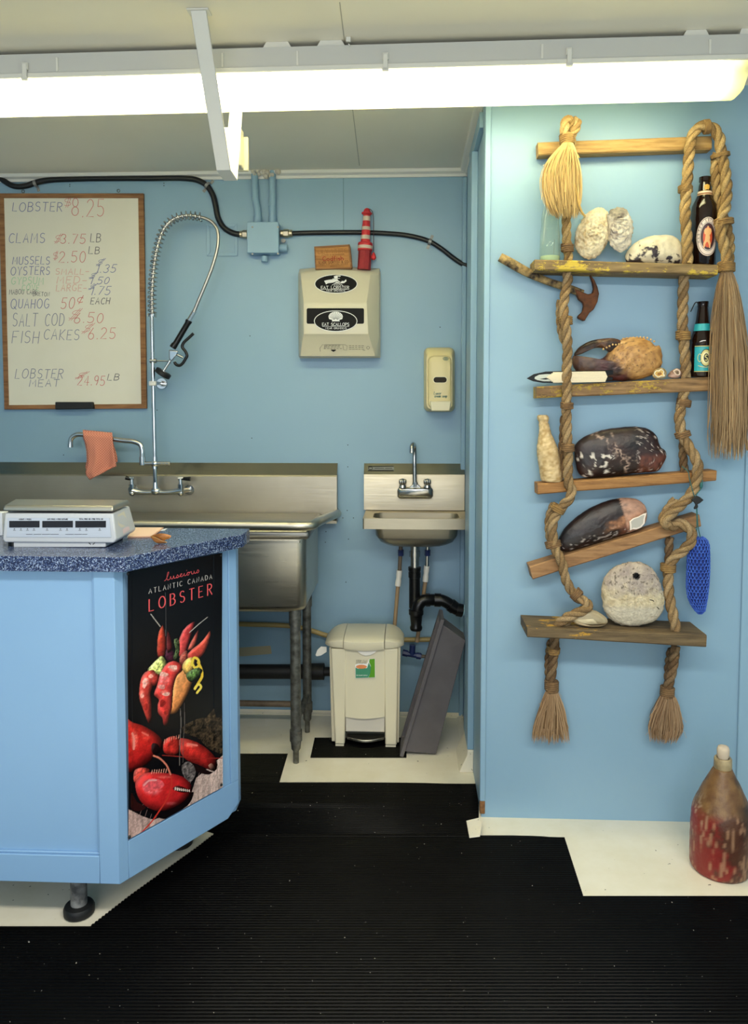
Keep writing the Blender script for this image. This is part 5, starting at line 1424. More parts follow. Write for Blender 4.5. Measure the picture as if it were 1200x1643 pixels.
stroke([(74, 1015), (84, 1050), (82, 1100)], 13, (232, 132, 120)); stroke([(130, 1010), (160, 1026)], 10, (218, 96, 84)); stroke([(378, 1072), (430, 1082)], 9, (232, 120, 108))
for k in range(7): stroke([(250 + k * 13, 1062 - abs(k - 4) * -3 - k * 4), (252 + k * 13, 1048 - k * 4)], 3, (222, 150, 130))
fill([(90, 1215), (150, 1205), (175, 1225), (150, 1260), (110, 1300), (85, 1280)], (206, 70, 60), .5, None, (40, 90), 7, vol=7)
fill([(92, 1290), (120, 1245), (180, 1228), (250, 1232), (310, 1240), (365, 1262), (398, 1300), (402, 1335), (380, 1370), (330, 1410), (270, 1436), (210, 1440), (150, 1415), (110, 1370)], (204, 40, 40), .18, ((120, 1260), (330, 1430), (176, 30, 34)), (20, 50), 2, False, ((185, 1320, 62, 42, (232, 122, 128)), (290, 1400, 40, 12, (214, 80, 84)), (250, 1255, 50, 10, (226, 96, 90))), vol=14)
fill([(296, 1318), (320, 1302), (360, 1312), (392, 1332), (370, 1340), (330, 1336)], (90, 22, 24), vol=7)
for k in range(8): fill([(306 + k * 11, 1312 + k * 2), (313 + k * 11, 1310 + k * 2), (314 + k * 11, 1326 + k * 1.5), (308 + k * 11, 1328 + k)], (226, 206, 196), sharp=True)
for k in range(7): stroke([(180 + k * 13, 1236 - k), (184 + k * 13, 1216 - k)], 3.5, (228, 160, 140))
fill([(128, 1300), (150, 1270), (190, 1262), (235, 1275), (250, 1300), (225, 1318), (180, 1325), (145, 1335)], (216, 84, 92), .3, None, (40, 90), 21)
stroke([(138, 1300), (165, 1276), (205, 1272)], 9, (230, 150, 152))
stroke([(196, 1140), (222, 1150), (262, 1190), (284, 1240), (290, 1290), (272, 1360), (230, 1430), (180, 1500), (120, 1565)], 7, (190, 50, 40))
stroke([(192, 1138), (222, 1150), (262, 1190), (284, 1240)], 9, (210, 120, 100))
stroke([(240, 1135), (330, 1142), (430, 1152), (580, 1150)], 4, (150, 40, 34))
# glass stem
stroke([(338, 880), (342, 960), (336, 1060), (334, 1190)], 4, (108, 100, 96)); stroke([(360, 850), (362, 960), (354, 1060), (352, 1175)], 3, (86, 78, 76))
# cocktail
fill([(256, 560), (290, 556), (310, 590), (320, 620), (280, 625), (258, 600)], (66, 24, 44), .6, vol=7)
fill([(268, 452), (280, 474), (292, 510), (298, 540), (290, 562), (270, 576), (262, 540), (263, 490)], (92, 30, 34), .3, None, (20, 40), 3, True, (), 5)
fill([(240, 421), (231, 436), (222, 455), (216, 480), (213, 510), (211, 560), (216, 598), (240, 606), (256, 592), (262, 545), (260, 510), (258, 480), (250, 448)], (196, 66, 44), .25, ((214, 500), (262, 520), (120, 34, 30)), (30, 80), 3, True, (), 5)
fill([(418, 400), (396, 410), (374, 426), (352, 452), (334, 492), (324, 540), (326, 580), (348, 612), (368, 574), (384, 524), (400, 470), (412, 432)], (206, 80, 78), .25, ((330, 500), (395, 500), (160, 44, 46)), (30, 80), 3, True, (), 5)
fill([(438, 445), (418, 476), (397, 512), (378, 556), (398, 562), (420, 532), (433, 492)], (166, 62, 54), .3, ((430, 460), (370, 580), (190, 96, 80)), (20, 40), 3, True, (), 4)
fill([(500, 452), (484, 476), (464, 502), (438, 528), (404, 552), (376, 582), (376, 612), (410, 622), (444, 606), (474, 570), (496, 514), (505, 474)], (212, 82, 62), .25, ((480, 470), (380, 620), (170, 54, 48)), (30, 80), 3, True, (), 6)
fill([(305, 500), (325, 495), (336, 530), (330, 590), (318, 622), (300, 600), (312, 560)], (86, 104, 64), 1.0, None, (60, 140), 12, vol=7)
fill([(335, 600), (372, 560), (378, 610), (360, 650), (340, 640)], (178, 84, 70), .5, vol=7)
fill([(160, 665), (180, 640), (215, 605), (235, 590), (262, 625), (255, 670), (225, 700), (190, 700)], (196, 204, 118), .7, None, (60, 140), 13, vol=7)
fill([(135, 690), (160, 672), (195, 670), (205, 700), (190, 750), (176, 790), (180, 850), (182, 920), (178, 955), (165, 958), (150, 925), (130, 870), (114, 820), (118, 740)], (196, 60, 52), .28, None, (40, 60), 14, False, ((150, 730, 22, 28, (230, 170, 160)), (130, 800, 14, 30, (226, 150, 136)), (168, 900, 10, 30, (150, 36, 32))), vol=7)
fill([(185, 680), (215, 690), (225, 720), (205, 760), (180, 740)], (176, 52, 46), .35, None, (50, 100), 15, vol=7)
fill([(330, 650), (370, 655), (402, 650), (414, 690), (400, 750), (372, 815), (340, 870), (318, 905), (285, 908), (278, 860), (290, 790), (300, 700)], (226, 156, 98), .22, ((320, 700), (400, 760), (196, 120, 66)), (30, 60), 16, vol=7)
fill([(212, 750), (232, 680), (262, 635), (300, 618), (345, 640), (352, 665), (320, 700), (302, 760), (296, 830), (292, 880), (275, 930), (270, 975), (248, 968), (240, 930), (218, 905), (214, 860), (222, 830), (196, 805)], (204, 60, 56), .24, None, (40, 70), 17, False, ((252, 720, 36, 36, (226, 130, 132)), (300, 660, 30, 20, (236, 170, 160)), (255, 860, 22, 40, (160, 34, 32)), (250, 790, 30, 14, (232, 140, 130))), vol=7)
fill([(350, 640), (385, 600), (410, 600), (420, 640), (395, 690), (365, 690)], (220, 176, 90), .4, vol=7)
for px_, py_, rx_, ry_, c_ in ((246, 690, 24, 14, (232, 170, 160)), (300, 652, 26, 12, (236, 180, 168)), (236, 760, 20, 16, (226, 140, 136)), (262, 800, 22, 9, (236, 176, 164)), (240, 850, 16, 20, (150, 30, 28)), (262, 900, 13, 18, (170, 44, 38)), (140, 745, 12, 20, (232, 170, 160)), (128, 810, 10, 14, (234, 160, 148)), (150, 870, 12, 18, (160, 38, 34)), (176, 700, 14, 10, (228, 150, 138))):
    fill([(px_ + rx_ * math.cos(a_) * (1 + .25 * math.sin(3 * a_ + px_)), py_ + ry_ * math.sin(a_) * (1 + .25 * math.cos(2 * a_ + py_))) for a_ in np.linspace(0, 2 * PI, 9)[:-1]], c_, .3, None, (60, 140), 31)
stroke([(400, 640), (415, 600), (436, 610), (440, 640), (420, 655), (405, 635)], 13, (232, 204, 74))
stroke([(436, 625), (452, 660), (458, 700), (440, 735), (418, 770)], 14, (226, 190, 62)); stroke([(418, 770), (440, 745), (452, 760), (430, 792)], 12, (236, 212, 90))
fill([(370, 690), (400, 668), (440, 655), (460, 668), (440, 705), (400, 735), (378, 720)], (70, 96, 48), .8, None, (60, 140), 18, vol=7)
for a in ([(176, 360), (200, 392), (228, 428)], [(486, 378), (440, 415), (388, 462)]): stroke(a, 4, (176, 170, 164))
stroke([(256, 242), (258, 340), (258, 480)], 3, (78, 76, 78))
IMG = np.clip(IMG, 0, 255) / 255.0
LIN = np.where(IMG <= .04045, IMG / 12.92, ((IMG + .055) / 1.055) ** 2.4)
po = thing('lobster_poster', 'black lobster poster pinned on the angled end of the counter', 'poster', pBL)
vs = []
for j in range(NV):
    for i in range(NU):
        u, v = i / (NU - 1), j / (NV - 1)
        wob = .0012 + .0012 * math.sin(v * 7 + 1) * (1 if u > .9 else .2) + (.0016 * abs(math.sin(v * 5)) if u < .04 else 0)
        vs.append(pput(u, v, wob))
mb = MB(); mb._add(vs, [(j * NU + i, j * NU + i + 1, (j + 1) * NU + i + 1, (j + 1) * NU + i) for j in range(NV - 1) for i in range(NU - 1)])
mb.c = [tuple(LIN[j, i]) + (1,) for j in range(NV) for i in range(NU)]; mb.usec = True
M['print'] = vcolmat('glossy_print', .2); M['print'].node_tree.nodes['Principled BSDF'].inputs['Specular IOR Level'].default_value = .22
mb.build('sheet', 'print', po, smooth=80)
M['poster_red'] = plain('poster_red', C(222, 84, 88), .3); M['poster_white'] = plain('poster_white', C(214, 208, 204), .3)
def ptext(txt, a, b, h, mt, w, gap, thick, serif, slant=0):
    (ua, va), (ub, vb) = cuv(*a), cuv(*b)      # foot of the first and of the last letter
    Wm = (pBR - pBL).length * (ub - ua); Hm = (pTL - pBL).length
    hv = cuv(a[0], a[1] - h)[1] - va
    mb = MB(); text_between(mb, txt, lambda u, v: pput(ua + (ub - ua) * u, va + (vb - va) * u + hv * v, .0017), hv * Hm / Wm, w, gap, slant, 0, thick, serif)
    return mb.build('lettering', mt, po)
ptext('ATLANTIC CANADA', (145, 252), (497, 168), 27, 'poster_white', .115, .48, .45, .05)
ptext('LOBSTER', (148, 349), (498, 253), 64, 'poster_red', .135, .60, .42, .075)
scr = [[(0, .02), (.12, .1), (.4, .8), (.42, 1), (.34, .98), (.26, .6), (.26, .12), (.36, .02), (.55, .12), (.62, .4), (.66, .12), (.75, .03), (.86, .1), (.92, .4), (.96, .1), (1.05, .03), (1.2, .12), (1.32, .4), (1.42, .2), (1.36, .03), (1.2, .06), (1.5, .1), (1.8, .38), (1.66, .4), (1.6, .15), (1.72, .03), (1.95, .16), (2.05, .4), (2.04, .12), (2.14, .03), (2.3, .16), (2.45, .4), (2.34, .3), (2.36, .06), (2.5, .05), (2.58, .28), (2.46, .4), (2.7, .34), (2.8, .4), (2.82, .12), (2.92, .03), (3.04, .12), (3.1, .4), (3.12, .12), (3.24, .03), (3.4, .2), (3.5, .42), (3.62, .2), (3.5, .03), (3.36, .08)], [(2.28, .66), (2.3, .7)]]
(ua, va), (ub, vb) = cuv(232, 182), cuv(424, 136)
Wm = (pBR - pBL).length * (ub - ua); Hm = (pTL - pBL).length; hv = cuv(232, 138)[1] - va; hw_ = hv * Hm / Wm
mb = MB(); st2 = [[(p.x, p.y) for p in spline([Vector((x / 3.62 / hw_, y, 0)) for x, y in s], .05)] for s in scr]
ribbons(mb, st2, lambda x, y: pput(ua + (ub - ua) * x * hw_, va + (vb - va) * x * hw_ + hv * y, .0017), .07)
mb.build('lettering', 'poster_red', po)
for px, py in ((204.5, 920), (353.5, 890.5), (354, 1258.5), (206.5, 1342)):
    p = EP(px, py); MB().lathe(p + dn_ * .002, [(.0042, 0), (.004, .002), (.0018, .0035)], 12, dn_).build('tack', 'black_matte', po, smooth=50)

# ------------------------------------------------------------------ price scale on the worktop
zs = zTop + .0004
Ys = F(95, 879, zTop).y
sc = thing('price_scale', 'white electronic price scale with three dark displays on the counter', 'scale', (A(95, 880, Ys).x, Ys + .07, zs))
yb_s = Ys + .148
def Q(px, py, Y=Ys): return A(px, py, Y)
M['scale_white'] = plain('scale_plastic', C(200, 203, 208), .3)
fl = [Q(8, 823.5), Q(181.5, 824), Q(186.5, 866), Q(182, 871.5), Q(8, 870.5), Q(4, 866)]
bk = []
brt, brb = A(207.5, 808, yb_s), A(218, 846, yb_s)
for p in fl: bk.append(Vector((p.x, yb_s, p.z)))
bk[1] = Vector((brt.x, yb_s, fl[1].z)); bk[2] = Vector((brb.x, yb_s, fl[2].z + .004)); bk[3] = Vector((brb.x - .006, yb_s, fl[3].z + .004))
bk[0].x -= .03; bk[4].x -= .034; bk[5].x -= .036
MB().loft([fl, bk]).build('body', 'scale_white', sc, bevel=.004, seg=3)
M['scale_panel'] = plain('scale_panel', C(192, 200, 214), .3)
yq = Ys - .0008
MB().prism([A(x, y, yq) for x, y in ((12.5, 831), (176, 831), (178.5, 862), (11, 861.5))], (0, -.001, 0)).build('front_panel', 'scale_panel', sc)
yq2 = yq - .0014
for x0, x1 in ((15, 63.5), (68, 117), (121, 170)):
    MB().prism([A(x, y, yq2) for x, y in ((x0, 835.8), (x1, 835.6), (x1, 846.2), (x0, 846.4))], (0, -.0008, 0)).build('display', plain('display_glass', C(36, 32, 36), .1), sc, label='dark readout window')
mb = MB(); Fs = lambda x0, x1, y0, y1: (lambda u, v: A(x0 + (x1 - x0) * u, y0 + (y1 - y0) * v, yq2 - .0002))
text_between(mb, 'WEIGHT / POIDS', Fs(30, 50, 834.3, 832.2), .105, .22, .2); text_between(mb, 'UNIT PRICE / PRIX UNITAIRE', Fs(76, 109, 834.2, 832), .067, .22, .2); text_between(mb, 'TOTAL PRICE ($) / PRIX TOTAL ($)', Fs(127, 165, 834, 831.8), .058, .22, .2)
for x in (23, 33.5, 44, 54.5, 75.5, 97, 107.5, 128, 138.5, 160):
    mb._add([A(x + dx, 849 + dy, yq2 - .0002) for dx, dy in ((-.9, -.9), (.9, -.9), (.9, .5), (-.9, .5))], [(0, 1, 2, 3)])
    ribbons(mb, [[(x - 1.8, 851), (x + 1.8, 851)]], lambda a, b: A(a, b, yq2 - .0002), .7)
for x0, x1 in ((42, 52), (54, 66), (67.5, 80), (81, 94), (105, 118), (119.5, 131), (132, 140)): ribbons(mb, [[(x0, 857.3), (x1, 857.2)]], lambda a, b: A(a, b, yq2 - .0002), .7)
mb.build('print', plain('scale_print', C(60, 62, 72), .5), sc)
sd0, sd1 = fl[1], fl[2]; bk0, bk1 = bk[1], bk[2]
def side(u, v, o=.0008): 
    n_s = (bk0 - sd0).cross(sd1 - sd0).normalized(); n_s = n_s if n_s.x > 0 else -n_s
    return sd0.lerp(sd1, v).lerp(bk0.lerp(bk1, v), u) + n_s * o
for pts, mt, nm in (([(.22, .12), (.60, .10), (.66, .62), (.60, .70), (.30, .66), (.16, .5)], C(222, 216, 200), 'label_residue'), ([(.34, .74), (.68, .70), (.68, .90), (.34, .94)], C(226, 204, 206), 'pink_label')):
    mb = MB(); mb._add([side(u, v, .0012) for u, v in pts], [tuple(range(len(pts)))]); mb.build('worn_label', plain(nm, mt, .7), sc)
pl_ = [A(21.5, 868, Ys + .006), A(170, 868, Ys + .006), A(169, 878, Ys + .006), A(21.5, 878.5, Ys + .006)]
MB().prism(pl_, (0, .12, 0)).build('plinth', 'scale_white', sc, bevel=.002)
mb = MB(); 
for pts in ([(142, 868.5), (142, 870.5), (145.5, 873.5)], [(152.5, 868.5), (152.5, 870.5), (149, 873.5)]): ribbons(mb, [pts], lambda a, b: A(a, b, Ys + .0052), 1.0)
mb.build('print', 'black', sc)
for x, y, dy in ((23, 0, .03), (165, 0, .03), (25, 0, .13), (165, 0, .13)):
    c = A(x, 878, Ys + .03); c.y = Ys + dy
    MB().cyl((c.x, c.y, zs), (c.x, c.y, zs + .012), .015, n=16).build('foot', 'black_plastic', sc, smooth=40)
    MB().cyl((c.x, c.y, zs + .012), (c.x, c.y, pl_[3].z + .012), .006, n=10).build('foot_screw', 'galv2', sc, smooth=40)
xr0, xr1 = A(176, 875, Ys + .03), A(207, 860, Ys + .12)
MB().hexa([Vector((xr0.x - .02, Ys + .025, zs + .013)), Vector((xr0.x + .012, Ys + .025, zs + .013)), Vector((brb.x - .015, yb_s - .006, zs + .013)), Vector((brb.x - .05, yb_s - .006, zs + .013))],
          [Vector((xr0.x - .02, Ys + .025, zs + .030)), Vector((xr0.x + .012, Ys + .025, zs + .030)), Vector((brb.x - .012, yb_s - .006, zs + .036)), Vector((brb.x - .05, yb_s - .006, zs + .036))]).build('under_frame', 'black_matte', sc)
# stainless tray
zt0, zt1 = A(95, 820, Ys).z, A(95, 811, Ys).z
tl, tr_ = A(6, 816, Ys).x, A(182.5, 816, Ys).x
ytb = F(207, 801.5, zt1).y; tbr = F(207.5, 801.5, zt1).x; tbl = tl - .035
tb = [(tl, Ys - .004), (tr_, Ys - .004), (tbr, ytb), (tbl, ytb)]
cx_ = sum(p[0] for p in tb) / 4; cy_ = sum(p[1] for p in tb) / 4
MB().loft([[(x, y, zt0) for x, y in tb], [(x, y, zt1 - .008) for x, y in tb], [(cx_ + (x - cx_) * .985, cy_ + (y - cy_) * .93, zt1) for x, y in tb]]).build('weighing_tray', 'steel', sc, bevel=.003, seg=3)
mb = MB(); mb.box((cx_ - .02, cy_ + .05, zt0 - .003), (.2, .05, .012)); mb.build('tray_support', 'black_matte', sc)

# ------------------------------------------------------------------ papers and leaf on the worktop
M['pink_paper'] = plain('salmon_paper', C(232, 186, 158), .7); M['white_paper'] = plain('white_paper', C(232, 236, 242), .6)
st_ = thing('paper_stack', 'small stack of salmon paper slips beside the scale', 'paper', F(235, 862, zs))
for k in range(6):
    j = .0015 * math.sin(k * 2.1)
    q = [F(205, 863.5, zTop), F(243, 862.5, zTop), F(262, 848.5, zTop), F(218, 848.5, zTop)]
    MB().prism([p + Vector((j, j * .6, .0006 + k * .0007)) for p in q], (0, 0, .0005)).build('slip', 'pink_paper' if k < 5 else plain('top_slip', C(240, 206, 184), .7), st_)
q = [F(252, 853.5, zTop), F(256, 851, zTop), F(269, 848, zTop), F(264, 851.5, zTop)]
o = MB().prism([p + Vector((0, 0, .0006)) for p in q], (0, 0, .0006)).build('paper_scrap', 'white_paper'); tag(o, 'tiny white paper scrap behind the curled leaf', 'paper')
q = [F(-60, 869, zTop), F(2, 868, zTop), F(6, 858, zTop), F(-40, 846, zTop)]
for k in range(1):
    p0_, p1_ = A(-60, 871, Ys + .14), A(12, 823, Ys + .17)
    o = MB().prism([Vector((p0_.x, (Ys + .17), zs)), Vector((p1_.x - .016, (Ys + .17), zs)), Vector((p1_.x - .016, (Ys + .17), A(4, 823, (Ys + .17)).z)), Vector((p0_.x, (Ys + .17), A(4, 823, (Ys + .17)).z))], (0, .035, 0)).build('paper_box', 'white_paper', bevel=.001)
    tag(o, 'plain white box standing behind the scale on the counter', 'box')
# the curled dry leaf: two cupped halves that meet in a midrib
M['leaf'] = plain('dry_leaf', C(176, 116, 56), .45, var=C(140, 80, 34), vscale=40)
YLf = F(258, 872.3, zTop).y
lf = thing('dry_leaf', 'curled brown dry leaf lying near the worktop edge', 'leaf', F(255, 872, zs))
for out, yy_, th_ in ((((241, 860.3), (247, 861), (253, 863.5), (260, 867.5), (268.5, 870.3), (262, 871.6), (252, 871.6), (247, 868.5), (243.5, 864)), YLf, .006), (((242.5, 860), (249, 857.6), (258, 855.8), (267, 857), (275, 860.2), (272, 863.8), (265.5, 866), (263.5, 868), (257, 865), (250, 861.8)), YLf + .012, .005)):
    mb = MB(); inflate(mb, [A(x, y, yy_) for x, y in out], yy_, th_, rings=7, segs=40)
    mb.usec = False; mb.build('leaf_half', 'leaf', lf, smooth=80)
mb = MB(); mb.tube(spline([A(242, 860.3, YLf - .004), A(250, 863, YLf - .007), A(260, 868, YLf - .007), A(268, 870.4, YLf - .003)], .003), .0007, 5); mb.build('midrib', plain('leaf_rib', C(206, 158, 92), .5), lf)
# ================================================================== rope ladder and the things on it
t = Nt('manila_rope'); at = t.n('ShaderNodeAttribute', attribute_name='Col')
fn_ = t.noise(330, 4, .7)
t.set(Base_Color=t.mix(1.0, at.outputs['Color'], t.ramp(fn_, [(.32, (.50, .46, .40, 1)), (.62, (1.12, 1.1, 1.06, 1))]), 'MULTIPLY'), Roughness=.95)
t.b.inputs['Specular IOR Level'].default_value = .15
t.bump(fn_, .9, .003); M['rope'] = t.m
M['fibre'] = vcolmat('manila_fibre', .85)
M['twine'] = plain('twine', C(150, 118, 70), .9, var=C(120, 90, 52), vscale=60, bump=.5, bscale=500)
M['twine_dark'] = plain('dark_twine', C(132, 102, 68), .9, var=C(100, 74, 48), vscale=60, bump=.5, bscale=500)
wl = [wood('rung_wood_%d' % k, *c) for k, c in enumerate((
    (C(124, 88, 40), C(172, 134, 72), C(196, 160, 98)),
    (C(84, 66, 38), C(134, 108, 66), C(158, 132, 88), C(196, 168, 60), 'X', 16, .645),
    (C(72, 50, 28), C(146, 110, 66), C(178, 140, 90), C(176, 146, 56), 'X', 20, .60),
    (C(104, 66, 28), C(162, 112, 54), C(188, 138, 76)),
    (C(104, 70, 38), C(160, 116, 70), C(180, 138, 90)),
    (C(56, 44, 26), C(104, 84, 54), C(128, 106, 72), C(184, 138, 44), 'X', 16, .60)))]
la = thing('rope_ladder', 'rope ladder with six weathered wooden rungs hanging on the blue wall', 'ladder', A(1000, 1190, YL))
YWn = YL - .004
def rung(pts, Yf, mat, Yb_=YWn):
    q = [A(px, py, Yf) for px, py in pts]
    mb = MB(); n = 14
    rings = []
    for k in range(n + 1):
        u = k / n; a = q[0].lerp(q[1], u); b = q[3].lerp(q[2], u)
        w = nz((u * 2.2, Yf * 5, len(pts)), 1.0, 3) * .0016
        D = Vector((0, Yb_ - Yf, 0)); c_ = .0035
        h = (a - b); hn = h.normalized()
        rings.append([b + hn * c_ + Vector((0, 0, w)), a - hn * c_ + Vector((0, 0, w * .5)), a + Vector((0, c_, w * .5)), a + D, b + D, b + Vector((0, c_, w))])
    o = mb.loft(rings).build('rung', mat, la, smooth=35)
    return q
YR1, YR2, YR3, YR6 = 2.412, 2.362, 2.388, 2.312
r1 = rung(((863, 228), (1142, 217.5), (1142, 239), (864, 249)), YR1, wl[0])
r2 = rung(((858, 416), (1152, 424.5), (1151.5, 441), (858, 433)), YR2, wl[1])
r3 = rung(((861, 620.5), (1147, 604), (1146, 627), (861, 639)), YR3, wl[2])
r4 = rung(((862.5, 776), (1150, 755), (1149, 771.5), (863, 793.5)), YR3, wl[3])
r5 = rung(((849.5, 909), (1122, 826), (1125, 845), (855, 930)), YR3, wl[4])
r6 = rung(((846, 1007), (1134, 1019), (1133, 1038.5), (846, 1022.5)), YR6, wl[5])
def top_of(q, px, Y=None):
    """height of a rung's upper edge at a picture column"""
    x = A(px, 600, Y or YR3).x; u = (x - q[0].x) / (q[1].x - q[0].x); return q[0].z + (q[1].z - q[0].z) * u + .0016

cA = [C(186, 150, 86), C(164, 128, 70), C(198, 164, 100)]
cB = [C(170, 138, 90), C(150, 118, 74), C(180, 150, 104)]
cD = [C(140, 108, 72), C(122, 92, 60), C(152, 122, 84)]
RR = .0155
def rp(pts, Y, cols, r=RR, nm='rope', **k):
    mb = MB(); rope(mb, [A(p[0], p[1], p[2] if len(p) > 2 else Y) for p in pts], r, cols=cols, **k)
    return mb.build(nm, 'rope', la, smooth=75)
YRi = 2.405           # ropes that pass through a rung
YRf = YR3 - RR - .003   # ropes that pass in front
# left-hand rope
rp([(912, 419, YRi), (911, 400, YRi), (909, 380, 2.40), (909, 340, 2.398), (912, 290, 2.396), (915, 250, 2.392), (917, 222, 2.392), (918, 203, 2.388), (913, 193, 2.376), (907, 196, 2.366), (906, 210, 2.362), (909, 224, 2.360), (910, 232, 2.360)], 0, cA, .0145)
rp([(914, 222, 2.384), (917, 204, 2.380), (923, 193, 2.376), (927, 199, 2.366), (922, 210, 2.364), (915, 219, 2.364), (912, 230, 2.364)], 0, cA, .0125)
rp([(909, 433, YRi), (911, 446, YRi - .01), (907, 470, 2.39), (904, 490, 2.385), (907, 520, YRf), (910, 545, YRf), (910, 575, YRf), (909, 600, YRf), (909, 640, YRf), (909, 660, YRf), (910, 700, YRf), (912, 725, YRf), (911, 750, YRf), (912, 775, YRf), (917, 788, YRf), (914, 799, YRf), (900, 815, 2.385), (889, 832, 2.388), (886, 850, 2.388), (891, 880, 2.38), (897, 893, YRf), (903, 908, YRf), (906, 925, YRf), (915, 945, 2.375), (928, 960, 2.365), (941, 966, 2.345), (943, 976, 2.335), (930, 982, 2.333), (912, 990, 2.333), (899, 998, 2.345), (893, 1004, 2.36)], 0, cB)
# second lay of rope spliced along it
rp([(899, 482, 2.408), (898, 505, 2.408), (900, 530, 2.405), (906, 550, 2.398)], 0, cB, .0125)
rp([(905, 668, 2.41), (903, 700, 2.41), (902, 730, 2.41), (908, 766, 2.395)], 0, cD, .0125)
rp([(888, 808, 2.41), (880, 830, 2.41), (880, 855, 2.41), (885, 880, 2.405)], 0, cB, .0115)
rp([(936, 975, 2.366), (925, 988, 2.36), (912, 997, 2.357), (903, 1003, 2.36)], 0, cB, .0115)
rp([(890, 1020, 2.392), (889, 1040, 2.40), (886, 1070, 2.41), (884, 1092, 2.415), (885, 1112, 2.415)], 0, cD)
rp([(883, 1028, 2.425), (879, 1060, 2.432), (880, 1090, 2.432)], 0, cD, .0115)
# right-hand rope
rp([(1103, 424, 2.383), (1103, 400, 2.383), (1101, 370, 2.385), (1099, 340, 2.39), (1101, 310, 2.391), (1103, 280, 2.39), (1105, 255, 2.388), (1109, 225, 2.386), (1116, 209, 2.386), (1130, 202, 2.388), (1145, 207, 2.388), (1154, 222, 2.388), (1157, 245, 2.388), (1163, 275, 2.388), (1166, 305, 2.385), (1164, 330, 2.38), (1158, 352, 2.375), (1156, 372, 2.372), (1162, 395, 2.37), (1166, 415, 2.365), (1165, 436, 2.36)], 0, cA, .0165)
rp([(1150, 246, 2.41), (1148, 275, 2.41), (1150, 305, 2.41), (1155, 335, 2.41), (1164, 360, 2.402), (1170, 385, 2.395), (1170, 410, 2.385), (1167, 432, 2.375)], 0, cA, .0155)
rp([(1098, 440, YRi), (1096, 470, YRi), (1095, 520, YRi), (1098, 560, YRi), (1100, 590, YRi), (1099, 607, YRi)], 0, cB, .0165)
rp([(1098, 626, 2.405), (1095, 645, 2.40), (1090, 670, 2.395), (1093, 692, 2.39), (1101, 710, 2.385), (1112, 728, 2.375), (1119, 745, YRf), (1118, 765, YRf), (1113, 785, YRf), (1103, 800, YRf), (1088, 814, YRf), (1074, 827, 2.365), (1068, 838, 2.36), (1076, 845, YRf), (1090, 840, YRf), (1103, 846, YRf - .004), (1110, 858, YRf - .004), (1108, 870, YRf - .004), (1095, 884, YRf), (1080, 896, 2.38), (1073, 915, 2.385), (1072, 940, 2.385), (1075, 965, 2.37), (1080, 988, 2.355), (1084, 1008, 2.35), (1084, 1016, 2.35)], 0, cB, .0165)
rp([(1096, 708, 2.42), (1096, 735, 2.425), (1098, 762, 2.43)], 0, cD, .0135)
rp([(1083, 802, 2.395), (1072, 816, 2.385), (1063, 832, 2.372), (1066, 842, 2.362), (1074, 838, 2.355)], 0, cB, .0135)
rp([(1074, 862, 2.42), (1073, 890, 2.425), (1072, 930, 2.425)], 0, cD, .0135)
rp([(1083, 1037, 2.37), (1081, 1060, 2.39), (1077, 1080, 2.40), (1072, 1100, 2.41), (1070, 1120, 2.41)], 0, cD)
rp([(1076, 1042, 2.42), (1072, 1070, 2.43), (1071, 1100, 2.43)], 0, cD, .0125)
def bnd(a, b, r=.0195, mt='twine', turns=5): binding((A(*a), A(*b)), r, 'binding', la, mt, turns)
bnd((909, 217, 2.366), (910, 232, 2.362), .0195); bnd((910, 392, 2.402), (910, 404, 2.402), .017, 'twine_dark', 4)
bnd((907, 508, 2.385), (907.5, 521, 2.384), .0185, 'twine', 4); bnd((909.5, 646, YRf), (909.5, 656, YRf), .0175, 'twine_dark', 4); bnd((911, 712, YRf), (911, 724, YRf), .0175, 'twine_dark', 4)
bnd((1129, 204, 2.388), (1138, 203, 2.388), .0195, 'twine', 4); bnd((1099.5, 299, 2.398), (1099.5, 309, 2.398), .0195, 'twine', 4); bnd((1160, 352, 2.385), (1161, 361, 2.385), .027, 'twine', 3); bnd((1155, 247, 2.398), (1156, 253, 2.398), .026, 'twine', 3)
bnd((1165, 422, 2.366), (1165, 436, 2.364), .023, 'twine', 5); bnd((1096, 532, YRi), (1096, 545, YRi), .0195, 'twine', 4); bnd((1098, 641, 2.403), (1096, 652, 2.402), .020, 'twine_dark', 4)
bnd((1094, 693, 2.395), (1097, 702, 2.392), .021, 'twine_dark', 3); bnd((1072, 905, 2.39), (1071.5, 917, 2.39), .021, 'twine', 4); bnd((886, 868, 2.395), (889, 879, 2.39), .022, 'twine_dark', 4)
bnd((885, 1092, 2.418), (885, 1108, 2.418), .0195, 'twine_dark', 5); bnd((1071, 1102, 2.415), (1070, 1117, 2.415), .0195, 'twine_dark', 5); bnd((888, 1038, 2.405), (887, 1047, 2.407), .0185, 'twine', 3)
bnd((921, 950, 2.372), (929, 958, 2.366), .0185, 'twine_dark', 4); bnd((898, 812, 2.39), (893, 820, 2.392), .0205, 'twine', 3)

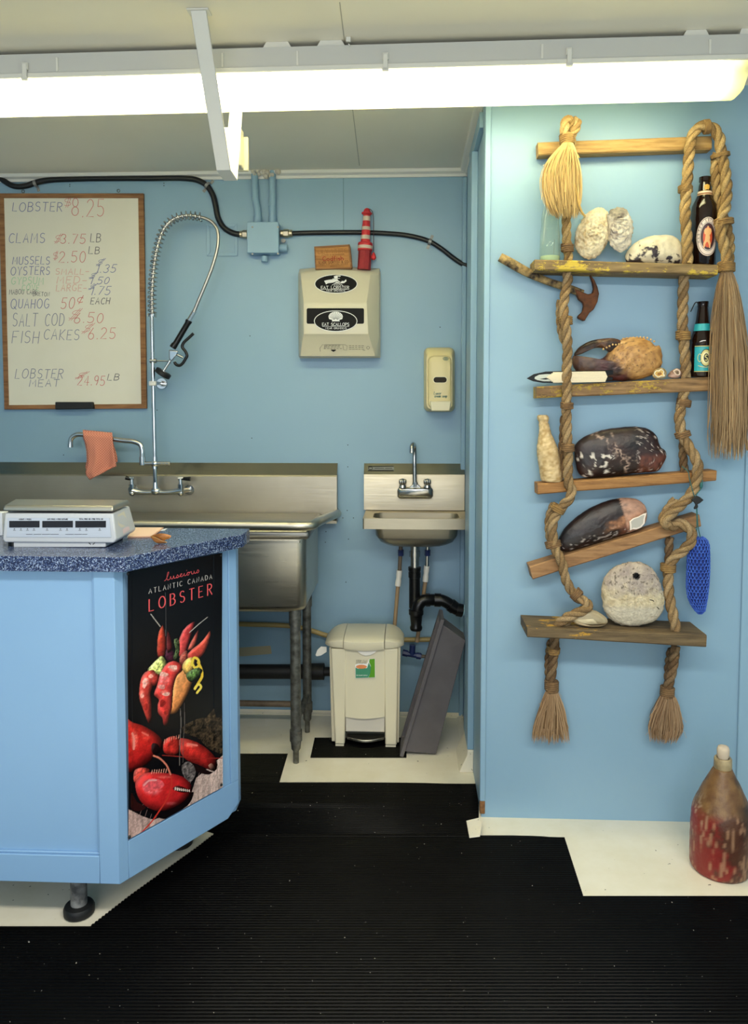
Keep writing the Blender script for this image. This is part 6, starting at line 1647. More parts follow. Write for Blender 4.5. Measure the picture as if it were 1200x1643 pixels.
def tassel(rows, Y, depth, n, cols, wisp=None, seed=1, wave=.004):
    """loose fibres that follow the left and right edges (picture columns) given per row"""
    rnd = random.Random(seed); mb = MB()
    R_ = [(A(l, y, Y), A(r, y, Y)) for y, l, r in rows]
    core = []
    for k, (a, b) in enumerate(R_):
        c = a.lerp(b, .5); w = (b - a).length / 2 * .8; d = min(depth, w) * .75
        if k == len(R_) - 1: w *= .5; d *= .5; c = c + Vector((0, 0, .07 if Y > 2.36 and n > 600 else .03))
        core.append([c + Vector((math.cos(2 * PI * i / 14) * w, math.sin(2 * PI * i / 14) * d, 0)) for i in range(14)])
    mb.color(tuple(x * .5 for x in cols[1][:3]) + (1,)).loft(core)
    m = len(R_) - 1
    for i in range(n):
        u = rnd.uniform(-1, 1); ph = rnd.uniform(0, 2 * PI); v = math.sqrt(max(0, 1 - u * u)) * (rnd.uniform(-1, .15) if rnd.random() < .8 else rnd.uniform(0, 1)); fr_ = rnd.uniform(.5, 1.6)
        ln = rnd.uniform(.80, 1.0) if rnd.random() < .75 else rnd.uniform(.5, .85); st_ = 0
        pts = []; steps = 9; bow = rnd.gauss(0, 1); drift = rnd.gauss(0, .16)
        for k in range(steps + 1):
            f = k / steps * ln * m; j = min(int(f), m - 1); g = f - j
            a = R_[j][0].lerp(R_[j + 1][0], g); b = R_[j][1].lerp(R_[j + 1][1], g)
            c = a.lerp(b, .5); w = (b - a).length / 2; tt = k / steps
            uu = max(-1.06, min(1.06, u + drift * tt))
            pts.append(c + Vector((uu * w + bow * wave * math.sin(PI * tt * fr_ + ph) * tt, v * min(depth, w * 1.1), 0)))
        cc = mixc(soft(cols[0], .85), soft(cols[1], .85), rnd.random()); k_ = rnd.uniform(.75, 1.2); mb.color((cc[0] * k_, cc[1] * k_, cc[2] * k_, 1))
        r0 = rnd.uniform(.0007, .0015); mb.tube(pts, [r0] * steps + [r0 * .4], 3)
    if wisp:
        for i in range(16):
            o_ = Vector((rnd.gauss(0, .004), rnd.gauss(0, .004), rnd.gauss(0, .004)))
            cc = mixc(cols[0], cols[1], rnd.random()); mb.color(cc)
            p = spline([A(x, y, Y - .01) + o_ * (1 - k / len(wisp)) for k, (x, y) in enumerate(wisp)], .015); mb.tube(p, .0011, 3)
    for i in range(8):   # a few stray hairs
        f = rnd.uniform(.1, .8) * m; j = int(f); a, b = R_[j]; s = rnd.choice((a, b)); sg = -1 if s is a else 1
        mb.color(cols[0]); mb.tube([s, s + Vector((sg * .008, -.006, -.012)), s + Vector((sg * rnd.uniform(.008, .018), -.01, -rnd.uniform(.015, .03)))], .0005, 3)
    return mb.build('tassel', 'fibre', la, stuff=True)
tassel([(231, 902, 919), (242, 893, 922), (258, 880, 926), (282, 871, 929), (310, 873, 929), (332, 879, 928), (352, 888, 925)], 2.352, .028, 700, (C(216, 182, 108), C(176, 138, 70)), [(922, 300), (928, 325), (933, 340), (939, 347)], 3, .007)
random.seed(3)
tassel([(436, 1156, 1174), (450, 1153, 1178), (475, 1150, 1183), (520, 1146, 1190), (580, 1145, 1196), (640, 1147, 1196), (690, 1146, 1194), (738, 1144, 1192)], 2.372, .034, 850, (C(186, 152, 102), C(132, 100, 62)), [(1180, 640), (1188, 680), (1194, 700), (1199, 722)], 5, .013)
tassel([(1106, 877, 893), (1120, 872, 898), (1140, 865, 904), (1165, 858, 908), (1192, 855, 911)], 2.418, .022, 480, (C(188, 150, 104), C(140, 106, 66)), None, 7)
tassel([(1114, 1061, 1080), (1125, 1056, 1085), (1145, 1048, 1090), (1168, 1043, 1093), (1192, 1045, 1082)], 2.415, .022, 480, (C(182, 146, 104), C(134, 100, 64)), None, 9)

# ------------------------------------------------------------------ objects
def shape(name, label, cat, outline, Y, T, mat, colf, disp=0.0, dsc=30, seed=0, group=None, **k):
    mb = MB(); inflate(mb, [A(x, y, Y) for x, y in outline], Y, T, colf=colf, disp=disp, dscale=dsc, seed=seed, **k)
    return tag(mb.build(name, mat, smooth=70), label, cat, group)
M['shell_rough'] = vcolmat('rough_shell', .75, .6, 130)
M['shell_smooth'] = vcolmat('smooth_shell', .42, .25, 90)
M['claw'] = vcolmat('claw_shell', .38, .22, 160)
M['stone'] = vcolmat('bored_stone', .9, 1.0, 170)
def rest(o, q):
    """set a thing down on a rung so that its lowest point just touches the wood"""
    gap = 9.0
    for p in ([o] if o.type == 'MESH' else list(o.children)):
        for v in p.data.vertices:
            x, z = v.co.x + o.location.x, v.co.z + o.location.z
            u = (x - q[0].x) / (q[1].x - q[0].x); gap = min(gap, z - (q[0].z + (q[1].z - q[0].z) * u + .0018))
    if o.type == 'MESH':
        for v in o.data.vertices: v.co.z -= gap
    else: o.location.z -= gap
def drop_to(o, z):
    mz = min(v.co.z for v in o.data.vertices)
    for v in o.data.vertices: v.co.z += z - mz
    return o
# clear bottle
Yt = 2.41
zb_ = top_of(r2, 883, YR2)
t = Nt('clear_glass'); tr = t.n('ShaderNodeBsdfTransparent'); tr.inputs[0].default_value = (.90, .95, .90, 1); gl = t.n('ShaderNodeBsdfGlossy'); gl.inputs['Roughness'].default_value = .05
df = t.n('ShaderNodeBsdfDiffuse'); df.inputs[0].default_value = (.75, .82, .74, 1); fz = t.n('ShaderNodeFresnel'); fz.inputs[0].default_value = 1.35
m0 = t.n('ShaderNodeMixShader'); m0.inputs[0].default_value = .10; t.l(tr.outputs[0], m0.inputs[1]); t.l(df.outputs[0], m0.inputs[2])
m1 = t.n('ShaderNodeMixShader'); lw = t.n('ShaderNodeLayerWeight'); lw.inputs[0].default_value = .12; t.l(lw.outputs['Facing'], m1.inputs[0]); t.l(m0.outputs[0], m1.inputs[1]); t.l(gl.outputs[0], m1.inputs[2]); t.l(m1.outputs[0], t.t.nodes['Material Output'].inputs['Surface'])
M['glass'] = t.m
c = A(882, 414, Yt); c.z = zb_
mb = MB().lathe(c, [(mm(15.5, Yt), 0), (mm(16, Yt), .003), (mm(15.5, Yt), .06), (mm(15.2, Yt), .085), (mm(13.5, Yt), .115), (mm(14, Yt), .128), (mm(13, Yt), .145), (mm(8, Yt), .175), (mm(6.5, Yt), .2), (mm(6.5, Yt), .215), (mm(7.2, Yt), .216), (mm(7.2, Yt), .228), (mm(5, Yt), .228)], 28)
gb = thing('glass_bottle', 'old clear glass bottle half hidden by the upper tassel', 'bottle', c)
mb.build('bottle', 'glass', gb, smooth=40)
MB().lathe(c + Vector((0, 0, .002)), [(mm(15.0, Yt), 0), (mm(15.2, Yt), .013), (mm(14.6, Yt), .0145)], 28).build('bottle_base', plain('green_glass_base', C(176, 196, 160), .15), gb, smooth=40, label='thick greenish glass base')
mb = MB().tube([c + Vector((.006, -mm(15.6, Yt), .018)), c + Vector((.008, -mm(15.3, Yt), .062))], .0006, 4); mb.build('mould_seam', plain('seam_grey', C(104, 116, 108), .5), gb)
# oyster shells
def oyster(a, b, s, dark):
    def f(q, d):
        r = d.length; w = math.sin(r * 520 + nz(q, 30, s) * 6) * .5 + .5
        c = mixc(a, b, .05 + .5 * nz(q, 30, s) + .3 * w)
        c = mixc(c, dark, .8 * sstep(.15, .55, nz(q, 24, s + 5)) * (.4 + .6 * w))
        k = .86 + .3 * nz(q, 150, s + 1)
        return (c[0] * k, c[1] * k, c[2] * k, 1)
    return f
shape('oyster_shell', 'big cream oyster shell standing behind the top plank shelf', 'shell', [(922, 388), (925, 370), (932, 356), (943, 341), (955, 334), (966, 333), (976, 341), (980, 358), (978, 380), (969, 398), (957, 412), (944, 416), (932, 410), (925, 400)], 2.408, .018, 'shell_rough', oyster(C(240, 226, 192), C(202, 178, 136), 2, C(170, 140, 96)), .0042, 75, 1)
shape('oyster_shell', 'rough grey and purple oyster shell leaning on the cream oyster shell', 'shell', [(974, 345), (982, 336), (993, 333), (1004, 337), (1012, 350), (1015, 368), (1013, 386), (1007, 399), (997, 404), (986, 400), (978, 391), (976, 375), (976, 358)], 2.392, .016, 'shell_rough', oyster(C(226, 216, 196), C(176, 160, 144), 5, C(92, 74, 84)), .0058, 95, 3)
def quahog(q, d):
    k = nz(q, 32, 4) + nz(q, 110, 6) * .5
    base = mixc(C(226, 216, 190), C(196, 182, 150), .5 + .5 * nz(q, 60, 2)); dark = C(44, 32, 38)
    zrel = (q.z - 1.805) / .05
    return mixc(base, dark, sstep(.22, .4, k * .8 - d.z * 8 - d.x * 2.2 - .03))
o = shape('mussel_shell', 'white mussel shell with black flaking beside the brown bottle', 'shell', [(1003, 408), (1008, 396), (1020, 385), (1036, 377), (1054, 373), (1073, 373), (1088, 380), (1096, 393), (1097, 410), (1092, 419), (1070, 421), (1040, 420), (1018, 420), (1006, 417)], 2.408, .024, 'shell_smooth', quahog, .0018, 50, 4)
rest(o, r2)
# bottles
def bottle(name, label, px, Y, zb, prof, mat='brown_glass'):
    c = A(px, 500, Y); c.z = zb
    b = thing(name, label, 'bottle', c)
    MB().lathe(c, prof, 36).build('bottle', mat, b, smooth=40)
    return b, c
t = Nt('brown_glass'); t.set(Base_Color=C(26, 12, 8), Roughness=.06); M['brown_glass'] = t.m
def wrap(mb, c, R, x, z, lift=.0006):
    """a point x metres round a bottle of radius R, z above its foot, on the side that faces the room"""
    a = x / R; return c + Vector((math.sin(a) * (R + lift), -math.cos(a) * (R + lift), z))
def wrap_poly(c, R, pts, lift, name, mat, parent):
    """fan patch that follows the round bottle"""
    n = len(pts); cx = sum(p[0] for p in pts) / n; cz = sum(p[1] for p in pts) / n; mb = MB(); rings = 4
    Rf = R if callable(R) else (lambda z: R)
    vs = [wrap(None, c, Rf(cz), cx, cz, lift)]
    for k in range(1, rings + 1):
        for x, z in pts:
            X, Z = cx + (x - cx) * k / rings, cz + (z - cz) * k / rings; vs.append(wrap(None, c, Rf(Z), X, Z, lift))
    fs = [(0, 1 + i, 1 + (i + 1) % n) for i in range(n)]
    for k in range(rings - 1):
        a = 1 + k * n; b = a + n
        fs += [(a + i, b + i, b + (i + 1) % n, a + (i + 1) % n) for i in range(n)]
    mb._add(vs, fs); return mb.build(name, mat, parent, smooth=70)
def ell(cx, cz, rx, rz, n=32): return [(cx + rx * math.cos(2 * PI * i / n), cz + rz * math.sin(2 * PI * i / n)) for i in range(n)]
Yq = 2.419; R0 = mm(18.6, Yq); sc_ = Yq / F_PX     # metres per picture pixel at the bottle
zq = top_of(r2, 1126, YR2)
b1, c = bottle('beer_bottle', 'brown beer bottle with an oval label of a figure on the second rung', 1125.5, Yq, zq,
               [(R0 * .94, 0), (R0, .004), (R0 * 1.0, 86 * sc_), (R0 * .96, 93 * sc_), (R0 * .72, 103 * sc_), (R0 * .55, 110 * sc_), (R0 * .47, 124 * sc_), (R0 * .40, 128 * sc_), (R0 * .40, 129 * sc_), (R0 * .46, 130 * sc_), (R0 * .46, 137 * sc_), (R0 * .30, 137.5 * sc_)])
lab = [('label', C(228, 206, 188), 17.0, 29.5, 0), ('print', C(44, 26, 34), 15.9, 28.3, 1), ('print', C(232, 214, 200), 15.2, 27.5, 2), ('print', C(60, 30, 40), 11.8, 22.0, 3), ('print', C(236, 226, 214), 11.2, 21.2, 4), ('print', C(58, 26, 36), 10.5, 20.3, 5)]
zl = 43 * sc_; lb_ = None
for k, (nm, cc, rx, rz, lv_) in enumerate(lab):
    o = wrap_poly(c, R0, ell(0, zl, rx * sc_, rz * sc_), .0004 + .00025 * lv_, nm, plain('bottle_label_%d' % k, cc, .45), b1 if lb_ is None else lb_)
    if lb_ is None: lb_ = o; o['label'] = 'oval paper label'
wrap_poly(c, R0, ell(-.5 * sc_, zl - 1 * sc_, 6.6 * sc_, 15.5 * sc_), .0019, 'print', plain('label_glow', C(196, 74, 34), .45), lb_)
fig = [(-1.0, 15), (0, 17), (1.4, 15.4), (1.2, 13), (5, 12), (6, 8), (4, 3), (2.6, 2.5), (3.6, -2), (2.9, -6), (4.6, -11), (4.2, -18.5), (-6, -18.5), (-6, -11), (-3.8, -6), (-3.6, -2), (-3, 3), (-4.6, 4), (-5.4, 9), (-4, 12.5), (-1, 13)]
wrap_poly(c, R0, [((x * .95 - .8) * sc_, zl + y * sc_ * .95) for x, y in fig], .0023, 'print', plain('label_figure', C(226, 172, 112), .45), lb_)
mb = MB()
for k, ch_ in enumerate('MASTER LOVERS ALE'):
    if ch_ == ' ': continue
    a = math.radians(205 - 230 * (k + .5) / 17); st, tw = text_strokes(ch_)
    for s_ in st:
        pts = []
        for x, y in s_:
            rx = (12.4 + 2.6 * y) * sc_; rz = (23.0 + 3.9 * y) * sc_; aa = a - (x - .3) * .13
            pts.append((rx * math.cos(aa), zl + rz * math.sin(aa)))
        ribbons(mb, [pts], lambda x, z: wrap(None, c, R0, x, z, .0013), .55 * sc_)
mb.build('lettering', plain('label_ink', C(54, 30, 36), .5), lb_)
nk = lambda z: R0 * (.55 + (.47 - .55) * max(0, min(1, (z / sc_ - 110) / 14)))
mb = MB(); 
def band(c, Rf, z0, z1, half, lift, nm, mt, par):
    mb = MB(); V = []; n = 14
    for k in range(4):
        z = z0 + (z1 - z0) * k / 3
        for i in range(n + 1): V.append(wrap(None, c, Rf(z), -half * Rf(z) + 2 * half * Rf(z) * i / n, z, lift))
    mb._add(V, [(k * (n + 1) + i, k * (n + 1) + i + 1, (k + 1) * (n + 1) + i + 1, (k + 1) * (n + 1) + i) for k in range(3) for i in range(n)]); return mb.build(nm, mt, par, smooth=70)
for z0, z1, cc in ((108, 114.5, C(214, 178, 130)), (109.4, 110.6, C(120, 40, 30)), (112, 113.2, C(244, 232, 214))): nb_ = band(c, lambda z: R0 * (.585 - .0075 * (z / sc_ - 108)), z0 * sc_, z1 * sc_, 1.5, .0012 if z1 - z0 > 4 else .0016, 'neck_label', plain('neck_%d' % int(z0 * 10), cc, .45), b1)
wrap_poly(c, lambda z: R0 * .50, [(x * sc_, (119 + y) * sc_) for x, y in ((-3.5, 4), (0, 5.2), (3.6, 4), (4, 0), (2.4, -3.5), (0, -2.8), (-2.4, -4), (-4, 0))], .0012, 'neck_emblem', plain('gold_emblem', C(214, 164, 64), .4), b1)
Yq2 = 2.418; R2_ = mm(18.2, Yq2); s2 = Yq2 / F_PX
zq2 = top_of(r3, 1128, YR3)
b2, c2b = bottle('beer_bottle', 'small brown bottle with turquoise labels on the third rung', 1127.5, Yq2, zq2,
                 [(R2_ * .92, 0), (R2_, .004), (R2_, 52 * s2), (R2_ * .96, 58 * s2), (R2_ * .66, 78 * s2), (R2_ * .55, 88 * s2), (R2_ * .42, 108 * s2), (R2_ * .44, 108.5 * s2), (R2_ * .44, 113 * s2), (R2_ * .46, 113.2 * s2), (R2_ * .46, 117 * s2), (R2_ * .28, 117.2 * s2)])
tq = plain('turquoise_label', C(36, 152, 164), .4); gold = plain('label_gold', C(206, 196, 128), .35); gk = plain('label_black', C(24, 28, 30), .4)
lb2 = band(c2b, lambda z: R2_, 9 * s2, 46 * s2, .95, .0005, 'label', tq, b2)
for z0, z1 in ((7.6, 8.6), (46.5, 47.5)): band(c2b, lambda z: R2_, z0 * s2, z1 * s2, .95, .0006, 'label_edge', gold, b2)
for k, (rx, rz, mt) in enumerate(((8.6, 13.5, gk), (7.6, 12.4, gold), (5.6, 9.4, plain('pale_gold', C(226, 220, 170), .35)), (3.6, 6.6, gk))):
    wrap_poly(c2b, R2_, ell(0, 29 * s2, rx * s2, rz * s2), .0009 + k * .0003, 'print', mt, lb2)
mb = MB(); st, tw = text_strokes('S'); ribbons(mb, [[((x - .26) * 6 * s2, 24.8 * s2 + y * 8.4 * s2) for x, y in s_] for s_ in st], lambda x, z: wrap(None, c2b, R2_, x, z, .0022), 1.5 * s2)
for sg in (-1, 1): ribbons(mb, [[((9 + 3 * math.cos(a)) * sg * s2, (29 + 6 * math.sin(a)) * s2) for a in np.linspace(-2.6, 2.6, 10)]], lambda x, z: wrap(None, c2b, R2_, x, z, .0012), .9 * s2)
ribbons(mb, [[(x * s2, (14.5 + .02 * x * x) * s2) for x in np.linspace(-11, 11, 9)]], lambda x, z: wrap(None, c2b, R2_, x, z, .0012), .9 * s2)
mb.build('lettering', gold, lb2)
band(c2b, lambda z: R2_ * (.655 - .0105 * (z / s2 - 78)), 71 * s2, 82 * s2, 1.35, .004, 'neck_label', tq, b2)
p0 = c2b + Vector((-R2_ * .42, -.004, 114 * s2)); MB().tube(spline([p0, p0 + Vector((-.008, -.002, .004)), A(1108, 500, Yq2 - .01)], .004), .0016, 6).build('wire', 'black_matte', b2)

# hammer hooked through the ladder
Yh = 2.432
hm = thing('claw_hammer', 'rusty claw hammer with a worn wooden handle stuck behind the rope', 'hammer', A(900, 455, Yh))
M['rust'] = plain('rust', C(112, 64, 30), .75, .15, var=C(70, 40, 22), vscale=60, bump=.5, bscale=160)
hv_ = plain('hammer_handle', C(50, 38, 28), .8, var=C(176, 148, 96), vscale=48, bump=.6, bscale=120)
hp_ = spline([A(802, 412.5, Yh), A(815, 419.5, Yh), A(850, 439, Yh), A(880, 452, Yh), A(905, 460, Yh), A(935, 471, Yh)], .008)
n_h = len(hp_); fr = frames(hp_); rings = []
for k, (p, (T, N, B)) in enumerate(zip(hp_, fr)):
    u = k / (n_h - 1); w = mm(7.6 - 1.6 * sstep(.3, .9, u) + .6 * math.sin(u * 9), Yh); d = w * .75
    up = Vector((-T.z, 0, T.x)); rings.append([p + up * (w * math.cos(a)) * abs(math.cos(a)) ** -.35 * .92 + Vector((0, d * math.sin(a), 0)) if abs(math.cos(a)) > .01 else p + Vector((0, d * math.sin(a), 0)) for a in [2 * PI * i / 12 for i in range(12)]])
MB().loft(rings).build('handle', hv_, hm, smooth=50)
hd = [(921, 462), (934, 468), (944, 472), (951, 470), (953, 463), (951, 452), (947, 440), (954, 449), (959, 460), (961.5, 471), (959, 484), (953, 496), (946, 502), (941, 510), (938, 515), (927.5, 510), (928, 506), (935, 500), (937, 490), (936, 485), (929, 480)]
MB().prism([A(x, y, Yh - .011) for x, y in hd], (0, .022, 0)).build('head', 'rust', hm, bevel=.004, seg=3)
a, b = A(932.5, 512, Yh), A(936, 505, Yh); MB().cyl(a, b, .0125, .0105, 16).build('striking_face', 'rust', hm, bevel=.001)

# lobster claws
def claw_a(q, d):
    a = nz(q, 26, 1); fx = (q.x - A(985, 570, 2.41).x)
    tan = mixc(C(196, 150, 88), C(150, 104, 56), .5 + .7 * nz(q, 70, 5)); dark = mixc(C(52, 30, 26), C(84, 36, 36), .5 + a); fing = mixc(C(96, 66, 38), C(60, 40, 26), .5 + nz(q, 40, 9))
    w = sstep(-.012, .03, fx * .9 + d.z * .9 + .012 * nz(q, 60, 2)); c = mixc(dark, tan, w)
    w2 = sstep(-.03, -.075, fx); c = mixc(c, fing, w2 * .7)
    return c if nz(q, 190, 3) > -.55 else mixc(c, C(66, 40, 24), .8)
la_ = thing('lobster_claw', 'brown and tan lobster claw with open pincers on the third rung', 'lobster claw', A(990, 612, 2.41))
Yk = 2.418
mb = MB(); inflate(mb, [A(x, y, Yk) for x, y in ((919, 571), (928, 571), (940, 573), (955, 576), (966, 575), (975, 566), (984, 553), (996, 544), (1012, 541), (1030, 542), (1046, 549), (1052, 555), (1058, 554), (1062, 566), (1062, 582), (1056, 595), (1040, 604), (1015, 610), (985, 611), (955, 610), (935, 604), (923, 594), (918, 582))], Yk, .028, colf=claw_a, disp=.0018, dscale=80, cx=A(1000, 584, Yk))
o = mb.build('palm', 'claw', la_, smooth=70)
mb = MB(); inflate(mb, [A(x, y, Yk - .006) for x, y in ((921, 570), (926, 560), (936, 552), (950, 546), (968, 543), (988, 543), (998, 549), (990, 558), (978, 565), (970, 560), (958, 558), (944, 562), (932, 568))], Yk - .006, .015, colf=lambda q, d: mixc(C(92, 58, 34), C(44, 28, 22), .5 + nz(q, 40, 3)), disp=.001, dscale=80, cx=A(962, 553, Yk)); mb.build('pincer', 'claw', la_, smooth=70)
mb = MB()
for k in range(7):
    x = 966 + k * 5; mb.ball(A(x + 2, 560 - k * 2.4 if k < 4 else 553 - (k - 4), Yk - .022), .0032, 7, 5)
for k in range(10): mb.ball(A(1000 + k * 5.5, 543.5 - 2.2 * math.sin(k / 9 * PI) + (2 if k > 7 else 0) * (k - 7), Yk - .002), .0036, 6, 5)
mb.build('tooth', plain('claw_tooth', C(206, 168, 112), .6), la_, smooth=60, stuff=True); rest(la_, r3)
def claw_b(q, d):
    a = nz(q, 20, 3); b = nz(q, 90, 6); c = mixc(C(24, 14, 14), C(52, 30, 26), .45 + .8 * a)
    net = abs(nz(q, 22, 11)); zone = sstep(.35, .0, abs(d.x * .9 + d.z * .7 + .01 + .03 * nz(q, 14, 2)) / .06)
    c = mixc(c, C(196, 166, 148), sstep(.16, .03, net) * zone * (.55 + .6 * b))
    c = mixc(c, C(216, 206, 192), sstep(.30, .42, nz(q, 60, 12)) * sstep(.0, -.03, d.x) * sstep(.012, -.012, d.z))
    c = mixc(c, C(206, 190, 180), sstep(.06, .01, abs(nz(q, 30, 21))) * sstep(.045, .06, d.x) * .9)
    c = mixc(c, C(120, 66, 50), sstep(.05, .07, d.x) * sstep(.004, -.016, d.z) * (.5 + .5 * b))
    return c
o = shape('lobster_claw', 'large dark brown lobster claw with pale patches on the fourth rung', 'lobster claw', [(922, 735), (922, 718), (932, 706), (950, 697), (975, 690), (1000, 687), (1025, 686.5), (1042, 691), (1053, 701), (1058, 714), (1062, 722), (1066, 723), (1069, 734), (1064, 746), (1056, 757), (1035, 760), (1008, 763), (980, 766), (955, 767.5), (935, 767), (928, 760), (924, 748)], 2.42, .031, 'claw', claw_b, .0012, 60, 6, cx=A(990, 728, 2.42))
rest(o, r4)
def claw_c(q, d):
    a = nz(q, 24, 7); b = nz(q, 90, 8); c = mixc(C(18, 12, 13), C(40, 24, 22), .5 + .8 * a)
    fx = q.x - A(975, 845, 2.42).x; t_ = d.z - fx * .35
    c = mixc(c, C(176, 120, 82), sstep(-.02, .006, fx + .012 * a) * sstep(.022, .008, abs(t_ - .004 + .006 * a)) * (.6 + .6 * b))
    c = mixc(c, C(128, 78, 58), sstep(.02, .04, fx) * sstep(-.004, -.014, t_) * (.5 + .5 * b))
    c = mixc(c, C(198, 152, 128), sstep(.050, .054, fx + d.z * .25 + .002 * a) * (.7 + .35 * b))
    c = mixc(c, C(160, 148, 142), sstep(.006, .0, abs(t_ + .022 + .008 * a)) * sstep(-.2, .2, b + .1) * sstep(.04, .0, abs(fx + .01)))
    c = mixc(c, C(176, 166, 160), sstep(.35, .45, nz(q, 110, 31)) * sstep(.0, -.015, t_) * .8)
    return c
lc = thing('lobster_claw', 'black lobster claw with a broken pink end on the sloping rung', 'lobster claw', A(960, 893, 2.42))
mb = MB(); inflate(mb, [A(x, y, 2.42) for x, y in ((894, 884), (897, 871), (905, 858), (920, 843), (942, 827), (965, 816), (985, 810), (1005, 808), (1022, 811), (1034, 820), (1038, 833), (1035, 848), (1026, 857), (1012, 863), (992, 869), (970, 876), (948, 883), (925, 890), (908, 894), (898, 892))], 2.42, .030, colf=claw_c, disp=.0012, dscale=60, seed=8, cx=A(965, 853, 2.42)); mb.build('shell', 'claw', lc, smooth=70)
op = [(1009, 846), (1015, 841), (1024, 838), (1031, 834), (1037, 832), (1034.5, 841), (1034, 849), (1028, 856), (1020, 859), (1014, 858.5), (1010, 861), (1010, 853)]
mb = MB().prism([A(x, y, 2.392) for x, y in op], (0, -.004, 0)); mb.build('broken_edge', plain('broken_edge', C(232, 220, 208), .6), lc, bevel=.0015)
ce = (1023, 848); MB().prism([A(ce[0] + (x - ce[0]) * .78, ce[1] + (y - ce[1]) * .78, 2.3878) for x, y in op], (0, -.0006, 0)).build('hollow', plain('shell_inside', C(176, 172, 164), .5), lc, label='pale hollow inside')

rest(lc, r5)
# netting needle wound with white twine
Yn = 2.378
zn = (top_of(r3, 905, YR3))
nn_ = thing('netting_needle', 'black netting needle wound with white twine on the third rung', 'netting needle', A(910, 616, Yn))
out = [(844.5, 611.5), (856, 604.5), (875, 600.5), (905, 599.5), (950, 599), (983, 598), (983, 605), (976, 606), (976, 609), (983, 610), (982.5, 614), (950, 617), (905, 619), (870, 618.5), (855, 616)]
MB().prism([A(x, y, Yn) for x, y in out], (0, -.004, 0)).build('needle', 'black_plastic', nn_, bevel=.001)
M['twine_white'] = plain('white_twine', C(232, 218, 188), .8, bump=.4, bscale=300)
mb = MB()
for k in range(9):
    y0 = 601 + k * 1.8; x0 = 877 + abs(k - 4) * 2.5; x1 = 974 - abs(k - 4) * .8
    mb.tube([A(x0, y0 + 1.8, Yn - .006), A((x0 + x1) / 2, y0 + 1.0 + .4 * math.sin(k), Yn - .010), A(x1, y0 + .5, Yn - .0075)], .0028, 6)
mb.build('twine', 'twine_white', nn_, smooth=70)
mb = MB().prism([A(x, y, Yn - .0042) for x, y in ((858, 609), (865, 605.5), (876, 604.5), (886, 604.5), (886, 616), (872, 616), (862, 614), (857.5, 612))], (0, -.0006, 0)); mb.build('slot', plain('twine_in_slot', C(196, 200, 190), .7), nn_)
MB().prism([A(x, y, Yn - .005) for x, y in ((865.5, 612.3), (876, 610.5), (880, 612), (876, 613.2))], (0, -.001, 0)).build('tongue', 'black_plastic', nn_)
rest(nn_, r3)
# little snail shells
def snail(label, body, mouth, deep, cols, Y=2.40):
    s = thing('sea_shell', label, 'shell', A(body[0][0], 606, Y))
    mb = MB(); inflate(mb, [A(x, y, Y) for x, y in body], Y, .016, rings=12, segs=48, disp=.0012, dscale=120, colf=lambda q, d: mixc(cols[0], cols[1], .5 + .9 * nz(q, 90, 2))); mb.build('whorl', 'shell_smooth', s, smooth=70)
    pts = [A(x, y, Y - .0165) for x, y in mouth]
    mb = MB().tube(spline(pts, .002, closed=True), .0016, 6, closed=True); mb.build('lip', plain(label[7:13] + '_lip', cols[2], .5), s, smooth=70)
    MB().prism(pts, (0, .003, 0)).build('opening', plain(label[7:13] + '_in', cols[3], .5), s)
    MB().prism([A(x, y, Y - .0168) for x, y in deep], (0, -.0004, 0)).build('hollow', plain(label[7:13] + '_deep', cols[4], .6), s)
    rest(s, r3)
snail('little cream shell with a broken yellow mouth on the third rung', [(1047, 600), (1049, 594), (1054, 590), (1061, 589), (1067, 592), (1069.5, 598), (1066, 605), (1058, 607), (1050, 606)],
      [(1050, 598.5), (1053, 594), (1057, 594.5), (1060, 592), (1065, 595), (1064, 599), (1066, 602), (1060, 602.5), (1056, 604), (1052.5, 602)], [(1055, 597.5), (1060, 596), (1062, 599), (1058, 601.5), (1054.5, 600.5)], (C(226, 208, 168), C(190, 160, 112), C(238, 226, 196), C(214, 172, 88), C(150, 96, 40)))
snail('little pink shell tucked against the rope on the third rung', [(1071, 602.5), (1074, 597), (1080, 592), (1087, 590), (1092, 594), (1093, 601), (1088, 605), (1078, 606)],
      [(1081, 594.5), (1086, 592), (1090.5, 595), (1090, 600), (1085.5, 600.5)], [(1084, 595), (1088, 594.5), (1089, 598.5), (1086, 599.5)], (C(214, 178, 160), C(180, 140, 122), C(232, 208, 188), C(168, 140, 110), C(104, 82, 62)), 2.402)
# encrusted bottle
def enc(q, d=None):
    return mixc(C(226, 202, 156), C(178, 146, 96), .5 + .9 * nz(q, 90, 4))
Ye = 2.415; ze = top_of(r4, 884, YR3); c = A(886, 760, Ye); c.z = ze
mb = MB(); prof = [(15.5, 0), (17, 3), (17.5, 30), (17.3, 48), (14, 62), (9.5, 78), (8, 90), (7.6, 96), (8.6, 98), (8.6, 104), (6, 106)]
lean = Vector((A(878, 670, Ye).x - A(886, 760, Ye).x, 0, .1)).normalized(); s3 = Ye / F_PX
pp = spline([Vector((r, 0, h)) for r, h in prof], 1.6); rings = []
for p in pp:
    ring = []
    for i in range(30):
        a = 2 * PI * i / 30; q = c + Vector((lean.x / lean.z * p.z * s3 * .9, 0, p.z * s3)) + Vector((math.cos(a), math.sin(a), 0)) * p.x * s3
        n_ = nz(q, 110, 2) * .0016 + nz(q, 300, 5) * .0010; ring.append(q + Vector((math.cos(a), math.sin(a), 0)) * n_)
    rings.append(ring)
mb.loft(rings); mb.c = [enc(v) for v in mb.v]; mb.usec = True
tag(mb.build('encrusted_bottle', 'shell_rough', smooth=80), 'sand coloured barnacle crusted bottle on the fourth rung', 'bottle')
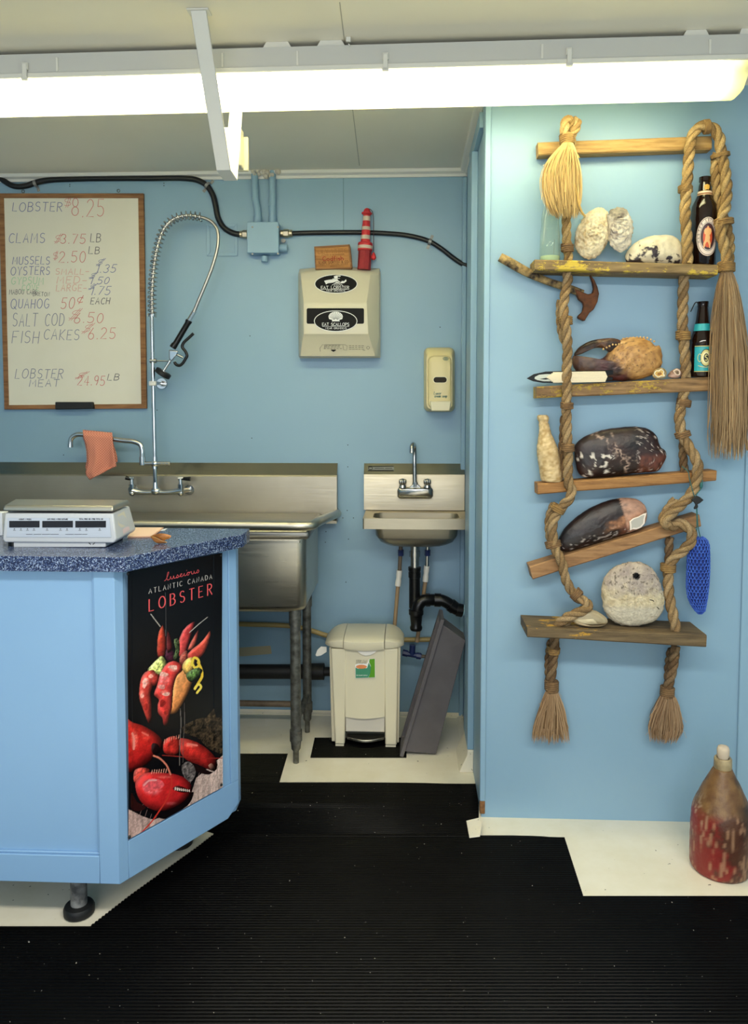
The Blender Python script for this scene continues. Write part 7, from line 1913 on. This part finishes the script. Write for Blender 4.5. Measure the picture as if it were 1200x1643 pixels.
# bored stone and clam
def stone(q, d):
    up = mixc(C(192, 178, 164), C(164, 150, 142), .5 + nz(q, 30, 2)); lo = mixc(C(224, 210, 178), C(196, 178, 144), .5 + .9 * nz(q, 70, 3))
    c = mixc(lo, up, sstep(.0, .04, d.z + .03 * nz(q, 20, 8)))
    if d.z < -.02: c = mixc(c, C(204, 196, 180), .7 * sstep(-.02, -.04, d.z))
    k = .9 + .22 * nz(q, 200, 5)
    c = mixc(c, C(72, 62, 52), .75 * sstep(.42, .52, nz(q, 130, 9)) * sstep(-.02, .02, d.z))
    c = mixc(c, C(60, 54, 46), .85 * sstep(.25, .4, nz(q, 110, 19)) * sstep(.022, .010, (d - Vector((-.018, 0, .042))).length))
    return (c[0] * k, c[1] * k, c[2] * k, 1)
Yst = 2.372
sto = thing('holed_stone', 'round pale stone with a bored hole on the bottom rung', 'stone', A(1018, 1008, Yst))
mb = MB(); inflate(mb, [A(x, y, Yst) for x, y in ((967.5, 950), (971, 936), (980, 923), (994, 913), (1012, 908), (1032, 908.5), (1048, 917), (1058, 932), (1064, 950), (1068, 968), (1065, 985), (1056, 998), (1040, 1006), (1020, 1009), (1000, 1008), (984, 1001), (973, 988), (969, 970))], Yst, .034, colf=stone, disp=.0028, dscale=80, seed=4, power=2.6, rings=34, segs=140)
o = mb.build('stone', 'stone', sto, smooth=75)
p = A(1024, 930, Yst - .034); hb_ = MB().cyl(p + Vector((0, .02, 0)), p + Vector((0, -.003, 0)), .0092, n=16)
cut = hb_.build('bore', 'black_matte', sto, smooth=40)
bo = o.modifiers.new('hole', 'BOOLEAN'); bo.operation = 'DIFFERENCE'
import bmesh
cutm = bpy.data.meshes.new('bore_cutter'); 
# carve the hole directly: drop the front faces inside the bore and line it with the dark tube wall
bm = bmesh.new(); bm.from_mesh(o.data); off = Vector(sto.location)
dead = [f for f in bm.faces if f.calc_center_median().y + off.y < Yst - .01 and ((f.calc_center_median() + off).xz - p.xz).length < .0088]
bmesh.ops.delete(bm, geom=dead, context='FACES'); bm.to_mesh(o.data); bm.free()
o.modifiers.remove(bo); bpy.data.meshes.remove(cutm)
bm = bmesh.new(); bm.from_mesh(cut.data); capf = [f for f in bm.faces if len(f.verts) > 4 and (f.calc_center_median() + off).y < p.y]
bmesh.ops.delete(bm, geom=capf, context='FACES'); bm.to_mesh(cut.data); bm.free()
mb = MB().tube(spline([A(x, y, Yst - .0335 + (.006 if x > 1052 else 0)) for x, y in ((1045, 968), (1050, 969), (1053, 974), (1056, 979), (1060, 983))], .003), .0012, 5); mb.build('crack', 'black_matte', sto)
rest(sto, r6); sto.location.x -= .005
def clamc(q, d):
    w = math.sin(((q - Vector((A(958, 994, 2.34).x, 0, A(958, 996, 2.34).z))).length) * 900) * .5 + .5
    c = mixc(C(232, 218, 184), C(206, 186, 148), .35 * w + .4 * nz(q, 30, 2) + .2); return c
cl = thing('clam_shell', 'cream clam shell lying beside the holed stone', 'shell', A(946, 1011, 2.345))
Ycl = 2.345
mb = MB(); inflate(mb, [A(x, y, Ycl) for x, y in ((918.5, 1000), (923, 992), (933, 986.5), (945, 985), (957, 988), (967, 994), (974, 1001), (974, 1007), (966, 1008.5), (948, 1009), (930, 1008), (921, 1004))], Ycl, .022, colf=clamc, disp=.0004, dscale=60); mb.build('upper_valve', 'shell_smooth', cl, smooth=70)
mb = MB(); inflate(mb, [A(x, y, Ycl + .002) for x, y in ((918, 1002), (925, 1004), (940, 1008), (960, 1009), (973, 1008), (968, 1011), (950, 1012.5), (934, 1011), (922, 1007))], Ycl + .002, .019, colf=lambda q, d: C(190, 170, 138)); mb.build('lower_valve', 'shell_smooth', cl, smooth=70)
rest(cl, r6)
# blue net pouch on green cord
Yp = 2.375
pu = thing('net_pouch', 'blue knotted net pouch hanging on a green cord', 'net', A(1120, 985, Yp))
prow = [(861, 1113, 1128), (866, 1107, 1135), (875, 1105, 1138), (890, 1103, 1138.5), (915, 1102, 1138.5), (940, 1101, 1137), (958, 1103, 1135), (970, 1108, 1133), (980, 1115, 1131), (985, 1120, 1126)]
rows2 = []
for y in np.linspace(861, 985, 48):
    for (a, l0, r0), (b, l1, r1_) in zip(prow, prow[1:]):
        if a <= y <= b:
            g = (y - a) / (b - a); rows2.append((y, l0 + (l1 - l0) * g, r0 + (r1_ - r0) * g)); break
def pring(y, l, r, k, n=40):
    a, b = A(l, y, Yp), A(r, y, Yp); c = a.lerp(b, .5); w = (b - a).length / 2 * k
    return [c + Vector((math.cos(2 * PI * i / n) * w, math.sin(2 * PI * i / n) * w * .62, 0)) for i in range(n)]
M['net_blue'] = plain('blue_net_cord', C(62, 104, 200), .7, var=C(38, 72, 168), vscale=60)
M['net_in'] = plain('blue_net_inside', C(22, 40, 104), .85)
MB().loft([pring(*r_, .86) for r_ in rows2[1:-1]]).build('stuffing', 'net_in', pu, smooth=80)
mb = MB(); Rg = [pring(*r_, 1.0, 36) for r_ in rows2]
for s in (1, -1):
    for k in range(18):
        pts = []
        for j in range(0, len(Rg)):
            zig = (1 if j % 4 < 2 else 0); pts.append(Rg[j][(2 * k + s * ((j // 2) % 2)) % 36].lerp(Rg[j][(2 * k + s * ((j // 2) % 2) + s) % 36], (j % 2) * .5))
        mb.tube(pts, .0013, 4)
for j in range(1, len(Rg) - 1, 2):
    for i in range(j // 2 % 2, 36, 2): mb.ball(Rg[j][i], .0022, 5, 4)
mb.build('netting', 'net_blue', pu, stuff=True)
M['green_cord'] = plain('green_cord', C(40, 96, 96), .7)
cd = [[A(1117, 865, Yp), A(1118, 840, 2.352), A(1117.5, 822, 2.352), A(1117, 812, 2.355)], [A(1124, 864, Yp), A(1120, 845, 2.352), A(1118.5, 822, 2.352), A(1118, 812, 2.355)], [A(1118, 806, 2.355), A(1117, 795, 2.353), A(1126, 782, 2.353), A(1127, 770, 2.353)], [A(1117, 804, 2.355), A(1112, 790, 2.348), A(1106, 768, 2.346), A(1104, 757, 2.348), A(1094, 748, 2.362)]]
mb = MB()
for q in cd: mb.tube(spline(q, .006), .0013, 6)
mb.build('cord', 'green_cord', pu, smooth=70)
mb = MB(); mb.ball(A(1125, 779, 2.353), (.005, .005, .010), 8, 6); mb.build('knot', 'green_cord', pu, smooth=70)
dk = [(1108, 802), (1113, 797), (1117, 795), (1122, 797), (1128, 802), (1122, 807), (1118, 809), (1119, 811), (1119, 814), (1114, 817), (1112, 815.5), (1115, 810), (1113, 806)]
MB().prism([A(x, y, 2.3505) for x, y in dk], (0, -.006, 0)).build('tag', 'black_matte', pu, bevel=.0015, label='dark fish shaped tag')
# old jug on the floor
Yj = F(1157, 1393, 0).y; c = Vector((F(1155, 1393, 0).x, Yj, 0.0005)); sj = Yj / F_PX
def jugc(v):
    q = Vector(v); h = q.z / .36
    zz = nz((q.x * 150, q.y * 150, q.z * 16), 1, 2); b = nz(q, 16, 3)
    top = mixc(C(124, 92, 54), C(96, 64, 36), .5 + .8 * nz(q, 40, 5)); red = mixc(mixc(C(84, 52, 36), C(70, 36, 28), .5 + b), C(128, 34, 30), sstep(-.1, .4, b + (c.x - .02 - q.x) * 9)); st = C(168, 128, 98)
    w = sstep(.56, .46, h + .06 * b); cc = mixc(top, red, w)
    cc = mixc(cc, st, sstep(.16, .42, zz) * w * .7)
    cc = mixc(cc, C(44, 30, 22), .85 * sstep(.05, .4, b + .45 - abs(h - .52) * 3) * sstep(.0, .05, q.x - c.x))
    cc = mixc(cc, C(186, 166, 140), sstep(.035, .07, c.x - q.x - .012) * sstep(.25, .5, h) * sstep(.1, .4, zz) * .6)
    return cc
ju = thing('old_jug', 'old brown and red crusted jug with a cork standing on the floor', 'jug', c)
Hj = 170; prof = [(42, 0), (45.5, 4), (46.5, 20), (46.8, 60), (46, 92), (43.5, 104), (37, 120), (28, 140), (19, 158), (14, 168)]
pp = spline([Vector((r, 0, h)) for r, h in prof], 3.5); rings = []
for p in pp:
    ring = []
    for i in range(72):
        a = 2 * PI * i / 72; q = c + Vector((math.cos(a) * p.x * sj, math.sin(a) * p.x * sj, p.z * sj * 1.0)); ring.append(q + Vector((math.cos(a), math.sin(a), 0)) * (nz(q, 35, 2) * .0012))
    rings.append(ring)
mb = MB().loft(rings); mb.c = [jugc(v) for v in mb.v]; mb.usec = True
M['jug'] = vcolmat('crusted_glaze', .4, .4, 120)
mb.build('body', 'jug', ju, smooth=70)
zn_ = Hj * sj - .004
MB().lathe(c + Vector((0, 0, zn_)), [(13.2 * sj, 0), (14 * sj, 2 * sj), (13.6 * sj, 16 * sj), (12.6 * sj, 17.5 * sj), (9.5 * sj, 17.3 * sj), (9 * sj, 8 * sj), (.001, 8 * sj)], 28).build('collar', plain('chipped_collar', C(176, 158, 122), .45, var=C(120, 104, 74), vscale=25), ju, smooth=40)
MB().lathe(c + Vector((0, 0, zn_ + 8.5 * sj)), [(7.5 * sj, 0), (7.8 * sj, 8 * sj), (9.4 * sj, 12 * sj), (9.8 * sj, 22 * sj), (8 * sj, 27 * sj), (4 * sj, 28.5 * sj)], 20).build('stopper', plain('pale_cork', C(196, 180, 160), .8), ju, smooth=50)
